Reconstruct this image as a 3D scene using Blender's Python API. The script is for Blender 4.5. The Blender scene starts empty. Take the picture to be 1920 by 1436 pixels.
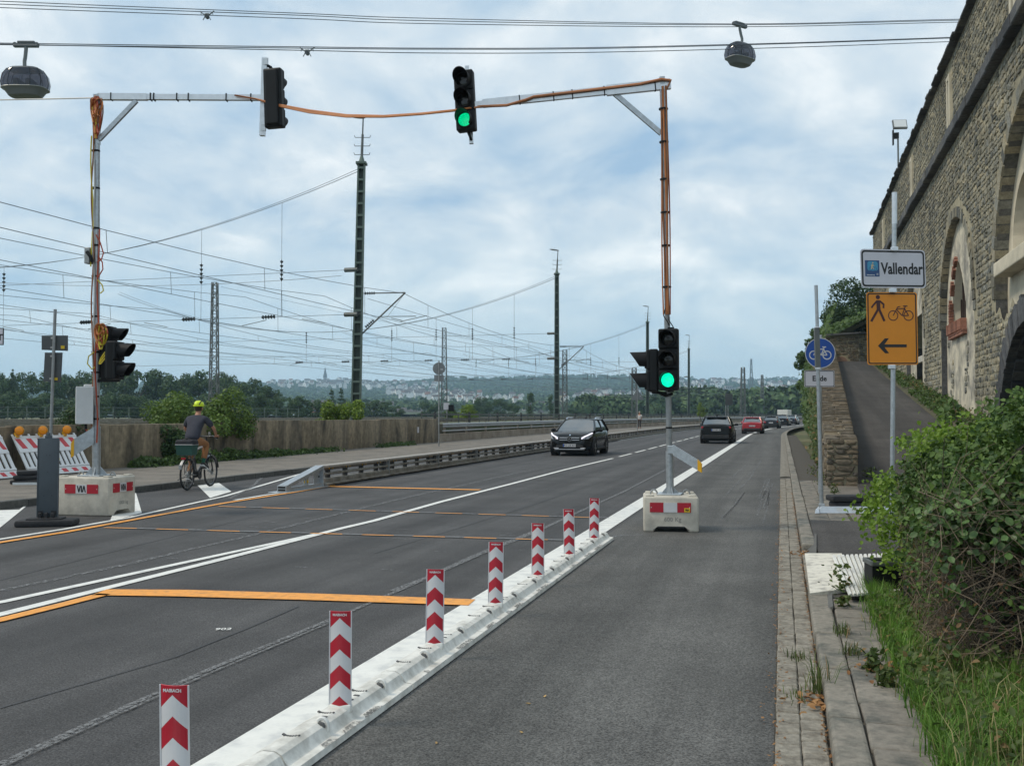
import bpy, bmesh, math, random
import numpy as np
from mathutils import Vector, Matrix
random.seed(11); rng = np.random.default_rng(11)
C = bpy.context.scene.collection
S = bpy.context.scene
R = math.radians
PI = math.pi
# ---------------------------------------------------------------- camera
# world frame: +y runs along the road, +x to its right, camera stands above the gutter
FPX, CX, CY, HOR, EYE = 1850.0, 960.0, 718.0, 777.0, 1.66
YAW = math.atan(505 / FPX); PIT = math.atan((HOR - CY) / FPX)
cam_d = bpy.data.cameras.new('camera'); cam = bpy.data.objects.new('camera', cam_d); C.objects.link(cam)
cam_d.sensor_width = 36; cam_d.lens = 36 * FPX / 1920; cam_d.clip_start = 0.1; cam_d.clip_end = 9000
cam.location = (0, 0, EYE); cam.rotation_euler = (PI / 2 + PIT, 0, YAW)
S.camera = cam
# ---------------------------------------------------------------- world
SUN_EL, SUN_AZ = R(52), R(247)      # azimuth measured clockwise from +y: to the left and a little behind the camera
w = bpy.data.worlds.new('World'); S.world = w; w.use_nodes = True
nt = w.node_tree; N = nt.nodes; L = nt.links; N.clear()
out = N.new('ShaderNodeOutputWorld')
sky = N.new('ShaderNodeTexSky'); sky.sky_type = 'NISHITA'; sky.sun_disc = False
sky.sun_elevation = SUN_EL; sky.sun_rotation = SUN_AZ
b1 = N.new('ShaderNodeBackground'); b1.inputs['Strength'].default_value = 0.07; L.new(sky.outputs[0], b1.inputs['Color'])
tc = N.new('ShaderNodeTexCoord'); sp = N.new('ShaderNodeSeparateXYZ'); L.new(tc.outputs['Generated'], sp.inputs[0])
def wm(op, a, b):
    n = N.new('ShaderNodeMath'); n.operation = op
    for i, q in enumerate((a, b)):
        if isinstance(q, (int, float)): n.inputs[i].default_value = q
        else: L.new(q, n.inputs[i])
    return n.outputs[0]
zc = wm('ADD', wm('MAXIMUM', sp.outputs['Z'], 0.0), 0.34)
cb = N.new('ShaderNodeCombineXYZ'); L.new(wm('DIVIDE', sp.outputs['X'], zc), cb.inputs[0]); L.new(wm('DIVIDE', sp.outputs['Y'], zc), cb.inputs[1])
def wnoise(scale, det, rough, dist, off):
    mp = N.new('ShaderNodeMapping'); mp.inputs['Location'].default_value = off; L.new(cb.outputs[0], mp.inputs[0])
    mp.inputs['Scale'].default_value = (1.0, 1.0, 1)
    n = N.new('ShaderNodeTexNoise'); n.inputs['Scale'].default_value = scale; n.inputs['Detail'].default_value = det
    n.inputs['Roughness'].default_value = rough; n.inputs['Distortion'].default_value = dist; L.new(mp.outputs[0], n.inputs['Vector']); return n.outputs[0]
n1 = wnoise(2.6, 8, 0.55, 0.5, (3.1, 1.7, 0)); n2 = wnoise(7.5, 7, 0.6, 0.3, (7.3, 2.2, 4))
mixv = wm('ADD', wm('MULTIPLY', n1, 0.78), wm('MULTIPLY', n2, 0.22))
cr = N.new('ShaderNodeValToRGB'); L.new(mixv, cr.inputs[0])
e = cr.color_ramp.elements
e[0].position = 0.36; e[0].color = (0.33, 0.49, 0.66, 1)
e[1].position = 0.675; e[1].color = (0.97, 0.99, 0.98, 1)
k_ = e.new(0.45); k_.color = (0.475, 0.605, 0.72, 1)
k_ = e.new(0.545); k_.color = (0.645, 0.735, 0.795, 1)
# towards the horizon the layer merges into an even pale veil
hz = N.new('ShaderNodeMapRange'); hz.inputs['From Min'].default_value = 0.0; hz.inputs['From Max'].default_value = 0.2
hz.inputs['To Min'].default_value = 0.8; hz.inputs['To Max'].default_value = 0.0; L.new(sp.outputs['Z'], hz.inputs[0])
mx = N.new('ShaderNodeMixRGB'); L.new(hz.outputs[0], mx.inputs[0]); L.new(cr.outputs[0], mx.inputs[1]); mx.inputs[2].default_value = (0.54, 0.72, 0.81, 1)
b2 = N.new('ShaderNodeBackground'); b2.inputs['Strength'].default_value = 0.98; L.new(mx.outputs[0], b2.inputs['Color'])
ms = N.new('ShaderNodeMixShader'); ms.inputs[0].default_value = 0.9
L.new(b1.outputs[0], ms.inputs[1]); L.new(b2.outputs[0], ms.inputs[2]); L.new(ms.outputs[0], out.inputs['Surface'])
# ---------------------------------------------------------------- sun
sl = bpy.data.lights.new('sun', 'SUN'); sl.energy = 1.5; sl.angle = R(12); sl.color = (1.0, 0.89, 0.73)
so = bpy.data.objects.new('sun', sl); C.objects.link(so)
sd = Vector((math.sin(SUN_AZ) * math.cos(SUN_EL), math.cos(SUN_AZ) * math.cos(SUN_EL), math.sin(SUN_EL)))
so.rotation_euler = sd.to_track_quat('Z', 'Y').to_euler()
S.view_settings.view_transform = 'Standard'; S.view_settings.look = 'None'; S.view_settings.exposure = 0.30; S.view_settings.gamma = 1.0
S.view_settings.use_curve_mapping = False
try:
    S.cycles.volume_bounces = 1; S.cycles.max_bounces = 8; S.cycles.transparent_max_bounces = 12
    S.cycles.use_denoising = True
except Exception: pass

# ---------------------------------------------------------------- survey helpers (turn a sight line into a place)
_f = Vector((-math.sin(YAW) * math.cos(PIT), math.cos(YAW) * math.cos(PIT), math.sin(PIT)))
_r = Vector((math.cos(YAW), math.sin(YAW), 0)); _u = _r.cross(_f)
def ray(px, py): return _f + _r * ((px - CX) / FPX) + _u * ((CY - py) / FPX)
def G(px, py, z=0.0):
    d = ray(px, py); t = (z - EYE) / d.z; return Vector((d.x * t, d.y * t, z))
def P(px, py, d):
    return Vector((0, 0, EYE)) + ray(px, py) * d
def DEP(p): return _f.dot(Vector(p) - Vector((0, 0, EYE)))
def PXZ(px, py, x):      # where the sight line meets the upright plane at this x
    d = ray(px, py); t = x / d.x; return Vector((x, d.y * t, EYE + d.z * t))
def PYZ(px, py, y):
    d = ray(px, py); t = y / d.y; return Vector((d.x * t, y, EYE + d.z * t))
def bend(y):             # the road swings gently right far ahead
    if y < 78: return 0.0
    if y < 230: return (y - 78) ** 2 / 1222.0
    return (152 ** 2) / 1222.0 + (y - 230) * 152 / 611.0

# ---------------------------------------------------------------- object helpers
def prop(o, label=None, cat=None, group=None, kind=None):
    if label: o['label'] = label
    if cat: o['category'] = cat
    if group: o['group'] = group
    if kind: o['kind'] = kind
    return o
def thing(name, label, cat, loc=(0, 0, 0), rz=0.0, group=None, rot=None):
    o = bpy.data.objects.new(name, None); C.objects.link(o); o.empty_display_size = 0.2
    o.location = loc; o.rotation_euler = rot if rot else (0, 0, rz)
    return prop(o, label, cat, group)
KIDS = {}
def link(name, me, parent=None):
    o = bpy.data.objects.new(name, me); C.objects.link(o)
    if parent is not None: o.parent = parent; KIDS.setdefault(parent, []).append(o)
    return o
def dup(o, parent=None):
    c = o.copy(); C.objects.link(c)
    if parent is not None: c.parent = parent; KIDS.setdefault(parent, []).append(c)
    for ch in KIDS.get(o, []): dup(ch, c)
    return c
def Rz(a): return Matrix.Rotation(a, 4, 'Z')
def Tm(v): return Matrix.Translation(Vector(v))
class MB:
    def __init__(s): s.v = []; s.f = []; s.m = []
    def add(s, vs, fs, mi=0, T=None):
        b = len(s.v)
        if T is not None: vs = [T @ Vector(q) for q in vs]
        s.v.extend([tuple(q) for q in vs])
        for q in fs: s.f.append(tuple(i + b for i in q)); s.m.append(mi)
        return s
    def box(s, c, d, mi=0, T=None, rz=0.0, taper=1.0):
        x, y, z = d[0] / 2, d[1] / 2, d[2] / 2; t = taper
        vs = [(-x, -y, -z), (x, -y, -z), (x, y, -z), (-x, y, -z), (-x * t, -y * t, z), (x * t, -y * t, z), (x * t, y * t, z), (-x * t, y * t, z)]
        M = Tm(c) @ Rz(rz)
        if T is not None: M = T @ M
        return s.add(vs, [(0, 3, 2, 1), (4, 5, 6, 7), (0, 1, 5, 4), (1, 2, 6, 5), (2, 3, 7, 6), (3, 0, 4, 7)], mi, M)
    def rbox(s, c, d, r=0.02, seg=2, mi=0, T=None, rz=0.0):
        bm = bmesh.new(); bmesh.ops.create_cube(bm, size=1)
        for q in bm.verts: q.co = Vector((q.co.x * d[0], q.co.y * d[1], q.co.z * d[2]))
        bmesh.ops.bevel(bm, geom=bm.edges[:], offset=min(r, min(d) * .49), segments=seg, profile=.5, affect='EDGES')
        bm.verts.index_update(); M = Tm(c) @ Rz(rz)
        if T is not None: M = T @ M
        s.add([q.co.copy() for q in bm.verts], [[q.index for q in f.verts] for f in bm.faces], mi, M); bm.free(); return s
    def bprism(s, poly, z0, z1, r=.02, seg=2, mi=0, T=None):     # prism with every sharp edge rounded
        bm = bmesh.new(); n = len(poly); vs = [bm.verts.new((a, b, z)) for z in (z0, z1) for a, b in poly]
        bm.faces.new(vs[:n][::-1]); bm.faces.new(vs[n:]); [bm.faces.new((vs[i], vs[(i + 1) % n], vs[(i + 1) % n + n], vs[i + n])) for i in range(n)]
        bmesh.ops.bevel(bm, geom=bm.edges[:], offset=r, segments=seg, profile=.5, affect='EDGES', clamp_overlap=True); bm.verts.index_update()
        s.add([q.co.copy() for q in bm.verts], [[q.index for q in f.verts] for f in bm.faces], mi, T); bm.free(); return s
    def cyl(s, a, b, r0, r1=None, n=10, mi=0, cap=True, T=None):
        a = Vector(a); b = Vector(b); r1 = r0 if r1 is None else r1
        ax = (b - a).normalized(); u = ax.orthogonal().normalized(); w_ = ax.cross(u)
        vs = []
        for i in range(n):
            t = 2 * PI * i / n; d = u * math.cos(t) + w_ * math.sin(t); vs += [a + d * r0, b + d * r1]
        fs = [(2 * i, 2 * ((i + 1) % n), 2 * ((i + 1) % n) + 1, 2 * i + 1) for i in range(n)]
        if cap: fs += [tuple(2 * i for i in range(n))[::-1], tuple(2 * i + 1 for i in range(n))]
        return s.add(vs, fs, mi, T)
    def bar(s, a, b, w_, h, mi=0, T=None):      # square bar between two points, h is the upright size
        a = Vector(a); b = Vector(b); ax = (b - a).normalized()
        side = ax.cross(Vector((0, 0, 1)))
        if side.length < .15: side = Vector((math.cos(YAW), math.sin(YAW), 0)); side = side - ax * side.dot(ax)
        side = side.normalized()
        up = side.cross(ax); vs = []
        for q in (a, b):
            for (i, j) in ((-1, -1), (1, -1), (1, 1), (-1, 1)): vs.append(q + side * (i * w_ / 2) + up * (j * h / 2))
        return s.add(vs, [(0, 3, 2, 1), (4, 5, 6, 7), (0, 1, 5, 4), (1, 2, 6, 5), (2, 3, 7, 6), (3, 0, 4, 7)], mi, T)
    def tube(s, pts, r, n=6, mi=0, T=None, cap=True):
        pts = [Vector(q) for q in pts]; vs = []; m = len(pts); u = None
        for i, q in enumerate(pts):
            t = (pts[min(i + 1, m - 1)] - pts[max(i - 1, 0)])
            t = t.normalized() if t.length > 1e-9 else Vector((0, 0, 1))
            if u is None: u = t.orthogonal().normalized()
            else:
                u = u - t * u.dot(t); u = u.normalized() if u.length > 1e-6 else t.orthogonal().normalized()
            w_ = t.cross(u); rr = r[i] if hasattr(r, '__len__') else r
            for k in range(n):
                a = 2 * PI * k / n; vs.append(q + (u * math.cos(a) + w_ * math.sin(a)) * rr)
        fs = [(i * n + k, i * n + (k + 1) % n, (i + 1) * n + (k + 1) % n, (i + 1) * n + k) for i in range(m - 1) for k in range(n)]
        if cap: fs += [tuple(range(n))[::-1], tuple((m - 1) * n + k for k in range(n))]
        return s.add(vs, fs, mi, T)
    def lathe(s, prof, n=16, mi=0, T=None):
        vs = []; m = len(prof)
        for i in range(n):
            t = 2 * PI * i / n
            for (r_, z_) in prof: vs.append((r_ * math.cos(t), r_ * math.sin(t), z_))
        fs = [(i * m + j, ((i + 1) % n) * m + j, ((i + 1) % n) * m + j + 1, i * m + j + 1) for i in range(n) for j in range(m - 1)]
        return s.add(vs, fs, mi, T)
    def prism(s, poly, z0, z1, mi=0, T=None):
        n = len(poly); vs = [(a, b, z0) for a, b in poly] + [(a, b, z1) for a, b in poly]
        fs = [tuple(range(n))[::-1], tuple(range(n, 2 * n))] + [(i, (i + 1) % n, (i + 1) % n + n, i + n) for i in range(n)]
        return s.add(vs, fs, mi, T)
    def ell(s, c, r, n=10, m=6, mi=0, T=None):
        vs = [(0, 0, r[2])]; 
        for j in range(1, m):
            p = PI * j / m
            for i in range(n): t = 2 * PI * i / n; vs.append((r[0] * math.sin(p) * math.cos(t), r[1] * math.sin(p) * math.sin(t), r[2] * math.cos(p)))
        vs.append((0, 0, -r[2])); fs = [(0, 1 + i, 1 + (i + 1) % n) for i in range(n)]
        for j in range(m - 2):
            for i in range(n): a = 1 + j * n; fs.append((a + i, a + n + i, a + n + (i + 1) % n, a + (i + 1) % n))
        a = 1 + (m - 2) * n; q = len(vs) - 1
        fs += [(q, a + (i + 1) % n, a + i) for i in range(n)]
        M = Tm(c)
        if T is not None: M = T @ M
        return s.add(vs, fs, mi, M)
    def mesh(s, name, mats, smooth=None):
        me = bpy.data.meshes.new(name); me.from_pydata(s.v, [], s.f)
        for q in (mats if isinstance(mats, (list, tuple)) else [mats]): me.materials.append(q)
        me.polygons.foreach_set('material_index', s.m)
        if smooth is not None:
            me.polygons.foreach_set('use_smooth', [True] * len(me.polygons))
            if smooth < 180:
                try: me.set_sharp_from_angle(angle=R(smooth))
                except Exception: pass
        me.update(); return me
    def obj(s, name, mats, parent=None, smooth=None):
        return link(name, s.mesh(name, mats, smooth), parent)
def npmesh(name, V, F, mat, smooth=False):       # numpy verts (n,3), faces (m,k)
    me = bpy.data.meshes.new(name); k = F.shape[1]
    me.vertices.add(len(V)); me.vertices.foreach_set('co', np.asarray(V, np.float32).ravel())
    me.loops.add(F.size); me.loops.foreach_set('vertex_index', np.asarray(F, np.int32).ravel())
    me.polygons.add(len(F)); me.polygons.foreach_set('loop_start', np.arange(0, F.size, k, dtype=np.int32))
    me.polygons.foreach_set('loop_total', np.full(len(F), k, np.int32))
    if smooth: me.polygons.foreach_set('use_smooth', np.ones(len(F), bool))
    for q in (mat if isinstance(mat, (list, tuple)) else [mat]): me.materials.append(q)
    me.update(calc_edges=True); return me
def text_mesh(txt, size, mat, ext=0.001, bold=0.0, cx=True):
    cu = bpy.data.curves.new('lettering', 'FONT'); cu.body = txt; cu.size = size; cu.extrude = ext; cu.offset = bold; cu.resolution_u = 2
    if cx: cu.align_x = 'CENTER'; cu.align_y = 'CENTER'
    o = bpy.data.objects.new('lettering', cu); me = bpy.data.meshes.new_from_object(o)
    bpy.data.objects.remove(o); me.materials.clear(); me.materials.append(mat); return me
UPRIGHT = Matrix.Rotation(PI / 2, 4, 'X')        # lays an xy drawing upright, facing -y
def sag(a, b, drop, n=16):
    a = Vector(a); b = Vector(b)
    return [a.lerp(b, i / n) + Vector((0, 0, -4 * drop * (i / n) * (1 - i / n))) for i in range(n + 1)]

# ---------------------------------------------------------------- materials
def pm(name, col, rough=0.6, metal=0.0, var=0.12, vs=6.0, bump=0.0, bs=40.0, rnd=0.0, spec=0.5, col2=None, c2s=2.0, c2w=0.5, coat=0.0):
    m = bpy.data.materials.new(name); m.use_nodes = True; nt = m.node_tree; n = nt.nodes; l = nt.links
    p = n['Principled BSDF']; p.inputs['Roughness'].default_value = rough; p.inputs['Metallic'].default_value = metal
    p.inputs['Specular IOR Level'].default_value = spec
    if coat: p.inputs['Coat Weight'].default_value = coat; p.inputs['Coat Roughness'].default_value = 0.05
    g = n.new('ShaderNodeNewGeometry'); pos = g.outputs['Position']
    rgb = n.new('ShaderNodeRGB'); rgb.outputs[0].default_value = (*col, 1); cur = rgb.outputs[0]
    def noise(scale, det=4, rough_=0.6):
        q = n.new('ShaderNodeTexNoise'); q.inputs['Scale'].default_value = scale; q.inputs['Detail'].default_value = det
        q.inputs['Roughness'].default_value = rough_; l.new(pos, q.inputs['Vector']); return q.outputs[0]
    if col2 is not None:
        r_ = n.new('ShaderNodeValToRGB'); l.new(noise(c2s, 5), r_.inputs[0])
        r_.color_ramp.elements[0].position = 0.42 + 0.16 * (1 - c2w) - .08; r_.color_ramp.elements[1].position = 0.58 + 0.16 * (1 - c2w) - .04
        q = n.new('ShaderNodeMixRGB'); l.new(r_.outputs[0], q.inputs[0]); l.new(cur, q.inputs[1]); q.inputs[2].default_value = (*col2, 1); cur = q.outputs[0]
    def mul(fac_out, lo, hi, fmin=0.0, fmax=1.0):
        nonlocal cur
        a = n.new('ShaderNodeMapRange'); a.inputs['From Min'].default_value = fmin; a.inputs['From Max'].default_value = fmax
        a.inputs['To Min'].default_value = lo; a.inputs['To Max'].default_value = hi; l.new(fac_out, a.inputs[0])
        q = n.new('ShaderNodeMixRGB'); q.blend_type = 'MULTIPLY'; q.inputs[0].default_value = 1; l.new(cur, q.inputs[1]); l.new(a.outputs[0], q.inputs[2]); cur = q.outputs[0]
    if var: mul(noise(vs), 1 - var, 1 + var, 0.3, 0.7)
    if rnd:
        oi = n.new('ShaderNodeObjectInfo'); mul(oi.outputs['Random'], 1 - rnd, 1 + rnd)
    l.new(cur, p.inputs['Base Color'])
    if bump:
        b = n.new('ShaderNodeBump'); b.inputs['Strength'].default_value = bump; b.inputs['Distance'].default_value = 0.02
        l.new(noise(bs, 3), b.inputs['Height']); l.new(b.outputs[0], p.inputs['Normal'])
    m['_cur'] = 0; return m
def emit(name, col, s):
    m = bpy.data.materials.new(name); m.use_nodes = True; p = m.node_tree.nodes['Principled BSDF']
    p.inputs['Base Color'].default_value = (*[c * .3 for c in col], 1); p.inputs['Emission Color'].default_value = (*col, 1); p.inputs['Emission Strength'].default_value = s
    p.inputs['Roughness'].default_value = .3; n = m.node_tree.nodes; l = m.node_tree.links; g = n.new('ShaderNodeNewGeometry'); v = n.new('ShaderNodeTexVoronoi'); v.inputs['Scale'].default_value = 62; l.new(g.outputs['Position'], v.inputs['Vector'])      # rows of small diodes behind the lens
    q = n.new('ShaderNodeMapRange'); q.inputs[1].default_value = .1; q.inputs[2].default_value = .7; q.inputs[3].default_value = s * 1.15; q.inputs[4].default_value = s * .55; l.new(v.outputs['Distance'], q.inputs[0]); l.new(q.outputs[0], p.inputs['Emission Strength']); return m
def leafm(name, a, b, rough=0.5, trans=0.25, brown=None, bw=0.0):
    """foliage: every leaf its own tint between a and b, some light passing through"""
    m = bpy.data.materials.new(name); m.use_nodes = True; nt = m.node_tree; n = nt.nodes; l = nt.links
    p = n['Principled BSDF']; p.inputs['Roughness'].default_value = rough; p.inputs['Specular IOR Level'].default_value = 0.35
    g = n.new('ShaderNodeNewGeometry'); r_ = n.new('ShaderNodeValToRGB'); l.new(g.outputs['Random Per Island'], r_.inputs[0])
    e = r_.color_ramp.elements; e[0].color = (*a, 1); e[1].color = (*b, 1)
    if brown: k = e.new(1 - bw); k.color = (*b, 1); e[-1].color = (*brown, 1); k2 = e.new(1 - bw + .01); k2.color = (*brown, 1)
    nz = n.new('ShaderNodeTexNoise'); nz.inputs['Scale'].default_value = 0.8; nz.inputs['Detail'].default_value = 3; l.new(g.outputs['Position'], nz.inputs['Vector'])
    mr = n.new('ShaderNodeMapRange'); mr.inputs[1].default_value = .3; mr.inputs[2].default_value = .7; mr.inputs[3].default_value = .72; mr.inputs[4].default_value = 1.28; l.new(nz.outputs[0], mr.inputs[0])
    q = n.new('ShaderNodeMixRGB'); q.blend_type = 'MULTIPLY'; q.inputs[0].default_value = 1; l.new(r_.outputs[0], q.inputs[1]); l.new(mr.outputs[0], q.inputs[2])
    l.new(q.outputs[0], p.inputs['Base Color'])
    t = n.new('ShaderNodeBsdfTranslucent'); l.new(q.outputs[0], t.inputs['Color']); x = n.new('ShaderNodeMixShader'); x.inputs[0].default_value = trans
    l.new(p.outputs[0], x.inputs[1]); l.new(t.outputs[0], x.inputs[2]); l.new(x.outputs[0], n['Material Output'].inputs['Surface']); return m

def asphalt(name, base, warm):
    m = bpy.data.materials.new(name); m.use_nodes = True; nt = m.node_tree; n = nt.nodes; l = nt.links; p = n['Principled BSDF']
    g = n.new('ShaderNodeNewGeometry'); pos = g.outputs['Position']
    def nz(scale, det, vec=None, rough_=.6):
        q = n.new('ShaderNodeTexNoise'); q.inputs['Scale'].default_value = scale; q.inputs['Detail'].default_value = det; q.inputs['Roughness'].default_value = rough_
        l.new(vec or pos, q.inputs['Vector']); return q.outputs[0]
    mp = n.new('ShaderNodeMapping'); mp.inputs['Scale'].default_value = (2.2, 0.06, 1); l.new(pos, mp.inputs[0])
    def ramp(x, a, b, lo, hi):
        q = n.new('ShaderNodeMapRange'); q.inputs[1].default_value = a; q.inputs[2].default_value = b; q.inputs[3].default_value = lo; q.inputs[4].default_value = hi; l.new(x, q.inputs[0]); return q.outputs[0]
    def mulv(a, b):
        q = n.new('ShaderNodeMath'); q.operation = 'MULTIPLY'; l.new(a, q.inputs[0]); l.new(b, q.inputs[1]); return q.outputs[0]
    fine = ramp(nz(75, 2, None, .8), .3, .7, .3, 1.76); mid = ramp(nz(.9, 6), .3, .7, .80, 1.2); streak = ramp(nz(1.0, 5, mp.outputs[0]), .3, .7, .76, 1.24)
    sx_ = n.new('ShaderNodeSeparateXYZ'); l.new(pos, sx_.inputs[0]); w1 = n.new('ShaderNodeMath'); w1.operation = 'MULTIPLY_ADD'; l.new(sx_.outputs[0], w1.inputs[0]); w1.inputs[1].default_value = 3.55; w1.inputs[2].default_value = 2.9
    w2 = n.new('ShaderNodeMath'); w2.operation = 'COSINE'; l.new(w1.outputs[0], w2.inputs[0]); tracks = ramp(w2.outputs[0], -1, 1, .90, 1.09)      # wheel tracks worn along the lanes
    blot = ramp(nz(16, 4, None, .7), .3, .7, .84, 1.16); lum = mulv(mulv(mulv(fine, mid), streak), mulv(tracks, blot))
    c = n.new('ShaderNodeMixRGB'); l.new(nz(.35, 4), c.inputs[0]); c.inputs[1].default_value = (*base, 1); c.inputs[2].default_value = (*warm, 1)
    q = n.new('ShaderNodeMixRGB'); q.blend_type = 'MULTIPLY'; q.inputs[0].default_value = 1; l.new(c.outputs[0], q.inputs[1]); l.new(lum, q.inputs[2]); l.new(q.outputs[0], p.inputs['Base Color'])
    p.inputs['Roughness'].default_value = .82; p.inputs['Specular IOR Level'].default_value = .3
    b = n.new('ShaderNodeBump'); b.inputs['Strength'].default_value = .5; b.inputs['Distance'].default_value = .006; l.new(nz(120, 2), b.inputs['Height']); l.new(b.outputs[0], p.inputs['Normal'])
    return m
def worn(name, paint, under, cover, scale=9.0):
    """paint that has partly rubbed off the asphalt"""
    m = bpy.data.materials.new(name); m.use_nodes = True; nt = m.node_tree; n = nt.nodes; l = nt.links; p = n['Principled BSDF']
    g = n.new('ShaderNodeNewGeometry'); a = n.new('ShaderNodeTexNoise'); a.inputs['Scale'].default_value = scale; a.inputs['Detail'].default_value = 6; a.inputs['Roughness'].default_value = .75; l.new(g.outputs['Position'], a.inputs['Vector'])
    r_ = n.new('ShaderNodeMapRange'); r_.inputs[1].default_value = .62 - cover * .35; r_.inputs[2].default_value = .78 - cover * .35; l.new(a.outputs[0], r_.inputs[0])
    t = n.new('ShaderNodeBsdfTransparent'); x = n.new('ShaderNodeMixShader'); l.new(r_.outputs[0], x.inputs[0]); l.new(t.outputs[0], x.inputs[1]); l.new(p.outputs[0], x.inputs[2])
    b = n.new('ShaderNodeTexNoise'); b.inputs['Scale'].default_value = 60; l.new(g.outputs['Position'], b.inputs['Vector'])
    k = n.new('ShaderNodeMixRGB'); l.new(b.outputs[0], k.inputs[0]); k.inputs[1].default_value = (*paint, 1); k.inputs[2].default_value = (*under, 1); l.new(k.outputs[0], p.inputs['Base Color'])
    p.inputs['Roughness'].default_value = .7; l.new(x.outputs[0], n['Material Output'].inputs['Surface']); return m

M_ = {}
M_['asphalt'] = asphalt('road_asphalt', (.066, .065, .066), (.076, .073, .071))
M_['asphalt2'] = asphalt('coarse_asphalt', (.090, .089, .084), (.106, .103, .097))
M_['path'] = asphalt('path_asphalt', (.058, .054, .052), (.075, .068, .062))
M_['white'] = pm('road_paint_white', (.80, .79, .74), .6, var=.06, vs=14, col2=(.58, .58, .56), c2s=7, c2w=.12)
M_['cream'] = pm('ramp_paint_cream', (.74, .70, .60), .6, var=.08, vs=10, col2=(.40, .37, .32), c2s=11, c2w=.1)
M_['orange'] = pm('road_tape_orange', (.88, .36, .05), .6, var=.06, vs=10, col2=(.62, .27, .06), c2s=14, c2w=.12)
M_['ghost'] = worn('rubbed_paint', (.25, .25, .25), (.16, .16, .16), .60, 40)
M_['ghostlo'] = worn('faint_paint', (.27, .27, .27), (.15, .15, .15), .5, 16)
M_['orangeworn'] = worn('rubbed_tape', (.88, .36, .05), (.6, .25, .05), 1.05, 5)
M_['greyworn'] = worn('rubbed_tape_grey', (.3, .31, .32), (.15, .15, .15), .8, 7)
M_['tar'] = pm('tar_seam', (.04, .04, .042), .6, var=.2)
M_['gravel'] = pm('walkway_grit', (.205, .18, .15), .9, var=.3, vs=60, bump=.4, bs=70, col2=(.14, .125, .105), c2s=1.3)
M_['kerb'] = pm('kerb_stone', (.25, .225, .185), .85, var=.22, vs=25, bump=.3, bs=50, rnd=.12, col2=(.12, .12, .10), c2s=5, c2w=.3)
M_['kerbdark'] = pm('kerb_stone_dark', (.10, .098, .09), .85, var=.25, vs=12, bump=.3, bs=50, rnd=.15)
M_['slab'] = pm('paving_slab', (.225, .20, .165), .85, var=.22, vs=22, bump=.3, bs=60, rnd=.14, col2=(.10, .10, .085), c2s=6, c2w=.3)
M_['gutter'] = pm('gutter_stone', (.27, .245, .20), .85, var=.3, vs=30, bump=.4, bs=60, rnd=.1, col2=(.16, .14, .11), c2s=7, c2w=.35)
M_['joint'] = pm('joint_dirt', (.075, .066, .052), .95, var=.3, vs=30, bump=.3)
M_['soil'] = pm('soil', (.10, .082, .055), .95, var=.35, vs=9, bump=.5, bs=25, col2=(.06, .07, .025), c2s=3)
M_['field'] = pm('field_grass', (.085, .10, .035), .9, var=.3, vs=.4, bump=.2, bs=2, col2=(.16, .145, .07), c2s=.06)
M_['ballast'] = pm('track_ballast', (.15, .13, .10), .95, var=.35, vs=12, bump=.5, bs=20, col2=(.075, .095, .035), c2s=.25, c2w=.9)
M_['sepw'] = pm('separator_white', (.76, .745, .69), .6, var=.10, vs=18, col2=(.50, .48, .43), c2s=6, c2w=.22)
M_['galv'] = pm('galvanised_steel', (.46, .49, .51), .42, .75, var=.15, vs=18, rnd=.05)
M_['galvd'] = pm('weathered_steel', (.32, .33, .33), .5, .6, var=.2, vs=10, rnd=.06)
M_['alu'] = pm('aluminium', (.66, .68, .70), .38, .75, var=.08, vs=12)
M_['rail'] = pm('weathered_barrier_steel', (.30, .275, .235), .55, .45, var=.25, vs=5, col2=(.20, .17, .13), c2s=3)
M_['railtop'] = pm('barrier_top_steel', (.45, .40, .345), .5, .35, var=.18, vs=4)
M_['railpost'] = pm('barrier_post', (.055, .055, .055), .6, .3, var=.2)
M_['black'] = pm('black_plastic', (.009, .010, .011), .5, var=.1, vs=20, spec=.25)
M_['blackmat'] = pm('black_rubber', (.022, .022, .024), .8, var=.25, vs=20, bump=.2)
M_['visor'] = pm('visor_black', (.010, .010, .011), .6, var=.1, spec=.25)
M_['lensoff'] = pm('dark_lens', (.012, .012, .012), .15, var=.0)
M_['signback'] = pm('sign_back_grey', (.085, .092, .095), .5, .2, var=.1)
M_['post'] = pm('beacon_grey', (.058, .074, .088), .5, var=.08)
M_['concrete'] = pm('light_concrete', (.56, .52, .44), .8, var=.1, vs=9, bump=.15, bs=60, col2=(.46, .425, .36), c2s=4, c2w=.4)
M_['red'] = pm('reflective_red', (.42, .012, .028), .4, var=.05)
M_['redlight'] = pm('faded_red', (.60, .045, .055), .45, var=.06)
M_['sheet'] = pm('reflective_white', (.60, .60, .61), .4, var=.05)
M_['signw'] = pm('sign_white', (.62, .60, .64), .45, var=.03)
M_['whitep'] = pm('white_plastic', (.76, .76, .76), .45, var=.05)
M_['signo'] = pm('sign_orange', (.72, .25, .008), .45, var=.03)
M_['blue'] = pm('sign_blue', (.01, .075, .36), .4, var=.03)
M_['navy'] = pm('sign_navy', (.02, .07, .19), .4, var=.05)
M_['sky_blue'] = pm('emblem_blue', (.05, .28, .45), .4, var=.05)
M_['printk'] = pm('print_black', (.012, .012, .012), .5, var=0)
M_['printr'] = pm('print_maroon', (.055, .012, .012), .5, var=0)
M_['yellow'] = pm('yellow_sticker', (.72, .48, .02), .5, var=.04)
M_['amber'] = pm('amber_lens', (.85, .28, .005), .2, var=.05)
M_['amberb'] = pm('amber_body', (.78, .40, .01), .4, var=.05)
M_['cabo'] = pm('orange_cable', (.52, .18, .05), .5, var=.1)
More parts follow.
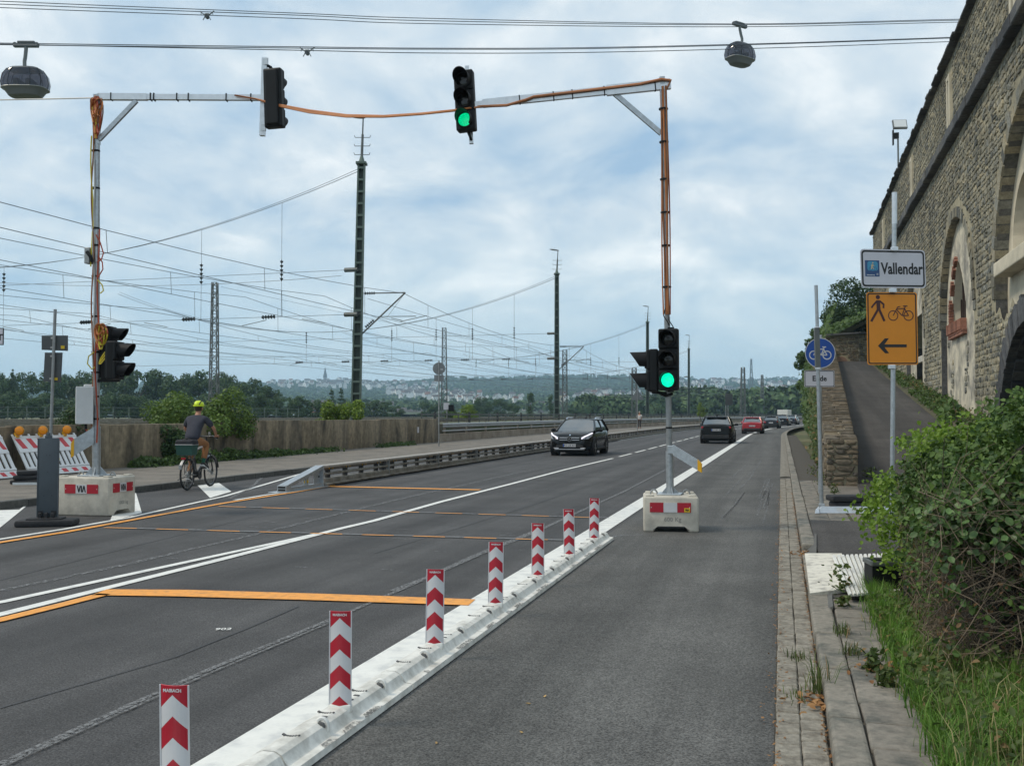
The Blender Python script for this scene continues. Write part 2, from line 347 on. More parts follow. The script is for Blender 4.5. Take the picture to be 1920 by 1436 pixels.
M_['cabb'] = pm('brown_cable', (.26, .10, .035), .5, var=.15)
M_['cabr'] = pm('red_cable', (.42, .07, .03), .5, var=.15)
M_['caby'] = pm('yellow_cable', (.62, .50, .04), .5, var=.15)
M_['cabk'] = pm('black_cable', (.015, .015, .015), .5, var=0)
M_['cabg'] = pm('pale_cable', (.5, .5, .48), .5, var=.05)
M_['mast'] = pm('mast_green', (.115, .15, .125), .55, .2, var=.2, vs=3)
M_['mastd'] = pm('mast_grey', (.14, .15, .145), .55, .3, var=.2, vs=3)
M_['wire'] = pm('overhead_wire', (.16, .18, .20), .5, .2, var=0)
M_['insul'] = pm('insulator', (.03, .035, .035), .3, var=0)
M_['cabinet'] = pm('cabinet_white', (.66, .67, .67), .45, var=.05)
M_['cabinets'] = pm('cabinet_grey', (.22, .225, .225), .5, var=.08)
M_['greenlamp'] = emit('green_lamp', (.0, .95, .50), 1.25)
M_['greenlamp2'] = emit('green_lamp_dim', (.0, .70, .28), 1.0)
# ================================================================ THE SETTING
def struct(o, label=None): return prop(o, kind='structure')
def frange(a, b, st):
    k = max(1, int(round(abs((b - a) / st)))); return [a + (b - a) * i / k for i in range(k + 1)]
def strip(name, lines, ys, mat, parent=None, follow=True):
    """lines: list of (x, z) across the strip, swept along ys following the bend of the road"""
    mb = MB(); k = len(lines); vs = []
    for y in ys:
        b = bend(y) if follow else 0
        for (x, z) in lines: vs.append((x(y) + b if callable(x) else x + b, y, z(y) if callable(z) else z))
    fs = [(i * k + j, i * k + j + 1, (i + 1) * k + j + 1, (i + 1) * k + j) for i in range(len(ys) - 1) for j in range(k - 1)]
    mb.add(vs, fs); return mb.obj(name, mat, parent)
YS = frange(-12, 78, 5) + frange(82, 230, 4) + frange(240, 520, 20)
# base ground, one sheet to the horizon
gm = MB(); gm.add([(-2300, -150, -.35), (2900, -150, -.35), (2900, 3150, -.35), (-2300, 3150, -.35)], [(0, 1, 2, 3)]); struct(gm.obj('ground', M_['field']))
road = struct(strip('road', [(-13.35, 0), (-9.8, .0), (-6.2, .0), (-2.0, 0), (-.02, 0)], YS, M_['asphalt']))
lane = struct(strip('bicycle_lane', [(-2.33, .004), (-.05, .004)], YS, M_['asphalt2']))
# left footway behind a kerb
fw = struct(strip('footway', [(-13.18, .125), (-18.3, .14)][::-1], YS, M_['gravel']))
KT = 13.35
def kerb_run(name, xa, xb, z1, y0, y1, ln, mat, rnd, parent):
    base = MB(); base.rbox((0, 0, z1 / 2 - .06), (xb - xa, ln - .012, z1 + .12), .018, 2); me = base.mesh(name, mat)
    y = y0
    while y < y1:
        o = link(name, me, parent); yc = y + ln / 2; s_ = math.atan2(bend(y + ln) - bend(y), ln)
        o.location = ((xa + xb) / 2 + bend(yc) + random.uniform(-rnd, rnd), yc, random.uniform(-rnd, rnd)); o.rotation_euler = (random.uniform(-.004, .004), 0, -s_ + random.uniform(-.004, .004)); y += ln
kl = thing('kerb', None, None, (0, 0, 0)); struct(kl)
kerb_run('kerb_stone', -13.34, -13.18, .135, 10, 78, 1.0, M_['kerbdark'], .005, kl)
k2 = strip('kerb_far', [(-13.34, 0), (-13.34, .13), (-13.18, .135)], frange(78, 400, 6), M_['kerbdark'], kl)
# right side: gutter, kerb, slabs
gut = thing('gutter', None, None); struct(gut)
bed = strip('gutter_bed', [(-.05, .002), (.23, .002)], frange(-2, 40, 2), M_['joint'], gut)
gm_ = [MB().rbox((0, 0, 0), (.124, .175, .05), .008, 1).mesh('gutter_stone', M_['gutter']) for _ in range(1)]
def gutter_stone(x, y, k):
    o = link('gutter_stone', gm_[0], gut); o.location = (x + random.uniform(-.003, .003), y, .0 + random.uniform(-.003, .004)); o.rotation_euler = (random.uniform(-.03, .03), random.uniform(-.03, .03), random.uniform(-.025, .025)); o.scale = (1, random.uniform(.96, 1.03), 1)
y = 3.6
while y < 27.5:
    for x in (.02, .148):
        if y < 26: gutter_stone(x, y + (0.07 if x > .1 else 0), 0)
    y += .182
strip('gutter_far', [(-.05, .012), (.09, .022), (.21, .012)], frange(27.2, 400, 5), M_['gutter'], gut)
kr = thing('kerb', None, None); struct(kr)
def kz(y): return .105
def kerb_right(y0, y1, ln):
    y = y0; me = MB().rbox((0, 0, 0), (.165, ln - .012, .3), .02, 2).mesh('kerb_stone', M_['kerb'])
    while y < y1 - .1:
        o = link('kerb_stone', me, kr); yc = y + ln / 2; h = .11
        if 8.9 < yc < 12.2: h = .035
        o.location = (.3 + bend(yc) + random.uniform(-.006, .006), yc, h - .15 + random.uniform(-.004, .004)); o.rotation_euler = (random.uniform(-.004, .004), 0, -math.atan2(bend(yc + .5) - bend(yc - .5), 1) + random.uniform(-.006, .006)); y += ln
kerb_right(2.4, 44, 1.0)
strip('kerb_far', [(.215, 0), (.215, .1), (.38, .115)], frange(44, 400, 6), M_['kerb'], kr)
# slab row beside the kerb and the ground under everything on the right bank
pave = thing('pavement', None, None); struct(pave)
strip('pavement_bed', [(.37, .075), (1.05, .08)], frange(-2, 78, 2), M_['joint'], pave)
sm_ = MB().rbox((0, 0, 0), (.285, .372, .05), .01, 1).mesh('paving_slab', M_['slab'])
y = 3.2
while y < 24:
    if not (8.75 < y < 15.4):
        for k in range(1 if y < 9 else 2):
            o = link('paving_slab', sm_, pave); o.location = (.535 + .29 * k + random.uniform(-.005, .005), y, .085 + random.uniform(-.006, .006)); o.rotation_euler = (random.uniform(-.02, .02), random.uniform(-.02, .02), random.uniform(-.02, .02))
    y += .384
ap = strip('asphalt_patch', [(.385, .112), (1.3, .115), (5.5, .13)], [8.8, 11.2, 13.2, 15.2], M_['path'], pave)
def rz_(y): return 0.12 if y < 22.5 else .12 + .103 * (y - 22.5)
def xl(y): return 1.56 + .0427 * (y - 22.6)
def xr(y): return 5.0 + .0227 * (y - 35)
bank = struct(strip('bank', [(.66, .09), (.95, .10), (1.5, .10), (3.5, .14), (9, .5), (40, 3)], frange(-12, 23, 2.5), M_['soil'], follow=False))
rp = struct(strip('sloping_path', [(xl, rz_), (lambda y: (xl(y) + xr(y)) / 2, lambda y: rz_(y) + .03), (xr, rz_)], frange(15.2, 74, 1.6), M_['path'], follow=False))
rb_ = struct(strip('verge', [(xr, lambda y: rz_(y) + .004), (lambda y: xr(y) + .4, lambda y: rz_(y) + .16), (lambda y: 7.0, lambda y: rz_(y) + .42)], frange(14, 74, 2), M_['soil'], follow=False))
fp = struct(strip('path_forecourt', [(1.0, .116), (3.2, .12), (6, .14)], [15.15, 18, 22.7], M_['gravel'], follow=False))
# railway ground behind the concrete wall
yg = struct(strip('rail_yard', [(-54, 1.12), (-40, 1.15), (-18.7, 1.1)], frange(-30, 520, 10), M_['ballast']))
yf_ = struct(strip('meadow', [(-420, .2), (-160, .4), (-110, 1.0), (-54, 1.12)], frange(-30, 520, 10), M_['field']))
ye = struct(strip('yard_edge', [(-18.72, 1.1), (-18.72, 0)], frange(-30, 520, 10), M_['ballast']))
# steel track
trk = thing('railway_track', None, None); struct(trk)
for tx in (-20.7, -25.6, -30.6, -36, -41, -46):
    for dx in (-.72, .72):
        strip('rail', [(tx + dx - .035, 1.2), (tx + dx - .035, 1.36), (tx + dx + .035, 1.36), (tx + dx + .035, 1.2)], frange(-20, 400, 12), M_['rail'], trk)

# ---------------------------------------------------------------- road markings (sheets 4 mm apart)
def mark(name, pts, mat, z=.008):
    mb = MB(); mb.add([(p[0], p[1], z) for p in pts], [tuple(range(len(pts)))]); return struct(mb.obj(name, mat))
def mline(name, xa, xb, y0, y1, mat, z=.008, st=4):
    return struct(strip(name, [(xa, z), (xb, z)], frange(y0, y1, st), mat))
def gline(name, pix, wd, mat, z=.008):
    """a stripe surveyed on the ground from sight lines; wd is its width in metres"""
    ps = [G(a, b) for a, b in pix]; mb = MB(); vs = []
    for i, q in enumerate(ps):
        t = (ps[min(i + 1, len(ps) - 1)] - ps[max(0, i - 1)]); t.z = 0; t.normalize(); nrm = Vector((-t.y, t.x, 0))
        w_ = wd[i] if hasattr(wd, '__len__') else wd
        vs += [q + nrm * w_ / 2 + Vector((0, 0, z)), q - nrm * w_ / 2 + Vector((0, 0, z))]
    mb.add(vs, [(2 * i, 2 * i + 1, 2 * i + 3, 2 * i + 2) for i in range(len(ps) - 1)]); return struct(mb.obj(name, mat))
mline('road_marking', -2.70, -2.40, -4, 400, M_['white'])                    # broad line left of the bicycle lane
yy = 38.5
while yy < 330: mline('road_marking', -6.21, -6.09, yy, yy + 3.3, M_['white']); yy += 4.4      # centre line dashes
mline('road_marking', -10.02, -9.9, 62, 400, M_['white'])
gline('road_marking', [(-60, 1139), (0, 1130), (300, 1065), (560, 1009), (600, 1000)], .11, M_['white'], .0072)
gline('road_marking', [(-60, 1167.5), (0, 1153), (200, 1103), (420, 1048), (640, 991), (700, 977), (827, 941), (960, 907), (1060, 880.5), (1149, 859.5)], .125, M_['white'])
gline('orange_marking', [(-60, 1177), (0, 1164), (110, 1137), (196, 1115)], .14, M_['orange'], .012)
gline('orange_marking', [(186, 1112), (340, 1113.5), (600, 1121), (885, 1131)], [.30, .33, .31, .28], M_['orange'], .012)
gline('orange_marking', [(600, 912), (900, 919)], .24, M_['orange'], .012)
gline('orange_marking', [(-60, 1029), (0, 1018), (120, 999), (240, 977), (420, 944), (560, 922), (625, 910)], .12, M_['orange'], .012)
gline('road_marking', [(-60, 1022), (0, 1011.5), (120, 992.5), (240, 971), (330, 951), (420, 931), (500, 907.5), (580, 884), (660, 868), (740, 856), (830, 846)], .1, M_['white'])
gline('road_marking', [(440, 938), (500, 928), (560, 919.5), (608, 911)], .1, M_['white'])
for a, b in (((630, 908), (692, 897)), ((712, 895), (762, 885)), ((778, 883), (822, 875)), ((836, 873), (872, 867)), ((886, 864.5), (922, 858.5)), ((936, 856.5), (966, 851)), ((978, 849), (1004, 845))):
    gline('road_marking', [a, b], .17, M_['white'])
# thin dashed transverse tapes
for (a, b) in (((196, 990), (1062, 1014)), ((410, 950), (1140, 972))):
    q0, q1 = Vector((*a, 0)), Vector((*b, 0)); n_ = 9
    for i in range(n_):
        u0 = q0.lerp(q1, i / n_); u1 = q0.lerp(q1, (i + .64) / n_); u2 = q0.lerp(q1, (i + 1.02) / n_)
        gline('orange_marking', [u0[:2], u1[:2]], .06, M_['orange'], .012); gline('grey_marking', [u1[:2], u2[:2]], .06, M_['greyworn'], .016)
# rubbed-out lines and scuffs
gline('faded_marking', [(0, 1434), (180, 1352), (400, 1253), (650, 1150), (800, 1085), (900, 1040), (1000, 1000), (1090, 958), (1170, 922), (1250, 880)], [.045, .045, .05, .05, .05, .06, .07, .07, .07, .07], M_['ghost'])
gline('faded_marking', [(0, 1442), (180, 1360), (400, 1261), (640, 1160)], .025, M_['ghost'], .012)
gline('faded_marking', [(0, 1108), (230, 1060), (480, 1002), (741, 938), (960, 889), (1080, 866)], .1, M_['ghostlo'], .006)
gline('faded_marking', [(735, 1108), (800, 1083), (880, 1046), (1020, 988)], .06, M_['ghost'], .0065)
gline('faded_marking', [(1125, 1012), (1160, 1005), (1206, 1003)], .08, M_['ghost'])
gline('faded_marking', [(430, 935), (470, 915), (497, 890)], .07, M_['ghost'])
for i in range(26):
    px, py = random.uniform(300, 1180), random.uniform(965, 1130); gline('faded_marking', [(px, py), (px + random.uniform(12, 40), py + random.uniform(0, 3))], random.uniform(.015, .04), M_['ghost'], .006)
for i in range(14):
    px = random.uniform(1330, 1440); py = random.uniform(880, 990); dx = (1465 - px) * .25; dy = (777 - py) * .25
    gline('faded_marking', [(px, py), (px + dx * .8 + random.uniform(-3, 3), py + dy * .5), (px + dx * 1.5, py + dy)], random.uniform(.02, .06), M_['ghostlo'], .009)
# tar seams
for pix in ([(0, 1328), (180, 1276), (330, 1232), (470, 1176), (560, 1137)], [(700, 1038), (860, 990), (1000, 946), (1120, 905)], [(0, 1088), (260, 1022), (480, 968)], [(950, 905), (1080, 882)]):
    gline('tar_seam', pix, .013, M_['tar'], .006)
me = text_mesh('902', .085, M_['white'], .0005, .001); o = struct(link('road_number', me)); q = G(419, 1181); o.location = (q.x, q.y, .009); o.rotation_euler = (0, 0, YAW + .1); o.scale = (1, 1.25, 1)
# bicycle-lane block markings on the left
def gpoly(name, pix, mat, z=.008): return mark(name, [G(a, b)[:2] for a, b in pix], mat, z)
gpoly('road_marking', [(366, 906), (404, 901), (434, 922), (394, 934)], M_['white'])
gpoly('road_marking', [(226, 926), (254, 921), (266, 962), (206, 978)], M_['white'], .0085)
gpoly('road_marking', [(-60, 962), (0, 957), (36, 956), (44, 950), (49, 950), (0, 990), (-60, 1005)], M_['white'])
# small litter on the asphalt
lm = pm('dry_leaf', (.42, .27, .10), .8, var=.2, rnd=.3)
for (px, py) in ((990, 1322), (1022, 1308), (818, 1396), (977, 1376), (1384, 981), (1460, 1325)):
    q = G(px, py); mb = MB(); mb.prism([(-.02, 0), (0, .012), (.025, .004), (.012, -.012)], 0, .003); o = mb.obj('fallen_leaf', lm); o.location = (q.x, q.y, .012); o.rotation_euler = (.1, .15, random.uniform(0, 6)); o.scale = [random.uniform(.4, .75)] * 3
    prop(o, 'small dry leaf lying on the dark asphalt', 'leaf', 'dry leaves scattered on the asphalt')
# ================================================================ STONE WORK
def stone_mat(name, cols, bump=.5):
    m = bpy.data.materials.new(name); m.use_nodes = True; nt = m.node_tree; n = nt.nodes; l = nt.links; p = n['Principled BSDF']
    g = n.new('ShaderNodeNewGeometry'); oi = n.new('ShaderNodeObjectInfo'); ad = n.new('ShaderNodeMath'); ad.operation = 'ADD'; l.new(g.outputs['Random Per Island'], ad.inputs[0]); l.new(oi.outputs['Random'], ad.inputs[1])
    fr = n.new('ShaderNodeMath'); fr.operation = 'FRACT'; l.new(ad.outputs[0], fr.inputs[0])
    r_ = n.new('ShaderNodeValToRGB'); l.new(fr.outputs[0], r_.inputs[0]); e = r_.color_ramp.elements; e[0].color = (*cols[0], 1); e[1].color = (*cols[-1], 1)
    for i, c in enumerate(cols[1:-1]): k = e.new((i + 1) / (len(cols) - 1)); k.color = (*c, 1)
    nz = n.new('ShaderNodeTexNoise'); nz.inputs['Scale'].default_value = 9; nz.inputs['Detail'].default_value = 6; nz.inputs['Roughness'].default_value = .7; l.new(g.outputs['Position'], nz.inputs['Vector'])
    nz2 = n.new('ShaderNodeTexNoise'); nz2.inputs['Scale'].default_value = .45; nz2.inputs['Detail'].default_value = 4; l.new(g.outputs['Position'], nz2.inputs['Vector'])
    a = n.new('ShaderNodeMapRange'); a.inputs[1].default_value = .3; a.inputs[2].default_value = .7; a.inputs[3].default_value = .6; a.inputs[4].default_value = 1.4; l.new(nz.outputs[0], a.inputs[0])
    b = n.new('ShaderNodeMapRange'); b.inputs[1].default_value = .3; b.inputs[2].default_value = .7; b.inputs[3].default_value = .72; b.inputs[4].default_value = 1.25; l.new(nz2.outputs[0], b.inputs[0])
    q = n.new('ShaderNodeMath'); q.operation = 'MULTIPLY'; l.new(a.outputs[0], q.inputs[0]); l.new(b.outputs[0], q.inputs[1])
    x = n.new('ShaderNodeMixRGB'); x.blend_type = 'MULTIPLY'; x.inputs[0].default_value = 1; l.new(r_.outputs[0], x.inputs[1]); l.new(q.outputs[0], x.inputs[2]); l.new(x.outputs[0], p.inputs['Base Color'])
    p.inputs['Roughness'].default_value = .85; p.inputs['Specular IOR Level'].default_value = .25
    bp = n.new('ShaderNodeBump'); bp.inputs['Strength'].default_value = bump; bp.inputs['Distance'].default_value = .03; l.new(nz.outputs[0], bp.inputs['Height']); l.new(bp.outputs[0], p.inputs['Normal'])
    return m
M_['stone'] = stone_mat('rubble_stone', [(0.139, 0.136, 0.116), (0.299, 0.274, 0.202), (0.224, 0.222, 0.194), (0.391, 0.337, 0.227), (0.186, 0.179, 0.146), (0.345, 0.311, 0.227), (0.102, 0.106, 0.097), (0.281, 0.245, 0.169)])
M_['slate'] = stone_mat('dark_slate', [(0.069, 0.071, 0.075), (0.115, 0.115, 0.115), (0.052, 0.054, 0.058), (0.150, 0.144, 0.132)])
M_['drystone'] = stone_mat('brown_stone', [(0.159, 0.127, 0.088), (0.227, 0.182, 0.127), (0.113, 0.094, 0.069), (0.193, 0.166, 0.127), (0.097, 0.086, 0.072)])
M_['mortar'] = pm('lime_mortar', (0.375, 0.329, 0.220), .95, var=.25, vs=3, bump=.6, bs=14, col2=(0.244, 0.219, 0.155), c2s=.6)
M_['plaster'] = pm('old_plaster', (.66, .59, .45), .9, var=.16, vs=2.2, bump=.5, bs=9, col2=(.27, .25, .21), c2s=1.3, c2w=.55)
M_['plaster2'] = pm('smooth_plaster', (.64, .575, .44), .9, var=.10, vs=1.5, bump=.4, bs=7, col2=(.50, .45, .34), c2s=1.1, c2w=.4)
M_['brick'] = pm('red_brick', (.29, .13, .085), .85, var=.25, vs=16, bump=.3, rnd=.25)
M_['rust'] = pm('rusty_iron', (.07, .045, .035), .7, .3, var=.2)
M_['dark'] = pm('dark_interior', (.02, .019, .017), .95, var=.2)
M_['darkbrown'] = pm('boarded_brown', (.12, .10, .085), .9, var=.25, vs=1.5, bump=.3, col2=(.085, .075, .066), c2s=.9)
def stones_on(O, U, V, Nn, w_, h_, mask=None, rh=(.15, .32), rw=(.22, .6), gap=.025, proud=(.015, .05), off=0.0):
    """irregular rubble stones laid in rough courses on the rectangle O + U*[0,w] + V*[0,h]; returns a list of (verts, centre)"""
    out_ = []; z = 0.0; U = Vector(U); V = Vector(V); Nn = Vector(Nn); O = Vector(O)
    while z < h_ - .06:
        hh = min(random.uniform(*rh), h_ - z); s_ = random.uniform(-.3, 0)
        while s_ < w_:
            ww = random.uniform(*rw); a0, a1 = max(0, s_), min(w_, s_ + ww); s_ += ww
            if a1 - a0 < .08: continue
            zz0, zz1 = z, z + hh
            if random.random() < .25 and hh > .2: sub = [(zz0, (zz0 + zz1) / 2), ((zz0 + zz1) / 2, zz1)]
            else: sub = [(zz0, zz1)]
            for (q0, q1) in sub:
                cy, cz = (a0 + a1) / 2, (q0 + q1) / 2
                if mask and not (mask(a0, q0) and mask(a1, q0) and mask(a0, q1) and mask(a1, q1) and mask(cy, cz)): continue
                j = lambda k: random.uniform(-k, k)
                g = gap / 2; p_ = random.uniform(*proud); cc = [(a0 + g, q0 + g), (a1 - g, q0 + g), (a1 - g, q1 - g), (a0 + g, q1 - g)]
                dw = (a1 - a0) * .09; dh = (q1 - q0) * .11
                # eight outline points so the blocks read as broken stone, not tiles
                ol = []
                for i in range(4):
                    (x0, y0), (x1, y1) = cc[i], cc[(i + 1) % 4]
                    ol.append((x0 + (cy - x0) * .10 + j(dw), y0 + (cz - y0) * .12 + j(dh))); ol.append(((x0 + x1) / 2 + j(dw), (y0 + y1) / 2 + j(dh)))
                vs = [O + U * a + V * b + Nn * (off - .02) for a, b in ol]
                vs += [O + U * (a + (cy - a) * .14) + V * (b + (cz - b) * .16) + Nn * (off + p_ + j(.008)) for a, b in ol]
                vs.append(O + U * cy + V * cz + Nn * (off + p_ + .012 + j(.008)))
                out_.append((vs, O + U * cy + V * cz))
        z += hh
    return out_
SF = [(i, (i + 1) % 8, 8 + (i + 1) % 8, 8 + i) for i in range(8)] + [(8 + i, 8 + (i + 1) % 8, 16) for i in range(8)]
def lay(stones, parent, mat, n_single, key, name='stone'):
    """the nearest n_single stones become parts of their own, the rest one joined part"""
    stones = sorted(stones, key=lambda q: key(q[1]))
    for vs, c in stones[:n_single]:
        mb = MB(); mb.add([v - c for v in vs], SF); o = mb.obj(name, mat, parent); o.location = c
    if stones[n_single:]:
        mb = MB()
        for vs, c in stones[n_single:]: mb.add(vs, SF)
        o = mb.obj(name + '_field', mat, parent); o['kind'] = 'stuff'

def columns(mb, ys, ivals, x0, mi=0, flip=False):
    """an upright sheet at depth x0 made of columns between ys; ivals(y) lists the solid height intervals"""
    for a, b in zip(ys[:-1], ys[1:]):
        ia, ib = ivals(a + 1e-4), ivals(b - 1e-4)
        if len(ia) != len(ib): ia = ib = ivals((a + b) / 2)
        for (p0, p1), (q0, q1) in zip(ia, ib):
            if p1 - p0 < .01 and q1 - q0 < .01: continue
            mb.add([(x0, a, p0), (x0, b, q0), (x0, b, q1), (x0, a, p1)], [(0, 3, 2, 1)], mi)

fort = thing('fortress_building', 'tall rubble stone fortress building with arched bays and slit windows beside the sloping path', 'building', (5.8, 37, 0), R(-.69))
LY0, LY1, TOP, COR = -22.0, 35.0, 14.05, 11.0
BAYS = [(-12.0, 4.6, 4.8), (-.45, 3.55, 4.85), (11.6, 3.5, 4.9), (24.0, 3.5, 5.3)]
LOW = (-11.3, 3.75, 0.15)
def arch_top(c, r, sp, y):
    d = abs(y - c)
    return None if d >= r else sp + math.sqrt(r * r - d * d)
def solid_ivals(y):
    for i, (c, r, sp) in enumerate(BAYS):
        t = arch_top(c, r, sp, y)
        if t is not None:
            if i == 0:
                inf = 4.35 + .18 * math.sin(y * 3.1) + .1 * math.sin(y * 7.7); lt = arch_top(*LOW, y)
                return [(min(lt, inf) if lt else -1, inf), (max(t, inf), TOP)] if lt else [(-1, inf), (max(t, inf), TOP)]
            return [(t, TOP)]
    return [(-1, TOP)]
def solid_at(y, z):
    return any(a <= z <= b for a, b in solid_ivals(y))
ysf = sorted(set(frange(LY0, LY1, .5) + [c + r * math.sin(t) for c, r, sp in BAYS + [LOW] for t in frange(-PI / 2, PI / 2, .12)] + [c + s_ * (r + e_) for c, r, sp in BAYS + [LOW] for s_ in (-1, 1) for e_ in (-.002, .002)]))
mb = MB(); columns(mb, ysf, solid_ivals, 0)
mb.add([(0, LY0, TOP), (16, LY0, TOP), (16, LY1, TOP), (0, LY1, TOP)], [(0, 1, 2, 3)])
mb.add([(0, LY1, -1), (16, LY1, -1), (16, LY1, TOP), (0, LY1, TOP)], [(0, 1, 2, 3)])
mb.add([(0, LY0, -1), (16, LY0, -1), (16, LY0, TOP), (0, LY0, TOP)], [(3, 2, 1, 0)])
mb.obj('wall', M_['mortar'], fort)
st = stones_on((0, LY0, -.6), (0, 1, 0), (0, 0, 1), (-1, 0, 0), LY1 - LY0, COR + .55, lambda a, b: solid_at(a + LY0, b - .6) and all(not (r - .02 < math.hypot(a + LY0 - c, b - .6 - sp) < r + .5 and b - .6 > sp - .2) for c, r, sp in BAYS + [LOW]), rh=(.12, .25), rw=(.17, .46), gap=.026, proud=(.008, .04))
st += stones_on((0, LY0, COR + .42), (0, 1, 0), (0, 0, 1), (-1, 0, 0), LY1 - LY0, TOP - COR - .5, lambda a, b: all(abs(a + LY0 - q) > .34 for q in (-10.5, 0, 11.5, 26.5)) or b < .05, rh=(.12, .23), rw=(.16, .42), gap=.026, proud=(.008, .035))
MW = Tm((5.8, 37, 0)) @ Rz(R(-.69))
def inview(p):
    p = MW @ p; d = DEP(p); 
    if d < 1: return 1e9
    px = CX + FPX * _r.dot(p - Vector((0, 0, EYE))) / d; py = CY - FPX * _u.dot(p - Vector((0, 0, EYE))) / d
    return d + (0 if (-10 < px < 1930 and -10 < py < 800 and not (1605 < px < 1745 and 465 < py < 690)) else 1e4)
lay(st, fort, M_['stone'], 300, inview)
# arch rings, soffits, recessed plaster
def ring(c, r, sp, a0=0, a1=PI, outer=.36, st_=.27, mat='stone', x0=-.045, nm='arch_stone'):
    n_ = int((a1 - a0) * r / st_); base = None
    for i in range(n_):
        t0 = a0 + (a1 - a0) * (i + .06) / n_; t1 = a0 + (a1 - a0) * (i + .94) / n_; o_ = outer + random.uniform(-.10, .08); ii = r - .01
        vs = []
        for x in (x0 + random.uniform(-.02, .01), .3):
            for (q, t) in ((ii, t0), (r + o_, t0), (r + o_, t1), (ii, t1)): vs.append((x, c + q * math.cos(t), sp + q * math.sin(t)))
        mb = MB(); mb.add(vs, [(0, 1, 2, 3), (7, 6, 5, 4), (0, 4, 5, 1), (1, 5, 6, 2), (2, 6, 7, 3), (3, 7, 4, 0)]); mb.obj(nm, M_[mat], fort)
for i, (c, r, sp) in enumerate(BAYS):
    if i == 3: continue
    ring(c, r, sp, st_=.30 if i else .34)
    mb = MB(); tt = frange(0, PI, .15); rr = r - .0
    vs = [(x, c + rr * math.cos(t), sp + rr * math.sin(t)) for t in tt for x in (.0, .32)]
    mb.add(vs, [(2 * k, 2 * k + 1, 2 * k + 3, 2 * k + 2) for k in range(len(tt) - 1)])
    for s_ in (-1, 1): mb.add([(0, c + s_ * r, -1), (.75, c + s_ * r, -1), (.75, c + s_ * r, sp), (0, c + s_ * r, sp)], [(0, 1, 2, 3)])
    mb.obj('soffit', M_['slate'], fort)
ring(*LOW, st_=.2, outer=.62, mat='slate', x0=-.05)
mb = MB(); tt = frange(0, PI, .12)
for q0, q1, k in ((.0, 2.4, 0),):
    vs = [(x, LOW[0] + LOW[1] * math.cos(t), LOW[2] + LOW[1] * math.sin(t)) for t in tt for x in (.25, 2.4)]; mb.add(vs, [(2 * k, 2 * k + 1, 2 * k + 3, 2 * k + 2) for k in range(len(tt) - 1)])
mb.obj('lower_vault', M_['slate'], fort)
# thin dark stones lining the lower vault
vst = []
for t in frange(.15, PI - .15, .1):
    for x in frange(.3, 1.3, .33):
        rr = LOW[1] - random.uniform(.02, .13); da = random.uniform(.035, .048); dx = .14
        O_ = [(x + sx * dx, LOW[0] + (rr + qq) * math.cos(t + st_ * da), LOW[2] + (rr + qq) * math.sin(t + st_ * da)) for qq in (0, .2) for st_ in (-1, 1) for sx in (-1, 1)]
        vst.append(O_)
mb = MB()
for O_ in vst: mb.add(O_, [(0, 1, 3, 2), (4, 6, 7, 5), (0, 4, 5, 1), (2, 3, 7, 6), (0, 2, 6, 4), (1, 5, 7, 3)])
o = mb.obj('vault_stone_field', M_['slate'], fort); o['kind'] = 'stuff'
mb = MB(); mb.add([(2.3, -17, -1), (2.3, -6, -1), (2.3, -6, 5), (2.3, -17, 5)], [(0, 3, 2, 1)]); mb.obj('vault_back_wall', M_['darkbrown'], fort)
# bay one: plaster with a pointed, barred slit window
WB = (.25, 1.5, 4.85, 7.0)
def win_top(y): 
    d = abs(y - WB[0]) / WB[1]
    return None if d >= 1 else WB[3] - (WB[3] - WB[2] - .55) * d ** 1.6
def bay1(y):
    t = arch_top(*BAYS[1], y) or 0; wt = win_top(y)
    return [(-1, WB[2]), (min(wt, t), t)] if wt else [(-1, t)]
c, r, sp = BAYS[1]
mb = MB(); columns(mb, sorted(frange(c - r + .001, c + r - .001, .2) + frange(WB[0] - WB[1] - .001, WB[0] + WB[1] + .001, .13)), bay1, .2); mb.obj('plaster_panel', M_['plaster'], fort)
# rubble showing through where the plaster has fallen
patch = stones_on((.2, c - r, -.2), (0, 1, 0), (0, 0, 1), (-1, 0, 0), 2 * r, 7.5, lambda a, b: (lambda y, z: (math.sin(y * 1.9 + 1.3) * math.sin(z * 1.35 + .4) + .5 * math.sin(y * 4.3 + z * 2.2) > .30) and z < 4.4 and (arch_top(*BAYS[1], y) or 0) > z + .3)(a + c - r, b - .2), rh=(.16, .28), rw=(.2, .45), proud=(.01, .035))
lay(patch, fort, M_['stone'], 40, lambda p: p.y, 'bared_stone')
wn = link('slit_window', None, fort) if False else None
mb = MB(); ywin = frange(WB[0] - WB[1], WB[0] + WB[1], .14); vs = []
prof = [(y, (win_top(y) or WB[2] + .55)) for y in ywin]; ol = [(ywin[0], WB[2])] + prof + [(ywin[-1], WB[2])]
inner = [(WB[0] + (y - WB[0]) * .93, WB[2] + .04 + (z - WB[2]) * .95) for y, z in ol]
for i in range(len(ol)):
    (a, b), (c2, d2) = ol[i], ol[(i + 1) % len(ol)]; (e1, f1), (g1, h1) = inner[i], inner[(i + 1) % len(ol)]
    mb.add([(.2, a, b), (.2, c2, d2), (.50, g1, h1), (.50, e1, f1)], [(0, 1, 2, 3)])
rv = mb.obj('slit_window', M_['plaster2'], fort)
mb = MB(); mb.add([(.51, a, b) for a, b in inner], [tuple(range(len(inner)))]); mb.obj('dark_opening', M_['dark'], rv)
for k in range(7):
    y = WB[0] - 1.2 + .4 * k; mb = MB(); mb.box((.47, y, 5.75), (.05, .05, 1.85 - abs(k - 3) * .14)); mb.obj('iron_bar', M_['rust'], rv)
bmn = MB().rbox((0, 0, 0), (.16, .24, .085), .012, 1).mesh('brick', M_['brick'])
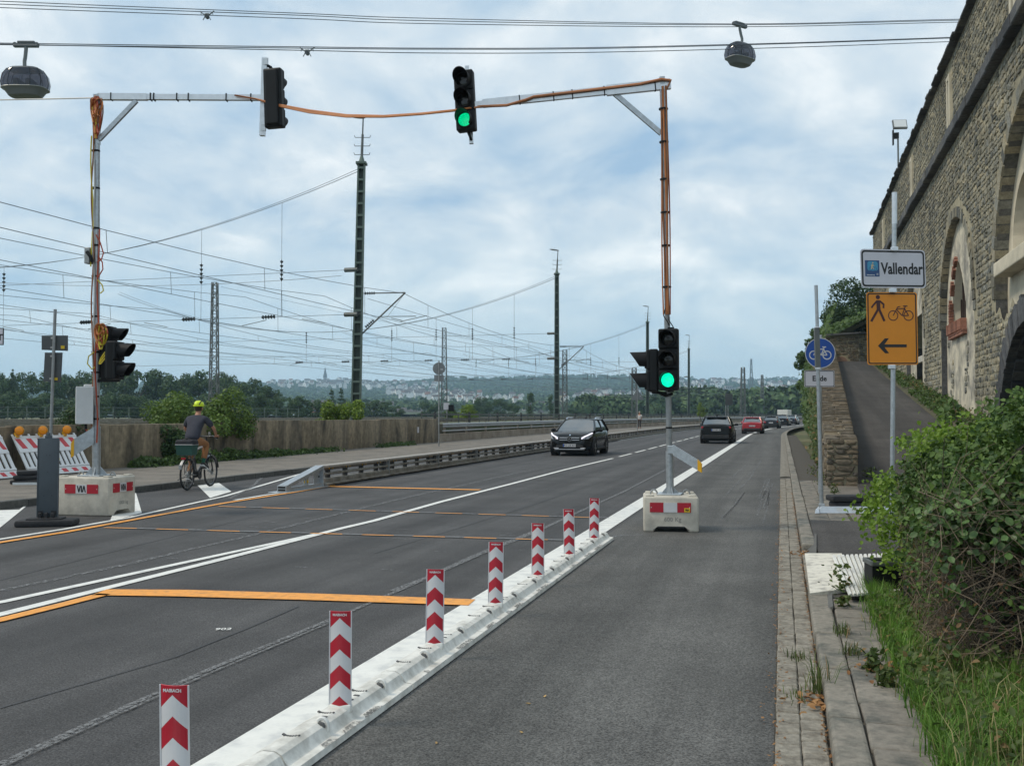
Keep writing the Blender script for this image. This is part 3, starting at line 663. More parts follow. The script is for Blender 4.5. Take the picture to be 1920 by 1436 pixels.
for k in range(len(prof) - 1):           # brick dressing on the far flank and the point
    (y0, z0), (y1, z1) = prof[k], prof[k + 1]
    if y0 < WB[0] - .2 or k % 3 == 1: continue
    for q in range(2):
        o = link('brick', bmn, fort); o.location = (.17, (y0 + y1) / 2 + .08 * q, (z0 + z1) / 2 + .1 * q + .06); o.rotation_euler = (math.atan2(z1 - z0, y1 - y0), 0, 0)
for k in range(8):
    o = link('brick', bmn, fort); o.location = (.17, WB[0] + WB[1] + .06, WB[2] + .1 + k * .095)
for i in range(12):
    o = link('brick', bmn, fort); o.location = (.11, WB[0] - 1.55 + i * .27, WB[2] - .16); o.rotation_euler = (PI / 2 + random.uniform(-.08, .08), 0, 0); o.scale = (1.6, 1.6, 1)
    for kk in (0, 1):
        o = link('brick', bmn, fort); o.location = (.13, WB[0] - 1.55 + i * .27, WB[2] - .36 - .1 * kk); o.rotation_euler = (random.uniform(-.08, .08), 0, 0)
# bay two: smooth plaster high up, arched window with a sill
c, r, sp = BAYS[0]; W2 = (-9.95, 1.75, 5.75, 6.1)
def bay2(y):
    t = arch_top(c, r, sp, y) or 0; wt = arch_top(W2[0], W2[1], W2[3], y); lo = 4.0
    return [(lo, W2[2]), (wt, t)] if wt else [(lo, t)]
mb = MB(); columns(mb, sorted(frange(c - r + .001, c + r - .001, .25) + [W2[0] + W2[1] * math.sin(t) for t in frange(-PI / 2, PI / 2, .15)] + [W2[0] - W2[1] - .002, W2[0] + W2[1] + .002]), bay2, .3); mb.obj('plaster_panel', M_['plaster2'], fort)
ol = [(W2[0] + W2[1], W2[2])] + [(W2[0] + W2[1] * math.cos(t), W2[3] + W2[1] * math.sin(t)) for t in frange(0, PI, .18)] + [(W2[0] - W2[1], W2[2])]
mb = MB()
for i in range(len(ol) - 1):
    (a, b), (c2, d2) = ol[i], ol[i + 1]; mb.add([(.3, a, b), (.3, c2, d2), (1.0, W2[0] + (c2 - W2[0]) * .8, d2), (1.0, W2[0] + (a - W2[0]) * .8, b)], [(0, 1, 2, 3)])
w2 = mb.obj('arched_window', M_['plaster2'], fort)
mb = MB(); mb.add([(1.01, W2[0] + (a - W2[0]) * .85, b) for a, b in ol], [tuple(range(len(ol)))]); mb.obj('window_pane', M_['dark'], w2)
mb = MB(); mb.rbox((.18, W2[0], W2[2] - .2), (.62, 2 * W2[1] + .7, .38), .03); mb.obj('window_sill', M_['plaster2'], w2)
for y in frange(W2[0] - 1.1, W2[0] + 1.1, .55): mb = MB(); mb.box((.94, y, 6.7), (.05, .05, 2.0)); mb.obj('window_bar', M_['dark'], w2)
# bay three: flush plaster strips round a doorway
c, r, sp = BAYS[2]
def bay3(y):
    t = arch_top(c, r, sp, y) or 0; d = abs(y - c)
    return [(6.2, t)] if d < 1.1 else [(-1, t)]
mb = MB(); columns(mb, sorted(frange(c - r + .001, c + r - .001, .3) + [c - 1.1, c + 1.1]), bay3, .2); mb.obj('plaster_panel', M_['plaster'], fort)
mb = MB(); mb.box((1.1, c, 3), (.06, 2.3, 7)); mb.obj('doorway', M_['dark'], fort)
mb = MB(); mb.rbox((.34, c, 4.2), (.2, 2.5, .3), .03); mb.obj('lintel', M_['concrete'], fort)
c, r, sp = BAYS[3]
mb = MB(); columns(mb, frange(c - r + .001, c + r - .001, .4), lambda y: [(-1, arch_top(c, r, sp, y) or 0)], .4); mb.obj('plaster_panel', M_['plaster'], fort)
# string course and coping, stone by stone
cm_ = MB().rbox((0, 0, 0), (.42, .78, .36), .03, 1).mesh('cornice_stone', M_['slate'])
y = LY0
while y < LY1:
    o = link('cornice_stone', cm_, fort); o.location = (-.08 + random.uniform(-.02, .02), y, COR + .17 + random.uniform(-.015, .015)); o.rotation_euler = (0, 0, random.uniform(-.02, .02)); y += .8
cm2 = MB().rbox((0, 0, 0), (.75, .58, .10), .02, 1).mesh('coping_slate', M_['slate'])
y = LY0
while y < LY1 + .3:
    o = link('coping_slate', cm2, fort); o.location = (.12 + random.uniform(-.04, .04), y, TOP + .06 + random.uniform(-.02, .02)); o.rotation_euler = (random.uniform(-.05, .05), random.uniform(-.04, .08), 0); y += .6
for ly in (-10.5, 0, 11.5, 26.5):
    mb = MB(); mb.rbox((-.02, ly - .24, 12.35), (.16, .2, 1.95), .02); mb.rbox((-.02, ly + .24, 12.35), (.16, .2, 1.95), .02); mb.box((-.02, ly, 13.4), (.16, .68, .16)); lo = mb.obj('loophole_frame', M_['plaster2'], fort)
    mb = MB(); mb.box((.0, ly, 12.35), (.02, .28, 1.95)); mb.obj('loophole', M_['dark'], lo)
# dark upright streak above bay one where water runs
# ---------------------------------------------------------------- low wall that holds the path
rw = thing('retaining_wall', 'brown dry stone retaining wall ending in a square pier beside the sloping path', 'wall')
def xo(y): return .95 + .024 * (y - 22.6)
def wt_(y): return max(1.12, rz_(y) + .75)
ys_ = frange(22.6, 78, 2)
strip('wall_core', [(xo, -.1), (xo, lambda y: wt_(y) - .02), (lambda y: xl(y) + .02, lambda y: wt_(y) - .02), (lambda y: xl(y) + .02, lambda y: rz_(y) - .3)], ys_, M_['mortar'], rw, follow=False)
mb = MB(); mb.add([(.95, 22.6, -.1), (1.58, 22.6, -.1), (1.58, 22.6, 1.1), (.95, 22.6, 1.1)], [(0, 1, 2, 3)]); mb.obj('pier_face', M_['mortar'], rw)
lay(stones_on((.94, 22.58, 0), (1, 0, 0), (0, 0, 1), (0, -1, 0), .66, 1.12, None, rh=(.08, .16), rw=(.18, .42), gap=.016, proud=(.015, .04)), rw, M_['drystone'], 60, lambda p: 0)
sf = []
y = 22.7
while y < 76:       # cap stones laid across the wall
    d = random.uniform(.14, .3); a, b = xo(y) - .03, xl(y) + .05; k = random.choice([1, 2, 2, 3])
    cuts = [a] + sorted(a + (b - a) * (i + random.uniform(-.12, .12)) / k for i in range(1, k)) + [b]
    for c0, c1 in zip(cuts[:-1], cuts[1:]):
        h = wt_(y) + random.uniform(.0, .06); g = .012; ol = [(c0 + g, y + g), ((c0 + c1) / 2, y + random.uniform(0, .03)), (c1 - g, y + g), (c1, y + d / 2), (c1 - g, y + d - g), ((c0 + c1) / 2, y + d - random.uniform(0, .03)), (c0 + g, y + d - g), (c0, y + d / 2)]
        cx_, cy_ = (c0 + c1) / 2, y + d / 2
        vs = [Vector((p[0], p[1], wt_(y) - .1)) for p in ol] + [Vector((p[0] + (cx_ - p[0]) * .1, p[1] + (cy_ - p[1]) * .14, h + random.uniform(-.01, .01))) for p in ol] + [Vector((cx_, cy_, h + .012))]
        sf.append((vs, Vector((cx_, cy_, h))))
    y += d
lay(sf, rw, M_['drystone'], 240, lambda p: p.y, 'cap_stone')
of = stones_on((.95, 22.6, 0), (.024, 1, 0), (0, 0, 1), (-1, 0, 0), 54, 6.8, lambda a, b: b < wt_(22.6 + a) - .02, rh=(.14, .28), rw=(.25, .6), gap=.02, proud=(.02, .07))
lay(of, rw, M_['drystone'], 0, lambda p: p.y, 'face_stone')
ew = thing('embankment_wall', 'ivy grown wall curving along the far right edge of the road', 'wall')
strip('wall_face', [(2.26, -.1), (2.35, 4.6), (3.4, 5.6), (9, 7)], frange(78, 330, 6), M_['mortar'], ew)
# bastion at the head of the path
ba = thing('bastion_wall', 'low brown stone wall with small blocked arch closing the head of the sloping path', 'wall')
mb = MB(); mb.add([(3.1, 74.5, 4), (5.35, 74.2, 4), (8.5, 76.5, 4), (8.5, 76.5, 7.35), (5.35, 74.2, 7.35), (3.1, 74.5, 7.25), (3.1, 84, 4), (3.1, 84, 7.25)], [(0, 1, 4, 5), (1, 2, 3, 4), (6, 0, 5, 7)]); mb.obj('wall', M_['mortar'], ba)
lay(stones_on((3.1, 74.48, 4.4), (2.25, -.3, 0) and Vector((2.25, -.3, 0)).normalized(), (0, 0, 1), (0, -1, 0), 2.27, 2.85, lambda a, b: math.hypot(a - 1.05, max(0, b - .95)) > .5, rh=(.16, .3), rw=(.25, .5), proud=(.02, .06)), ba, M_['drystone'], 120, lambda p: 0)
lay(stones_on((5.35, 74.18, 4.4), Vector((3.15, 2.3, 0)).normalized(), (0, 0, 1), Vector((.59, -.8, 0)), 3.9, 2.9, None, rh=(.16, .3), rw=(.25, .5), proud=(.02, .06)), ba, M_['stone'], 160, lambda p: 0, 'grey_stone')
mb = MB(); mb.prism([(-.46, 0)] + [(.46 * math.cos(t), .95 + .46 * math.sin(t)) for t in frange(PI, 0, .3)] + [(.46, 0)], -.03, .1, T=Tm((4.14, 74.3, 4.4)) @ UPRIGHT); mb.obj('blocked_arch', pm('pink_render', (.36, .22, .16), .9, var=.15), ba)
mb = MB(); mb.bar((3.0, 74.4, 7.35), (5.4, 74.05, 7.45), .5, .12); mb.bar((5.3, 74.1, 7.46), (8.6, 76.4, 7.46), .5, .12); mb.obj('coping', M_['slate'], ba)
hs = struct(strip('hillside', [(2.4, 4.6), (3.2, 7.1), (5.5, 8.4), (9, 10.5), (16, 13), (40, 22)], frange(75.5, 240, 6), M_['field'], follow=True))
# floodlight on the roof terrace
fl = thing('floodlight', 'floodlight on a thin pole above the fortress roof edge', 'floodlight', (7.0, 63.8, TOP))
mb = MB(); mb.cyl((0, 0, -.1), (0, 0, 4.7), .06, .05, 8); mb.obj('pole', M_['mastd'], fl)
mb = MB(); mb.box((-.1, 0, 4.6), (.3, .2, .35)); mb.box((-.28, 0, 4.5), (.08, .3, .9)); mb.obj('bracket', M_['black'], fl)
T = Tm((.1, -.1, 5.25)) @ Rz(.2) @ Matrix.Rotation(R(-20), 4, 'X')
mb = MB(); mb.rbox((0, 0, 0), (.85, .16, .62), .03, T=T); mb.obj('housing', M_['mastd'], fl)
mb = MB(); mb.box((0, -.083, .02), (.74, .01, .5), T=T); mb.obj('glass', pm('flood_glass', (.7, .72, .72), .15, var=0), fl)
# ================================================================ SIGNAL GANTRIES
GRP_TL = 'temporary traffic lights on the gantries'
def traffic_light(label, n, lit, loc, rz, tilt=0.0, sc=1.0, litmat='greenlamp', group=GRP_TL):
    t = thing('traffic_light', label, 'traffic light', loc, rz, group, rot=(0, tilt, rz)); t.scale = (sc,) * 3; H = .296 * n
    mb = MB(); mb.rbox((0, .05, 0), (.28, .13, H), .025)
    for i in range(n): mb.rbox((0, -.02, H / 2 - .148 - .296 * i), (.284, .05, .285), .02)
    mb.rbox((0, .125, 0), (.2, .06, H - .06), .02); mb.obj('housing', M_['black'], t)
    for i in range(n):
        zc_ = H / 2 - .148 - .296 * i; T = Tm((0, -.045, zc_)) @ Matrix.Rotation(PI / 2, 4, 'X')
        mb = MB(); mb.lathe([(.0, .012), (.05, .010), (.09, .004), (.1, 0)], 22, T=T); mb.obj('lens', M_[litmat] if i == lit else M_['lensoff'], t, 40)
        mb = MB(); mb.lathe([(.1, 0), (.1, .03), (.118, .03), (.12, 0)], 22, T=T)
        vs = []; k_ = 20; a0, a1 = R(-48), R(228)
        for j in range(k_ + 1):
            a = a0 + (a1 - a0) * j / k_; s_ = max(0, math.sin(a)) if a < PI / 2 or a < PI else 0; ln = .10 + .13 * max(0, (math.sin(a) + .75) / 1.75)
            for (rr, yy) in ((.116, -.05), (.112, -.05 - ln), (.104, -.05 - ln), (.108, -.05)): vs.append((rr * math.cos(a), yy, zc_ + rr * math.sin(a) - .0 * ln))
        fs = [(4 * j + q, 4 * j + (q + 1) % 4, 4 * j + 4 + (q + 1) % 4, 4 * j + 4 + q) for j in range(k_) for q in range(4)]; fs += [(0, 1, 2, 3), tuple(4 * k_ + q for q in (3, 2, 1, 0))]
        mb.add(vs, fs); mb.obj('visor', M_['visor'], t, 35)
        if i != lit:
            mb = MB(); mb.ell((.0, -.062, zc_ + .012), (.03, .006, .014), 8, 4); mb.obj('lamp_glint', pm('lens_glint_grey', (.09, .09, .1), .1, var=0) if 'glintm' not in M_ else M_['glintm'], t)  # grey blob painted as a reflection on the unlit lens
    return t
M_['glintm'] = pm('lens_glint_grey', (.10, .10, .11), .1, var=0)
def strip_board(mb_parent, T, wd, ht, via=False, sticker=False):
    third = wd / 3
    for i in range(3):
        mb = MB(); mb.box((-wd / 2 + third * (i + .5), -.004, 0), (third - .002, .008, ht), T=T)
        o = mb.obj('reflective_panel', M_['sheet'] if i == 1 else M_['red'], mb_parent)
        if i != 1:
            mb = MB(); mb.cyl((-wd / 2 + third * (i + .5) + (third * .4 if i else -third * .4), -.01, 0), (-wd / 2 + third * (i + .5) + (third * .4 if i else -third * .4), -.004, 0), .008, n=6, T=T); mb.obj('rivet', M_['sheet'], o)
    if via:      # the maker's mark: V, I and an A without its bar
        mb = MB(); h = ht * .36; s_ = third * .13
        def stroke(a, b): mb.add([(a[0] - .011, -.0095, a[1]), (a[0] + .011, -.0095, a[1]), (b[0] + .011, -.0095, b[1]), (b[0] - .011, -.0095, b[1])], [(0, 1, 2, 3)], T=T)
        stroke((-.34 * third, h), (-.2 * third, -h)); stroke((-.2 * third, -h), (-.07 * third, h)); stroke((.03 * third, -h), (.03 * third, h)); stroke((.12 * third, -h), (.25 * third, h)); stroke((.25 * third, h), (.38 * third, -h))
        mb.obj('lettering', M_['printk'], mb_parent)
    if sticker:
        mb = MB(); mb.box((wd / 2 - .055, -.011, -ht * .25), (.08, .006, .055), T=T); o = mb.obj('sticker', M_['yellow'], mb_parent)
        t_ = text_mesh('VIA', .035, M_['printk'], .0005, .002); q = link('lettering', t_, o); q.matrix_basis = T @ Tm((wd / 2 - .055, -.0155, -ht * .25)) @ UPRIGHT
def block(label, loc, rz, wd, dp, ht, kg, leg, via, sticker, lugs=True):
    t = thing('concrete_block', label, 'concrete block', loc, rz, 'concrete ballast blocks of the signal gantries'); mb = MB()
    cut = .115
    w2 = (dp if via else wd) / 2; prof = [(-w2, 0), (-w2 + leg, 0), (-w2 + leg + .03, cut), (w2 - leg - .03, cut), (w2 - leg, 0), (w2, 0), (w2, ht), (-w2, ht)]
    k = (wd if via else dp) / 2; mb.bprism(prof, -k, k, .03, 3, T=(Rz(PI / 2) if via else Matrix()) @ UPRIGHT)
    if via: mb.rbox((0, -.1, cut / 2 + .03), (.5, dp - .5, cut), .02)
    mb.obj('body', M_['concrete'], t, 50)
    mb = MB()
    for sx in (-1, 1):
        for sy in (-1, 1): mb.rbox((sx * (wd / 2 - .09), sy * (dp / 2 - .09), ht + .008), (.12, .12, .035), .02)
    mb.obj('stacking_stud', M_['concrete'], t, 50)
    strip_board(t, Tm((-.01, -dp / 2 - .002, ht * .70)), wd * .74 if not via else wd * .62, ht * .27 if not via else ht * .235, via, sticker)
    if via: strip_board(t, Tm((wd / 2 + .002, 0, ht * .72)) @ Rz(PI / 2), dp * .74, ht * .235, True)
    me = text_mesh(kg, .085, M_['kgt'], .001, .001); o = link('cast_lettering', me, t); o.matrix_basis = (Tm((.02, -dp / 2 - .0015, ht * .36)) if not via else Tm((wd / 2 + .0015, .02, ht * .32)) @ Rz(PI / 2)) @ UPRIGHT
    if lugs:
        for sx in (-.3, .3):
            mb = MB(); mb.tube([(sx * wd + .05 * math.cos(a), 0.02 * dp, ht + .07 * math.sin(a)) for a in frange(0, PI, .4)], .012, 6); mb.obj('lifting_loop', M_['galvd'], t, 60)
    return t
M_['kgt'] = pm('cast_mark', (.27, .26, .235), .85, var=.1)
# ---- right gantry
DB = None
q = G(1258.5, 998); QB = Vector(q); rzR = R(8); dv = Vector((-math.sin(rzR), math.cos(rzR), 0)); blkR = QB + dv * .385
block('squat concrete block with 600 Kg mark under the right signal pole', blkR, rzR, .775, .77, .5, '600 Kg', .15, False, True, True)
mR = thing('signal_gantry', 'right signal mast with cable wrapped pole and overhead arm on the 600 Kg block', 'signal mast', (blkR.x, blkR.y, .5), 0, 'temporary signal gantries')
oR = Vector((blkR.x, blkR.y, .5)); dR = DEP(blkR); LR = lambda px, py, dd=0: P(px, py, dR + dd) - oR
pt, pb = LR(1243, 152), Vector((0, 0, 0)); pm_ = pb.lerp(pt, .42)
mb = MB(); mb.cyl(pb, pb + (pt - pb) * .43, .043, .043, 14); mb.cyl(pb + (pt - pb) * .43, pb + (pt - pb) * 1.0, .036, .036, 14); mb.obj('pole', M_['galvd'], mR, 60)
mb = MB(); mb.rbox((0, 0, .012), (.34, .34, .022), .004); 
for a in (0, PI / 2, PI, 3 * PI / 2): mb.prism([(.03, 0), (.15, 0), (.03, .14)], -.006, .006, T=Rz(a + .4) @ UPRIGHT)
mb.cyl((0, 0, .02), pb + (pt - pb) * .105, .055, .055, 12); mb.obj('foot', M_['galv'], mR, 50)
a0, a1 = LR(1257, 158), LR(905, 195)
mb = MB(); mb.bar(a0, a0.lerp(a1, .34), .075, .145); mb.bar(a0.lerp(a1, .335), a1, .06, .115); mb.bar(a1.lerp(a0, .01), LR(888, 197), .05, .08); mb.obj('arm', M_['alu'], mR)
mb = MB(); mb.bar(LR(1241, 145), LR(1244, 205), .075, .075); mb.obj('arm_socket', M_['galv'], mR)
mb = MB(); mb.bar(LR(1151, 175, .02), LR(1240, 251, .02), .045, .07); mb.obj('brace', M_['galv'], mR)
mb = MB(); mb.bar(LR(875.5, 125, .16), LR(884, 270, .16), .06, .07); mb.obj('hanger_bar', M_['alu'], mR)
mb = MB(); mb.tube([LR(877, 246, .05), LR(882, 258, .08), LR(884, 264, .15)], .022); mb.obj('lower_bracket', M_['black'], mR)
for u in (.08, .35, .52, .62, .8): q = a0.lerp(a1, u); mb = MB(); mb.bar(q, q + (a1 - a0) * .006, .085 if u < .34 else .07, .155 if u < .34 else .125); mb.obj('strap', M_['black'], mR)
for k, (mt, ox, r_) in enumerate((('cabb', .04, .014), ('cabo', .014, .015), ('cabb', -.018, .014), ('cabo', -.042, .011), ('cabr', .055, .010))):
    pts = [pb.lerp(pt, u) + Vector((ox + .012 * math.sin(9 * u + k * 2), -.05 + .008 * k, 0)) for u in frange(.435, .985, .035)]; mb = MB(); mb.tube(pts, r_, 6); mb.obj('cable', M_[mt], mR, 60)
pts = [LR(1250, 168, -.06), LR(1258, 152, -.06), LR(1240, 150, -.07), LR(1200, 159, -.05), LR(1100, 171, -.05), LR(1000, 183, -.05), LR(985, 189, -.06), LR(950, 199, -.05), LR(905, 201, -.04), LR(890, 202, -.02)]
for k in range(2): mb = MB(); mb.tube([q + Vector((0, .012 * k, .018 * k)) for q in pts], .014, 6); mb.obj('arm_cable', M_['cabo' if k else 'cabb'], mR, 60)
for u in (.5, .6, .68, .76, .85, .93): mb = MB(); q = pb.lerp(pt, u); mb.cyl(q, q + (pt - pb) * .004, .068, n=10); mb.obj('strap', M_['black'], mR)
for u in (.16, .27): mb = MB(); q = pb.lerp(pt, u); mb.cyl(q, q + (pt - pb) * .004, .048, n=10); mb.obj('strap', M_['black'], mR)
def plate_bar(parent, a, b, top):    # flat bar with an amber end sticking out from the pole
    mb = MB(); u = b - a; up = Vector((0, 0, top)); n_ = u.cross(up).normalized() * .018
    k = .86; e0 = a + u * k
    mb.add([a - n_, e0 - n_, e0 + up - n_, a + up - n_, a + n_, e0 + n_, e0 + up + n_, a + up + n_], [(0, 1, 2, 3), (7, 6, 5, 4), (0, 4, 5, 1), (1, 5, 6, 2), (2, 6, 7, 3), (3, 7, 4, 0)]); mb.obj('flag_plate', M_['galv'], parent)
    mb = MB(); mb.add([e0 - n_ * 1.3, b - n_ * 1.3, b + up * .85 - n_ * 1.3, e0 + up * 1.02 - n_ * 1.3, e0 + n_ * 1.3, b + n_ * 1.3, b + up * .85 + n_ * 1.3, e0 + up * 1.02 + n_ * 1.3], [(0, 1, 2, 3), (7, 6, 5, 4), (0, 4, 5, 1), (1, 5, 6, 2), (2, 6, 7, 3), (3, 7, 4, 0)]); mb.obj('amber_end', M_['amberb'], parent)
plate_bar(mR, LR(1262, 853, -.05), LR(1316, 886, -.2), .15); mb = MB(); mb.rbox(LR(1259, 843), (.11, .11, .13), .015); mb.obj('clamp', M_['galv'], mR)
for (px, py, rr) in ((1247, 600, .03), (1256, 607, .035)): mb = MB(); mb.tube([LR(px, py - 22, -.05), LR(px - 3, py - 8, -.07), LR(px + 5, py + 4, -.06), LR(px + 8, py + 10, -.03)], .008, 5); mb.obj('loose_cable', M_['cabk'], mR)
mb = MB(); mb.cyl(LR(1256, 614), LR(1257, 735), .052, n=10); mb.obj('signal_clamp', M_['black'], mR)
tl = traffic_light('traffic light with bright green lamp on the right pole above the 600 Kg block', 3, 2, P(1253.5, 674, dR - .16), R(-2), 0, 1.0)
tl2 = traffic_light('traffic light with green lamp hanging from the right overhead arm', 3, 2, P(871.5, 189, dR - .02), R(3), R(-3.2), 1.0, 'greenlamp2')
tl3 = traffic_light('two lens signal facing left beside the right pole', 2, -1, P(1219, 695, dR + .02), R(-84), 0, 1.04)
mb = MB()
for k in range(5): mb.tube([P(1226, 668 + 6 * k, dR - .02), P(1233, 666 + 6 * k, dR - .1), P(1240, 672 + 6 * k, dR - .1), P(1244, 690 + 5 * k, dR)], .01, 5)
o = mb.obj('signal_wires', M_['cabg']); prop(o, 'bundle of pale grey wires joining the two signals on the right pole', 'cable')
mb = MB(); mb.bar(P(1218, 664, dR), P(1240, 664, dR), .03, .03); mb.bar(P(1222, 735, dR), P(1256, 738, dR), .04, .04); mb.tube([P(1236, 737, dR), P(1248, 742, dR - .03), P(1262, 738, dR - .05)], .022); o = mb.obj('signal_bracket', M_['black']); prop(o, 'black bracket arms carrying the signals on the right pole', 'bracket')
# ---- left gantry
A, B, Cc = G(103, 966), G(204, 968.5), G(248, 948); wd = (B - A).length; dpth = .74
rzL = math.atan2((B - A).y, (B - A).x); dn = Vector((-math.sin(rzL), math.cos(rzL), 0)); blkL = (A + B) / 2 + dn * dpth / 2
block('pale concrete block with VIA boards under the left signal pole', blkL, rzL, wd, dpth, .63, '1000 kg', .16, True, False, True)
oL = Vector((blkL.x, blkL.y, .63)); dL = DEP(blkL); LL = lambda px, py, dd=0: P(px, py, dL + dd) - oL
mL = thing('signal_gantry', 'left signal mast with tangled cable loops at its top and arm over the road', 'signal mast', oL, 0, 'temporary signal gantries')
pt = LL(182, 178); pb = Vector((0, 0, 0))
mb = MB(); mb.cyl(pb, pb.lerp(pt, .88), .052, .048, 14); mb.bar(pb.lerp(pt, .87), pt, .09, .09); mb.obj('pole', M_['galv'], mL, 60)
mb = MB(); mb.rbox((0, 0, .012), (.42, .42, .024), .004)
for a in (0, PI / 2, PI, 3 * PI / 2): mb.prism([(.03, 0), (.2, 0), (.03, .2)], -.008, .008, T=Rz(a + .4) @ UPRIGHT)
mb.cyl((0, 0, .02), pb.lerp(pt, .13), .068, .068, 12); mb.obj('foot', M_['galv'], mL, 50)
a0, a1 = LL(184, 182), LL(492, 184)
mb = MB(); mb.bar(a0, a0.lerp(a1, .3), .085, .105); mb.bar(a0.lerp(a1, .3), a1, .075, .09); mb.obj('arm', M_['alu'], mL)
mb = MB(); mb.bar(LL(186, 262), LL(256, 189), .055, .07); mb.obj('brace', M_['galv'], mL)
mb = MB(); mb.bar(LL(497, 110), LL(492, 255), .085, .1); mb.obj('hanger_bar', M_['alu'], mL)
mb = MB(); mb.box(LL(497, 116, -.05), (.11, .02, .11)); mb.box(LL(493, 240, -.05), (.11, .02, .11)); mb.obj('clamp', M_['galv'], mL)
mb = MB(); mb.tube([LL(499, 122), LL(508, 127), LL(512, 134)], .025); mb.obj('upper_bracket', M_['black'], mL)
for u in (.08, .32, .34, .48, .55, .78, .93): q = a0.lerp(a1, u); mb = MB(); mb.bar(q, q + (a1 - a0) * .006, .1, .12); mb.obj('strap', M_['black'], mL)
for k in range(18):       # tangle of loops at the top
    cx_, cy_ = 180 + random.uniform(-6, 6), 182 + random.uniform(-2, 8); ln = random.uniform(20, 78); w_ = random.uniform(3, 12); dd = random.uniform(-.12, .02)
    pts = [LL(cx_ + w_ * math.sin(t) * (.6 + .4 * math.cos(t)), cy_ + ln / 2 - ln / 2 * math.cos(t), dd + .05 * math.sin(3 * t)) for t in frange(0, 2 * PI, .45)]
    mb = MB(); mb.tube(pts, .0125, 5); mb.obj('cable_loop', M_[('cabo', 'cabr', 'cabb', 'cabo', 'cabo', 'cabb', 'cabr')[k % 7]], mL, 60)
for k in range(5):
    pts = [LL(178 + random.uniform(-4, 4), 200 + 15 * j, -.07) for j in range(5)]; mb = MB(); mb.tube(pts, .014, 5); mb.obj('cable_tail', M_[('caby', 'cabo', 'cabr')[k % 3]], mL, 60)
for k, (mt, ox, y0, y1) in enumerate((('cabb', -.05, 230, 800), ('cabr', .05, 430, 640), ('caby', -.06, 255, 500), ('cabr', .015, 640, 830), ('cabg', -.03, 300, 760))):
    pts = [LL(179 + (ox * 110) + 2.2 * math.sin(yy * .03 + k), yy, -.06) for yy in frange(y0, y1, 24)]; mb = MB(); mb.tube(pts, .013, 5); mb.obj('cable', M_[mt], mL, 60)
for (mt, pp) in (('cabr', [(180, 440), (188, 455), (194, 475), (190, 487), (182, 492)]), ('cabr', [(184, 480), (192, 492), (193, 505), (184, 520)]), ('caby', [(183, 525), (192, 535), (194, 545), (188, 550)]), ('caby', [(177, 660), (166, 668), (164, 682), (172, 692), (178, 688)])):
    mb = MB(); mb.tube([LL(a, b, -.07) for a, b in pp], .011, 5); mb.obj('loose_cable', M_[mt], mL, 60)
mb = MB(); mb.rbox(LL(167, 480, -.02), (.1, .12, .27), .01); mb.obj('junction_box', M_['galvd'], mL); mb = MB(); mb.tube([LL(163, 472, -.1), LL(169, 480, -.12), LL(174, 492, -.1)], .03, 6); mb.obj('connector', M_['black'], mL)
for yy in (285, 355, 430, 462, 520, 595, 662, 700, 745, 787): mb = MB(); q = LL(178.5 + (800 - yy) * .003, yy); mb.cyl(q, q + Vector((0, 0, .03)), .066, n=10); mb.obj('strap', M_['black'], mL)
plate_bar(mL, LL(176, 832, -.06), LL(133, 858, -.15), .28)
# cabinet hung on the pole
cbn = thing('control_cabinet', 'white and grey control cabinet strapped to the left signal pole', 'cabinet', P(158, 760, dL - .05), YAW + R(28)); 
mb = MB(); mb.rbox((0, .0, 0), (.26, .2, .6), .012); mb.obj('box', M_['cabinets'], cbn); mb = MB(); mb.rbox((-.005, -.12, 0), (.27, .045, .62), .01); mb.obj('door', M_['cabinet'], cbn)
mb = MB(); mb.rbox((.06, 0, .325), (.14, .14, .05), .015); mb.obj('cap', M_['cabinet'], cbn); mb = MB(); mb.cyl((.03, 0, -.3), (.03, 0, -.45), .022, n=8); mb.obj('outlet', M_['black'], cbn)
for k in range(3): mb = MB(); mb.tube([(.03 + .02 * k, -.02, -.4), (.05 + .02 * k, -.05, -.47), (.1 + .02 * k, -.05, -.46), (.16, -.02, -.4)], .01, 5); mb.obj('cable', M_[('cabr', 'cabo', 'caby')[k]], cbn, 60)
tA = traffic_light('three lens signal facing right high on the left pole behind the orange cable tangle', 3, -1, P(208, 662, dL + .12), R(104), 0, 1.02)
tB = traffic_light('two lens signal with long hoods facing right on the left pole', 2, -1, P(220, 676, dL - .15), R(97), 0, 1.08)
tC = traffic_light('traffic light on the left overhead arm seen from behind', 3, -1, P(516, 187, dL), R(186), R(2.0), 1.12)
for k in range(15):
    cx_, cy_ = 190 + random.uniform(-4, 5), 608; ln = random.uniform(18, 50); w_ = random.uniform(3, 9); dd = -.12 + random.uniform(-.1, .06)
    pts = [P(cx_ + w_ * math.sin(t), cy_ + ln / 2 - ln / 2 * math.cos(t) + 3 * math.sin(2 * t), dL + dd + .03 * math.sin(3 * t)) for t in frange(0, 2 * PI, .45)]
    mb = MB(); mb.tube(pts, .013, 5); o = mb.obj('cable_loop', M_[('cabo', 'cabr', 'caby', 'cabo')[k % 4]], None, 60)
    prop(o, 'looped orange and yellow cable hanging behind the signals on the left pole', 'cable', 'cable loops behind the left signals')
for k in range(3):
    mb = MB(); mb.tube([P(206, 655 + 6 * k, dL - .1), P(197, 660 + 6 * k, dL - .14), P(189, 672 + 5 * k, dL - .12), P(186, 680 + k, dL - .08)], .012, 5); o = mb.obj('signal_wire', M_['caby'], None, 60); prop(o, 'yellow wire curving from the left pole into the two lens signal', 'cable', 'yellow wires of the left signal')
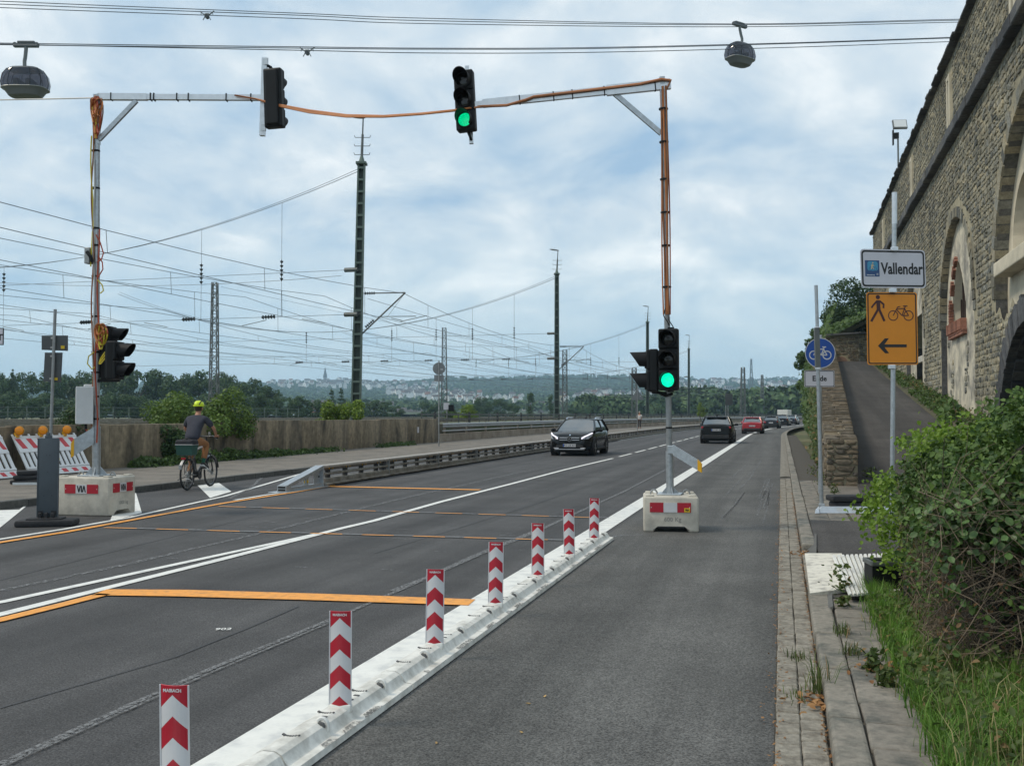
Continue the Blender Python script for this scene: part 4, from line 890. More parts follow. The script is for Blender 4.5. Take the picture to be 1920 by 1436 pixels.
mb = MB(); mb.bar(P(184, 638, dL), P(222, 636, dL), .03, .03); mb.bar(P(182, 714, dL), P(225, 713, dL), .05, .05); o = mb.obj('signal_bracket', M_['black']); prop(o, 'black bracket arms carrying the signals on the left pole', 'bracket')
# the hanging cable between both arms and the feed to the far left
pA, pB_ = P(440, 181, dL - .1), P(858, 207, dR - .12)
mb = MB()
for k in range(4):
    pts = [P(440, 179, dL - .08), P(480, 186, dL - .1), P(520, 196 + k, dL - .12), P(580, 207 + 1.6 * k, dL - .5), P(650, 216 + 1.2 * k, dL - 1.0), P(720, 217.5 + .8 * k, dL - 1.5), P(790, 213 + .6 * k, dL - 2.1), P(850, 207 + .5 * k, dR - .1), P(880, 203, dR - .08), P(900, 201, dR - .06)]
    mb.tube(pts, .0135, 6)
o = mb.obj('hanging_cable', M_['cabo'], None, 60); prop(o, 'sagging bundle of orange cables slung between the two signal arms', 'cable')
mb = MB(); mb.tube(sag(P(-400, 191, dL + 3), P(176, 184, dL), .02), .012, 5); o = mb.obj('feed_cable', M_['cabg'], None, 60); prop(o, 'thin pale cable running left from the top of the left signal pole', 'cable')

# ================================================================ LANE SEPARATOR WITH MARKER PLATES
B2, B7 = G(643, 1330, .09), G(1112, 1012, .09); stp = (B7.y - B2.y) / 5; XS = (B2.x + B7.x) / 2
PROF = [(-.125, .0), (-.12, .03), (-.085, .082), (-.045, .098), (.012, .098), (.045, .082), (.07, .042), (.082, .034), (.125, .03), (.132, .0)]
def sep_mesh():
    mb = MB(); n_ = len(PROF); h = stp / 2 - .006
    vs = [(x, y, z) for y in (-h, h) for x, z in PROF]; fs = [(i, i + 1, n_ + i + 1, n_ + i) for i in range(n_ - 1)] + [tuple(range(n_))[::-1], tuple(range(n_, 2 * n_))]; mb.add(vs, fs); return mb.mesh('base', M_['sepw'], 25)
M_['scuff'] = worn('tyre_scuff', (.16, .16, .155), (.3, .3, .29), .55, 40); sm = sep_mesh()
def plate(parent, label_done=[0]):
    W, H, z0 = .118, .5, .10; cols_ = 8; bul = .016
    def sy(x): return -.012 - bul * (1 - (2 * x / W) ** 2)
    bounds = [.0, .04, .13, .21, .295, .375, .46, .5]     # at the centre line, measured up the plate
    sl_ = .95
    def zz(k, x):
        z = [-.2, .055, .137, .219, .301, .383, .465, .9][k] - abs(x) * sl_; return z0 + min(max(z, 0), H)
    pl = MB()
    for i in range(cols_):
        xa, xb = -W / 2 + W * i / cols_, -W / 2 + W * (i + 1) / cols_
        for k in range(7): pl.add([(xa, sy(xa), zz(k, xa)), (xb, sy(xb), zz(k, xb)), (xb, sy(xb), zz(k + 1, xb)), (xa, sy(xa), zz(k + 1, xa))], [(0, 1, 2, 3)], k % 2)
        pl.add([(xa, sy(xa) + .006, z0), (xb, sy(xb) + .006, z0), (xb, sy(xb) + .006, z0 + H), (xa, sy(xa) + .006, z0 + H)], [(3, 2, 1, 0)], 1)
        pl.add([(xa, sy(xa), z0 + H), (xb, sy(xb), z0 + H), (xb, sy(xb) + .006, z0 + H), (xa, sy(xa) + .006, z0 + H)], [(0, 1, 2, 3)], 2)
    pl.bar((-W / 2, -.013, z0), (-W / 2, -.013, z0 + H), .006, .006, 1); pl.bar((W / 2, -.013, z0), (W / 2, -.013, z0 + H), .006, .006, 1)
    pl.obj('plate', [M_['red'], M_['sheet'], M_['redlight']], parent)
    me = text_mesh('MAIBACH', .0175, M_['sheet'], .0004, .0006); o = link('lettering', me, parent); o.matrix_basis = Tm((0, -.0296, z0 + H - .018)) @ UPRIGHT
    mb = MB(); mb.rbox((0, -.005, z0 - .012), (.122, .05, .045), .012); mb.obj('socket', M_['white'], parent, 40)
where = ['cut by the bottom edge of the photo', 'second from the camera', 'in front of the broad orange stripe end', 'just beyond the broad orange stripe', 'fifth from the camera', 'sixth from the camera', 'farthest, at the end of the white separator']
first = None
for i in range(-2, 6):
    yb = B2.y + stp * i
    nm = {-2: 'white kerb separator element nearest the camera, out at the bottom edge', -1: 'white kerb separator element under the plate cut by the bottom edge', 0: 'white kerb separator element under the second marker plate', 1: 'white kerb separator element under the plate before the broad orange stripe', 2: 'white kerb separator element under the plate beyond the broad orange stripe', 3: 'white kerb separator element under the fifth marker plate', 4: 'white kerb separator element under the sixth marker plate', 5: 'end element of the white kerb separator under the farthest plate'}[i]
    t = thing('lane_separator', nm, 'kerb separator', (XS, yb, .012), 0, 'white kerb separator elements'); link('base', sm, t)
    for k, yy in enumerate((-.28, .47)):
        mb = MB(); mb.tube([(.03 + .032 * math.cos(a), yy, .075 + .042 * math.sin(a)) for a in frange(-.6, PI * .8, .3)], .011, 6); mb.obj('arc_rib', M_['white'], t, 60)
        mb = MB(); mb.ell((.03, yy - .016, .084), (.026, .012, .022), 8, 4); mb.obj('recess_shade', M_['slotm'] if 'slotm' in M_ else M_.setdefault('slotm', pm('slot_shadow', (.10, .10, .10), .9, var=0)), t)  # dark solids painted as the shade inside holes, here and in the rows below
    for yy in (-.12, -.5, .3):
        for q in range(8): 
            a = -1 + 2 * q / 7; mb = MB() if q == 0 else mb; mb.box((-.028 + .042 * a, yy - .02 * (1 - a * a), .0975), (.0075, .016, .006))
        mb.obj('tooth_row', M_['slotm'], t)
    for yy in (-.2, .12, .2):
        mb = MB(); mb.box((.0, yy, .0985), (.03, .022, .004)); mb.obj('slot', M_['slotm'], t)
    for _ in range(5):
        yy = random.uniform(-.65, .5); ln = random.uniform(.05, .25); mb = MB(); mb.add([(.1275, yy, .0315), (.1275, yy + ln, .0315), (.092, yy + ln * .8, .0365), (.092, yy + ln * .2, .0365)], [(0, 1, 2, 3)]); mb.obj('scuff', M_['scuff'], t)
    if i >= -1:
        b_ = thing('marker_plate', 'red and white chevron marker plate, ' + where[i + 1], 'marker plate', (XS, yb, .012), R(8), 'red and white chevron marker plates'); plate(b_); b_.rotation_euler = (R(random.uniform(-1.5, 1.5)), R(random.uniform(-.9, .9)), R(8 + random.uniform(-3, 3)))

# ================================================================ LEFT BARRIER
XB = G(545, 921).x
def seg_parts():
    pr = thing('barrier_segment', None, None); Ls = 3.9
    mb = MB(); mb.rbox((0, 0, .055), (.34, Ls, .05), .012); mb.rbox((0, 0, .13), (.2, Ls, .12), .02); mb.obj('base_beam', M_['rail'], pr)
    mb = MB(); mb.rbox((0, 0, .455), (.2, Ls, .07), .02); mb.obj('top_rail', M_['railtop'], pr); mb = MB(); mb.box((-.03, 0, .40), (.12, Ls, .05)); mb.obj('under_rail', M_['rail'], pr)
    mb = MB(); mb.rbox((0.02, 0, .285), (.12, Ls, .055), .02); mb.obj('middle_rail', M_['rail'], pr)
    pmh = MB().rbox((0, 0, 0), (.10, .1, .27), .01).mesh('post', M_['railpost']); ph2 = MB().rbox((0, 0, 0), (.14, .16, .27), .01).mesh('joint_post', M_['railpost'])
    for k in range(4): o = link('post', pmh, pr); o.location = (-.01, -1.55 + k * .95, .31)
    o = link('joint_post', ph2, pr); o.location = (0, 1.72, .31)
    bm_ = MB().box((0, 0, 0), (.02, .05, .05)).mesh('bracket', M_['amberb'])
    for k in range(4):
        for s_ in (-1, 1): o = link('bracket', bm_, pr); o.location = (.075, -1.55 + k * .95 + s_ * .1, .405); o.scale = (.5, .6, .5)
    mb = MB(); mb.box((0, 1.95, .25), (.22, .03, .46)); mb.obj('end_plate', M_['galvd'], pr)
    return pr
ORD = ['first', 'second', 'third', 'fourth', 'fifth', 'sixth', 'seventh', 'eighth', 'ninth', 'tenth', 'eleventh', 'twelfth', 'thirteenth', 'fourteenth', 'fifteenth', 'sixteenth', 'seventeenth', 'eighteenth', 'nineteenth', 'twentieth'] + ['twenty ' + q for q in ('first', 'second', 'third', 'fourth', 'fifth', 'sixth', 'seventh', 'eighth', 'ninth')] + ['thirtieth']
proto = seg_parts(); y0 = G(583, 912).y
XBf = lambda y: XB + bend(y)
for i in range(30):
    o = proto if i == 0 else dup(proto); yc = y0 + 1.96 + 3.96 * i
    o.location = (XBf(yc), yc, 0); o.rotation_euler = (0, 0, -math.atan2(bend(yc + 2) - bend(yc - 2), 4))
    prop(o, 'weathered steel road barrier segment next to the bright sloping terminal' if i == 0 else 'weathered low steel barrier segment, %s counting from the bright sloping terminal' % ORD[i], 'road barrier', 'steel barrier segments beside the left lane')
tm = thing('barrier_terminal', 'bright galvanised sloping end terminal of the left road barrier', 'barrier terminal', (XB, y0, 0))
Lt = 1.75
mb = MB(); mb.bar((0, -Lt, .12), (0, -.02, .455), .21, .075); mb.obj('sloping_beam', M_['galv'], tm)
mb = MB(); mb.rbox((0, -Lt / 2 - .1, .012), (.42, Lt + .35, .022), .004); mb.obj('base_plate', M_['galv'], tm)
mb = MB(); mb.rbox((0, -Lt - .0, .085), (.22, .12, .13), .006); mb.obj('nose', M_['galv'], tm)
mb = MB(); mb.box((0, -Lt - .062, .112), (.17, .008, .04)); mb.box((0, -Lt - .062, .055), (.17, .008, .04)); mb.obj('nose_slot', M_['dark'], tm)
mb = MB(); mb.rbox((0, -.04, .23), (.22, .05, .45), .006); mb.box((.02, -.22, .2), (.012, .3, .36)); mb.obj('end_plate', M_['galv'], tm)
mb = MB(); mb.box((.04, -Lt / 2, .06), (.1, Lt * .98, .07)); mb.obj('lower_beam', M_['galv'], tm)
mb = MB(); mb.box((.02, -.75, .16), (.08, .1, .2)); mb.obj('strut', M_['galv'], tm); mb = MB(); mb.box((.065, -.75, .17), (.012, .05, .06)); mb.box((.065, -.9, .17), (.012, .03, .05)); mb.obj('yellow_tag', M_['yellow'], tm)
mb = MB(); mb.cyl((.03, -.14, .24), (.05, -.14, .24), .025, n=8); mb.obj('bolt', M_['mastd'], tm)

# ================================================================ BEACON, SIGN POST, BOARDS ON THE LEFT
q = G(78, 987); bc = thing('beacon', 'dark grey back of a beacon panel standing in a black rubber foot at the left', 'beacon', q + Vector((.0, .12, 0)), YAW + R(10))
mb = MB(); mb.rbox((0, 0, .72), (.29, .045, 1.18), .012); mb.rbox((0, 0, 1.325), (.1, .04, .045), .01); mb.rbox((0, 0, 1.36), (.045, .035, .06), .01); mb.box((-.142, 0, .72), (.012, .06, 1.17)); mb.box((.142, 0, .72), (.012, .06, 1.17)); mb.obj('panel', M_['post'], bc, 40)
mb = MB(); mb.rbox((0, 0, .05), (.82, .42, .095), .03); mb.rbox((-.02, 0, .1), (.5, .3, .05), .02); mb.obj('foot', M_['blackmat'], bc, 40)
for x in (-.09, 0.0, .09): mb = MB(); mb.rbox((x, -.07, .15), (.05, .07, .1), .012); mb.obj('clamp', M_['blackmat'], bc)
for x, z in ((-.02, 1.05), (.025, 1.05), (0, .8), (-.05, .45), (.06, .45)): mb = MB(); mb.box((x, -.0235, z), (.014, .004, .008)); mb.obj('rivet', M_['blackmat'], bc)
for x in (-.09, .09): mb = MB(); mb.box((x, -.025, .2), (.075, .008, .05)); mb.obj('pocket', M_['blackmat'], bc)
dS = 15.6; o0 = P(92, 845, dS); o0.z = .1
spn = thing('sign_post', 'leaning grey post with two sign backs in the foot behind the beacon', 'sign', o0); LS = lambda px, py, dd=0: P(px, py, dS + dd) - o0
mb = MB(); mb.cyl(Vector((0, 0, 0)), LS(103.5, 580), .024, .024, 10); mb.obj('post', M_['galvd'], spn, 60)
def flat(parent, nm, pix, mat, dd, th=.012, sticker=None):
    c4 = [LS(a, b, dd) for a, b in pix]; mb = MB(); n_ = (c4[1] - c4[0]).cross(c4[3] - c4[0]).normalized() * th; mb.add([v for v in c4] + [v + n_ for v in c4], [(0, 1, 2, 3), (7, 6, 5, 4), (0, 4, 5, 1), (1, 5, 6, 2), (2, 6, 7, 3), (3, 7, 4, 0)]); return mb.obj(nm, mat, parent)
flat(spn, 'sign_panel', [(78, 656), (78, 630), (80, 628), (125, 628), (127, 630), (127, 655), (125, 658), (80, 658)][0:1] + [(78, 629), (127, 629), (127, 658)], M_['signback'], .03)
flat(spn, 'sign_panel', [(81, 715), (84, 661), (117, 661), (114, 717)], M_['signback'], .03)
for (a, b) in (((114, 648), (121, 654)), ((99, 708), (108, 713))): flat(spn, 'sticker', [(a[0], b[1]), a, (b[0], a[1]), b], M_['yellow'], .012, .002)
for yy in (634, 652, 668, 710): mb = MB(); mb.rbox(LS(101.5 - (yy - 590) * .035, yy, .012), (.07, .04, .03), .005); mb.obj('clamp', M_['galvd'], spn)
# sign edge at the far left margin of the view
dE = 15.0; oE = P(-16, 860, dE); oE.z = 0
se = thing('sign_post', 'white sign with dark border cut by the left edge of the view', 'sign', oE); LE = lambda px, py, dd=0: P(px, py, dE + dd) - oE
mb = MB(); mb.cyl((0, 0, 0), LE(-16, 560, .03), .024, n=10); mb.obj('post', M_['galvd'], se)
mb = MB(); c4 = [LE(-40, 647), LE(6, 647), LE(7, 615), LE(-40, 615)]; mb.prism([(-.19, -.13), (.19, -.13), (.19, .13), (-.19, .13)], 0, .012, T=Tm(LE(-16, 631)) @ Rz(YAW) @ UPRIGHT); mb.obj('border', M_['printk'], se)
mb = MB(); mb.prism([(-.177, -.117), (.177, -.117), (.177, .117), (-.177, .117)], .012, .014, T=Tm(LE(-16, 631)) @ Rz(YAW) @ UPRIGHT); mb.obj('sign_panel', M_['signw'], se)
me = text_mesh('T', .13, M_['printk'], .0005, .004); o = link('lettering', me, se); o.matrix_basis = Tm(LE(0, 633, -.016)) @ Rz(YAW) @ UPRIGHT
# barrier boards leaning on the concrete wall
def board(label, BL, BR, TL, TR, nst, lamps):
    O = BL; U = (BR - BL); V = (TL - BL); w_ = U.length; h = V.length; U.normalize(); V.normalize(); Nn = U.cross(V).normalized()
    M = Matrix((U, V, Nn)).transposed().to_4x4(); t = thing('barrier_board', label, 'barrier board', O); TT = M
    def pn(nm, x0, x1, y0, y1, z0, z1, mat, sh=0.0, par=None): mb = MB(); mb.prism([(x0, y0), (x1, y0), (x1 + sh, y1), (x0 + sh, y1)], z0, z1, T=TT); return mb.obj(nm, mat, par or t)
    for (y0, y1, nm) in ((.62, .915, 'upper_rail'), (.02, .17, 'lower_rail')):
        b = pn(nm, 0, w_, y0 * h, y1 * h, 0, .035, M_['whitep'])
        k = nst; pw = w_ / k
        for i in range(k):
            x0 = i * pw + .02; s_ = .13 if y0 > .5 else .07; pn('red_stripe', x0 + s_, min(x0 + pw * .47 + s_, w_ - .01), (y0 + .035) * h, (y1 - .03) * h, .0355, .038, M_['redlight'], -s_, b)
    for y0, y1 in ((.565, .615), (.915, .945), (.18, .22)): pn('cross_bar', 0, w_, y0 * h, y1 * h, 0, .045, M_['whitep'])
    n_ = int(w_ / .18)
    for i in range(n_ + 1):
        x = i * (w_ - .105) / n_; pn('slat', x, x + .105, .22 * h, .565 * h, .005, .03, M_['whitep'])
    for i in range(9):
        x = (w_ - .05) * i / 8; pn('top_peg', x, x + .045, .94 * h, 1.0 * h, .0, .03, M_['whitep'])
    pn('plaque', w_ * .40, w_ * .56, .36 * h, .56 * h, .031, .034, M_['yellow']); pn('plaque_surround', w_ * .38, w_ * .58, .33 * h, .60 * h, .026, .0305, M_['whitep'])
    me = text_mesh('VIA', .14, M_['printk'], .0004, .006); o = link('lettering', me, t); o.matrix_basis = TT @ Tm((w_ * .48, .455 * h, .036))
    for x in lamps:
        mb = MB(); mb.rbox((0, .0, .0), (.1, .14, .06), .015, T=TT @ Tm((x * w_, h * .97, .05))); b = mb.obj('warning_lamp', M_['amberb'], t)
        T2 = Tm(TT @ Vector((x * w_, h, .02)) + Vector((.16, -.05, .09))) @ Rz(R(30)) @ Matrix.Rotation(PI / 2, 4, 'X')
        mb = MB(); mb.lathe([(.0, -.12), (.07, -.11), (.1, -.06), (.115, .0), (.11, .02)], 18, T=T2); mb.obj('lamp_case', M_['amberb'], b, 40)
        mb = MB(); mb.lathe([(.0, .045), (.05, .043), (.095, .03), (.105, .015)], 18, T=T2); mb.obj('lens', M_['amber'], b, 40)
    return t
XW = -18.2; XF = -17.62
def onwall(x, px, py, z): q = PXZ(px, py, x); return Vector((x, q.y, z))
BL, BR = onwall(XF, 56, 892, .13), onwall(XF, 172, 883, .13); zt_ = PXZ(30, 815, XW).z
board('red and white barrier board with three amber lamps leaning on the wall behind the beacon', BL, BR, Vector((XW, BL.y, zt_)), Vector((XW, BR.y, zt_)), 6, (.06, .42, .81))
BL2, BR2 = onwall(XF, -75, 903, .13), onwall(XF, 36, 893, .13)
board('red and white barrier board cut by the left edge leaning on the concrete wall', BL2, BR2, Vector((XW, BL2.y, zt_)), Vector((XW, BR2.y, zt_)), 6, ())
ft = thing('rubber_foot', 'black rubber foot plates stacked on the walkway between the two barrier boards', 'foot plate', G(60, 908, .13), R(20))
for k in range(3): mb = MB(); mb.rbox((.03 * k, .05 * k, .06 + .1 * k), (.8, .4, .09), .03, rz=.2 * k); mb.obj('foot_plate', M_['blackmat'], ft, 40)
mb = MB(); mb.bar((-.2, -.5, .05), (.55, -.45, .05), .06, .05); mb.bar((.5, -.45, .04), (.6, -.1, .2), .05, .04); mb.obj('steel_leg', M_['alu'], ft)
# ================================================================ SIGNS ON THE RIGHT
def rrect(w, h, r, n=4):
    out_ = []
    for cx_, cy_, a0 in ((w / 2 - r, h / 2 - r, 0), (-w / 2 + r, h / 2 - r, PI / 2), (-w / 2 + r, -h / 2 + r, PI), (w / 2 - r, -h / 2 + r, 3 * PI / 2)):
        out_ += [(cx_ + r * math.cos(a0 + PI / 2 * i / n), cy_ + r * math.sin(a0 + PI / 2 * i / n)) for i in range(n + 1)]
    return out_
def stroke(mb, a, b, w_, z, T, h=.0012):
    a = Vector((*a, 0)); b = Vector((*b, 0)); t = (b - a).normalized(); n_ = Vector((-t.y, t.x, 0)) * w_ / 2
    mb.prism([tuple((a + n_)[:2]), tuple((a - n_)[:2]), tuple((b - n_)[:2]), tuple((b + n_)[:2])][::-1], z, z + h, T=T)
def ringp(mb, c, r, w_, z, T, n=26):
    for i in range(n):
        a, b = 2 * PI * i / n, 2 * PI * (i + 1) / n
        mb.add([(c[0] + (r - w_ / 2) * math.cos(a), c[1] + (r - w_ / 2) * math.sin(a), z), (c[0] + (r + w_ / 2) * math.cos(a), c[1] + (r + w_ / 2) * math.sin(a), z), (c[0] + (r + w_ / 2) * math.cos(b), c[1] + (r + w_ / 2) * math.sin(b), z), (c[0] + (r - w_ / 2) * math.cos(b), c[1] + (r - w_ / 2) * math.sin(b), z)], [(0, 1, 2, 3)], T=T)
def bike_icon(mb, T, s_, w_, z):
    P_ = lambda x, y: (x * s_, y * s_)
    for cx_ in (-.33, .33): ringp(mb, (cx_ * s_, 0), .20 * s_, w_, z, T)
    A_, B_, C_, D_, E_ = (-.33, 0), (-.15, .28), (.16, .30), (.05, -.0), (.33, 0)
    for i, (a, b) in enumerate(((A_, (-.13, .36)), ((-.13, .36), (-.02, .38)), (B_, C_), ((-.17, .24), D_), (D_, (.2, .4)), (D_, E_), (C_, E_), ((.1, .4), (.29, .4)))): stroke(mb, P_(*a), P_(*b), w_, z + .0002 * i, T)
dG = 12.6; oG = P(1673.5, 905, dG); oG.z = .1; sg = thing('sign_post', 'grey post with white Vallendar sign above an orange detour sign beside the bush', 'sign', oG)
LG = lambda px, py, dd=0: P(px, py, dG + dd) - oG
mb = MB(); mb.cyl(Vector((LG(1672, 1000).x, LG(1672, 1000).y, -.05)), LG(1677.5, 362), .030, .030, 12); mb.obj('post', M_['galv'], sg, 60)
mb = MB(); mb.cyl(LG(1677.5, 361), LG(1677.5, 420), .034, .034, 12); mb.obj('sleeve', M_['alu'], sg, 60)
TW = Tm(LG(1675, 504, -.05)) @ Rz(YAW + R(14)) @ Matrix.Rotation(R(-1.3), 4, 'Y') @ UPRIGHT
wv, hv = .94, .49
mb = MB(); mb.prism(rrect(wv, hv, .05), -.004, .0, T=TW); pv = mb.obj('white_panel', M_['signw'], sg)
mb = MB(); ol, il = rrect(wv - .03, hv - .03, .045), rrect(wv - .075, hv - .075, .03); n_ = len(ol)
mb.add([(a, b, .0012) for a, b in ol] + [(a, b, .0012) for a, b in il], [(i, (i + 1) % n_, n_ + (i + 1) % n_, n_ + i) for i in range(n_)], T=TW); mb.obj('border', M_['printk'], pv)
me = text_mesh('Vallendar', .185, M_['printk'], .0005, .0052); o = link('lettering', me, pv); o.matrix_basis = TW @ Tm((.125, -.005, .0015)) @ Matrix.Diagonal((.86, 1.08, 1, 1))
mb = MB(); mb.prism(rrect(.205, .205, .006), .0012, .0024, T=TW @ Tm((-.305, 0, 0))); mb.obj('route_emblem', M_['navy'], pv)
mb = MB(); mb.prism(rrect(.15, .12, .03), .0024, .003, T=TW @ Tm((-.30, .03, 0))); mb.obj('emblem_field', M_['sky_blue'], pv)
mb = MB(); TE = TW @ Tm((-.30, .025, 0))
for i, (a, b, w_) in enumerate((((.0, .028), (-.012, -.005), .024), ((-.012, -.005), (.015, -.03), .012), ((.0, .02), (.022, .005), .01), ((-.012, -.005), (-.02, -.035), .012))): stroke(mb, a, b, w_, .0031 + .0002 * i, TE, .0004)
mb.prism([(.009 * math.cos(t) + .004, .045 + .009 * math.sin(t)) for t in frange(0, 2 * PI, .6)][:-1], .0031, .004, T=TE); mb.obj('emblem_rider', pm('emblem_tan', (.6, .45, .25), .5), pv)
mb = MB(); ringp(mb, (-.03, -.03), .022, .005, .0032, TE, 14); ringp(mb, (.035, -.03), .022, .005, .0032, TE, 14); mb.obj('emblem_wheels', M_['navy'], pv)
for tx, px_, sz in (('Radwanderweg', -.33, .018), ('15', -.235, .03)): me = text_mesh(tx, sz, M_['sheet'], .0003, .001); o = link('lettering', me, pv); o.matrix_basis = TW @ Tm((px_, -.083 if sz < .02 else -.074, .0026))
TO = Tm(LG(1673, 616, -.05)) @ Rz(YAW + R(4)) @ Matrix.Rotation(R(-.3), 4, 'Y') @ UPRIGHT; wo, ho = .665, .925
mb = MB(); mb.prism(rrect(wo, ho, .03), -.004, 0, T=TO); po = mb.obj('orange_panel', M_['signo'], sg)
mb = MB(); ol, il = rrect(wo - .025, ho - .025, .028), rrect(wo - .055, ho - .055, .02); n_ = len(ol)
mb.add([(a, b, .0012) for a, b in ol] + [(a, b, .0012) for a, b in il], [(i, (i + 1) % n_, n_ + (i + 1) % n_, n_ + i) for i in range(n_)], T=TO); mb.obj('border', M_['printk'], po)
mb = MB(); TP = TO @ Tm((-.19, .245, 0))
mb.prism([(.028 * math.cos(t) + .008, .155 + .028 * math.sin(t)) for t in frange(0, 2 * PI, .4)][:-1], .001, .002, T=TP)
mb.prism([(-.015, .115), (.035, .115), (.04, -.005), (-.01, -.005)], .001, .002, T=TP)
for i, (a, b, w_) in enumerate((((-.005, .105), (-.06, .045), .024), ((-.06, .045), (-.078, .018), .022), ((.03, .105), (.085, .06), .024), ((.082, .066), (.078, .015), .022), ((.008, .0), (-.085, -.155), .03), ((.022, .0), (.088, -.15), .03))): stroke(mb, a, b, w_, .0012 + .0002 * i, TP)
mb.obj('walker_symbol', M_['printr'], po)
mb = MB(); bike_icon(mb, TO @ Tm((.115, .165, 0)), .305, .012, .0012); mb.obj('bicycle_symbol', M_['printr'], po)
mb = MB(); stroke(mb, (.185, -.22), (-.14, -.22), .038, .0012, TO); mb.prism([(-.19, -.22), (-.10, -.125), (-.048, -.125), (-.12, -.22), (-.048, -.315), (-.10, -.315)], .0016, .0028, T=TO); mb.obj('arrow', M_['printk'], po)
for (px, py) in ((1677, 467), (1674, 545), (1672, 688)): mb = MB(); mb.rbox(LG(px, py, -.055), (.085, .05, .055), .008, rz=YAW); mb.obj('clamp', M_['alu'], sg)
# mobile stand: pole with dark sleeve in a flat base
dM = 15.6; oM = P(1541, 968, dM); oM.z = .115
st_ = thing('mobile_stand', 'slim grey pole with dark sleeve on a flat white and black stand base', 'sign stand', oM); LM = lambda px, py, dd=0: P(px, py, dM + dd) - oM
mb = MB(); mb.cyl((0, 0, .02), LM(1533.5, 690), .032, .030, 12); mb.cyl(LM(1532.5, 620), LM(1530, 535), .027, .027, 12); mb.obj('pole', M_['galv'], st_, 60)
mb = MB(); mb.bar(LM(1533.5, 690), LM(1531, 615), .075, .06); mb.obj('sleeve', M_['mastd'], st_); mb = MB(); mb.rbox(LM(1532, 614), (.08, .08, .02), .004); mb.rbox(LM(1533.5, 691), (.08, .08, .03), .004); mb.obj('cap', M_['alu'], st_)
mb = MB(); mb.rbox((0, 0, .06), (.09, .09, .16), .01); mb.obj('socket', M_['galv'], st_)
ur = Vector((math.cos(YAW), math.sin(YAW), 0)); uf = Vector((-math.sin(YAW), math.cos(YAW), 0))
TB = Rz(YAW)
mb = MB(); mb.add([(-.1, -.12, 0), (1.6, -.12, 0), (1.6, -.05, .0), (-.1, -.05, 0), (-.03, -.1, .1), (1.6, -.1, .1), (1.6, -.05, .1), (-.03, -.05, .1)], [(0, 1, 5, 4), (4, 5, 6, 7), (3, 7, 6, 2), (0, 4, 7, 3), (1, 2, 6, 5)], T=TB); mb.add([(-.16, -.16, 0), (-.09, -.16, 0), (.02, .02, .0), (-.05, .05, 0), (-.14, -.14, .06), (-.09, -.14, .06), (.02, .02, .09), (-.04, .04, .09)], [(0, 1, 5, 4), (4, 5, 6, 7), (0, 4, 7, 3), (1, 2, 6, 5), (2, 3, 7, 6)], T=TB); mb.obj('base_frame', M_['alu'], st_)
mb = MB()
for x, w_ in ((.2, .09), (.42, .3), (.85, .1), (1.1, .25)): mb.add([(x, -.1165, .025), (x + w_, -.1165, .025), (x + w_, -.1065, .085), (x, -.1065, .085)], [(0, 1, 2, 3)], T=TB)
mb.obj('print_label', M_['cabinet'], st_)
for x, k in ((.55, 0), (1.15, 1), (.55, 2), (1.15, 3)): mb = MB(); mb.rbox((x, .22, .10 + .105 * (k // 2)), (.62 + .1 * (k // 2), .42, .095), .03, T=TB); mb.obj('ballast_plate', M_['blackmat'], st_, 40)
# blue cycle sign with Ende plate behind it
dBs = 19.6; oB = P(1537, 925, dBs); oB.z = .1
bs = thing('sign_post', 'round blue bicycle sign with a white Ende plate below on a grey post', 'sign', oB); LB = lambda px, py, dd=0: P(px, py, dBs + dd) - oB
mb = MB(); mb.cyl((0, 0, 0), LB(1539, 628), .032, .032, 12); mb.obj('post', M_['galv'], bs, 60)
TD = Tm(LB(1538, 662, -.05)) @ Rz(YAW) @ UPRIGHT; rd = .30
mb = MB(); mb.prism([(rd * math.cos(t), rd * math.sin(t)) for t in frange(0, 2 * PI, .16)][:-1], -.006, 0, T=TD); pd = mb.obj('blue_disc', M_['blue'], bs)
mb = MB(); ringp(mb, (0, 0), rd - .006, .014, .0012, TD, 40); mb.obj('rim', M_['sheet'], pd)
mb = MB(); bike_icon(mb, TD @ Tm((0, -.04, 0)), .40, .022, .0012); mb.obj('bicycle_symbol', M_['sheet'], pd)
TN = Tm(LB(1536.5, 710, -.05)) @ Rz(YAW) @ UPRIGHT
mb = MB(); mb.prism(rrect(.60, .33, .03), -.006, 0, T=TN); pe = mb.obj('white_plate', M_['signw'], bs)
mb = MB(); ol, il = rrect(.585, .315, .03), rrect(.56, .29, .022); n_ = len(ol); mb.add([(a, b, .0012) for a, b in ol] + [(a, b, .0012) for a, b in il], [(i, (i + 1) % n_, n_ + (i + 1) % n_, n_ + i) for i in range(n_)], T=TN); mb.obj('border', M_['printk'], pe)
me = text_mesh('Ende', .145, M_['printk'], .0005, .004); o = link('lettering', me, pe); o.matrix_basis = TN @ Tm((.0, 0, .0014))
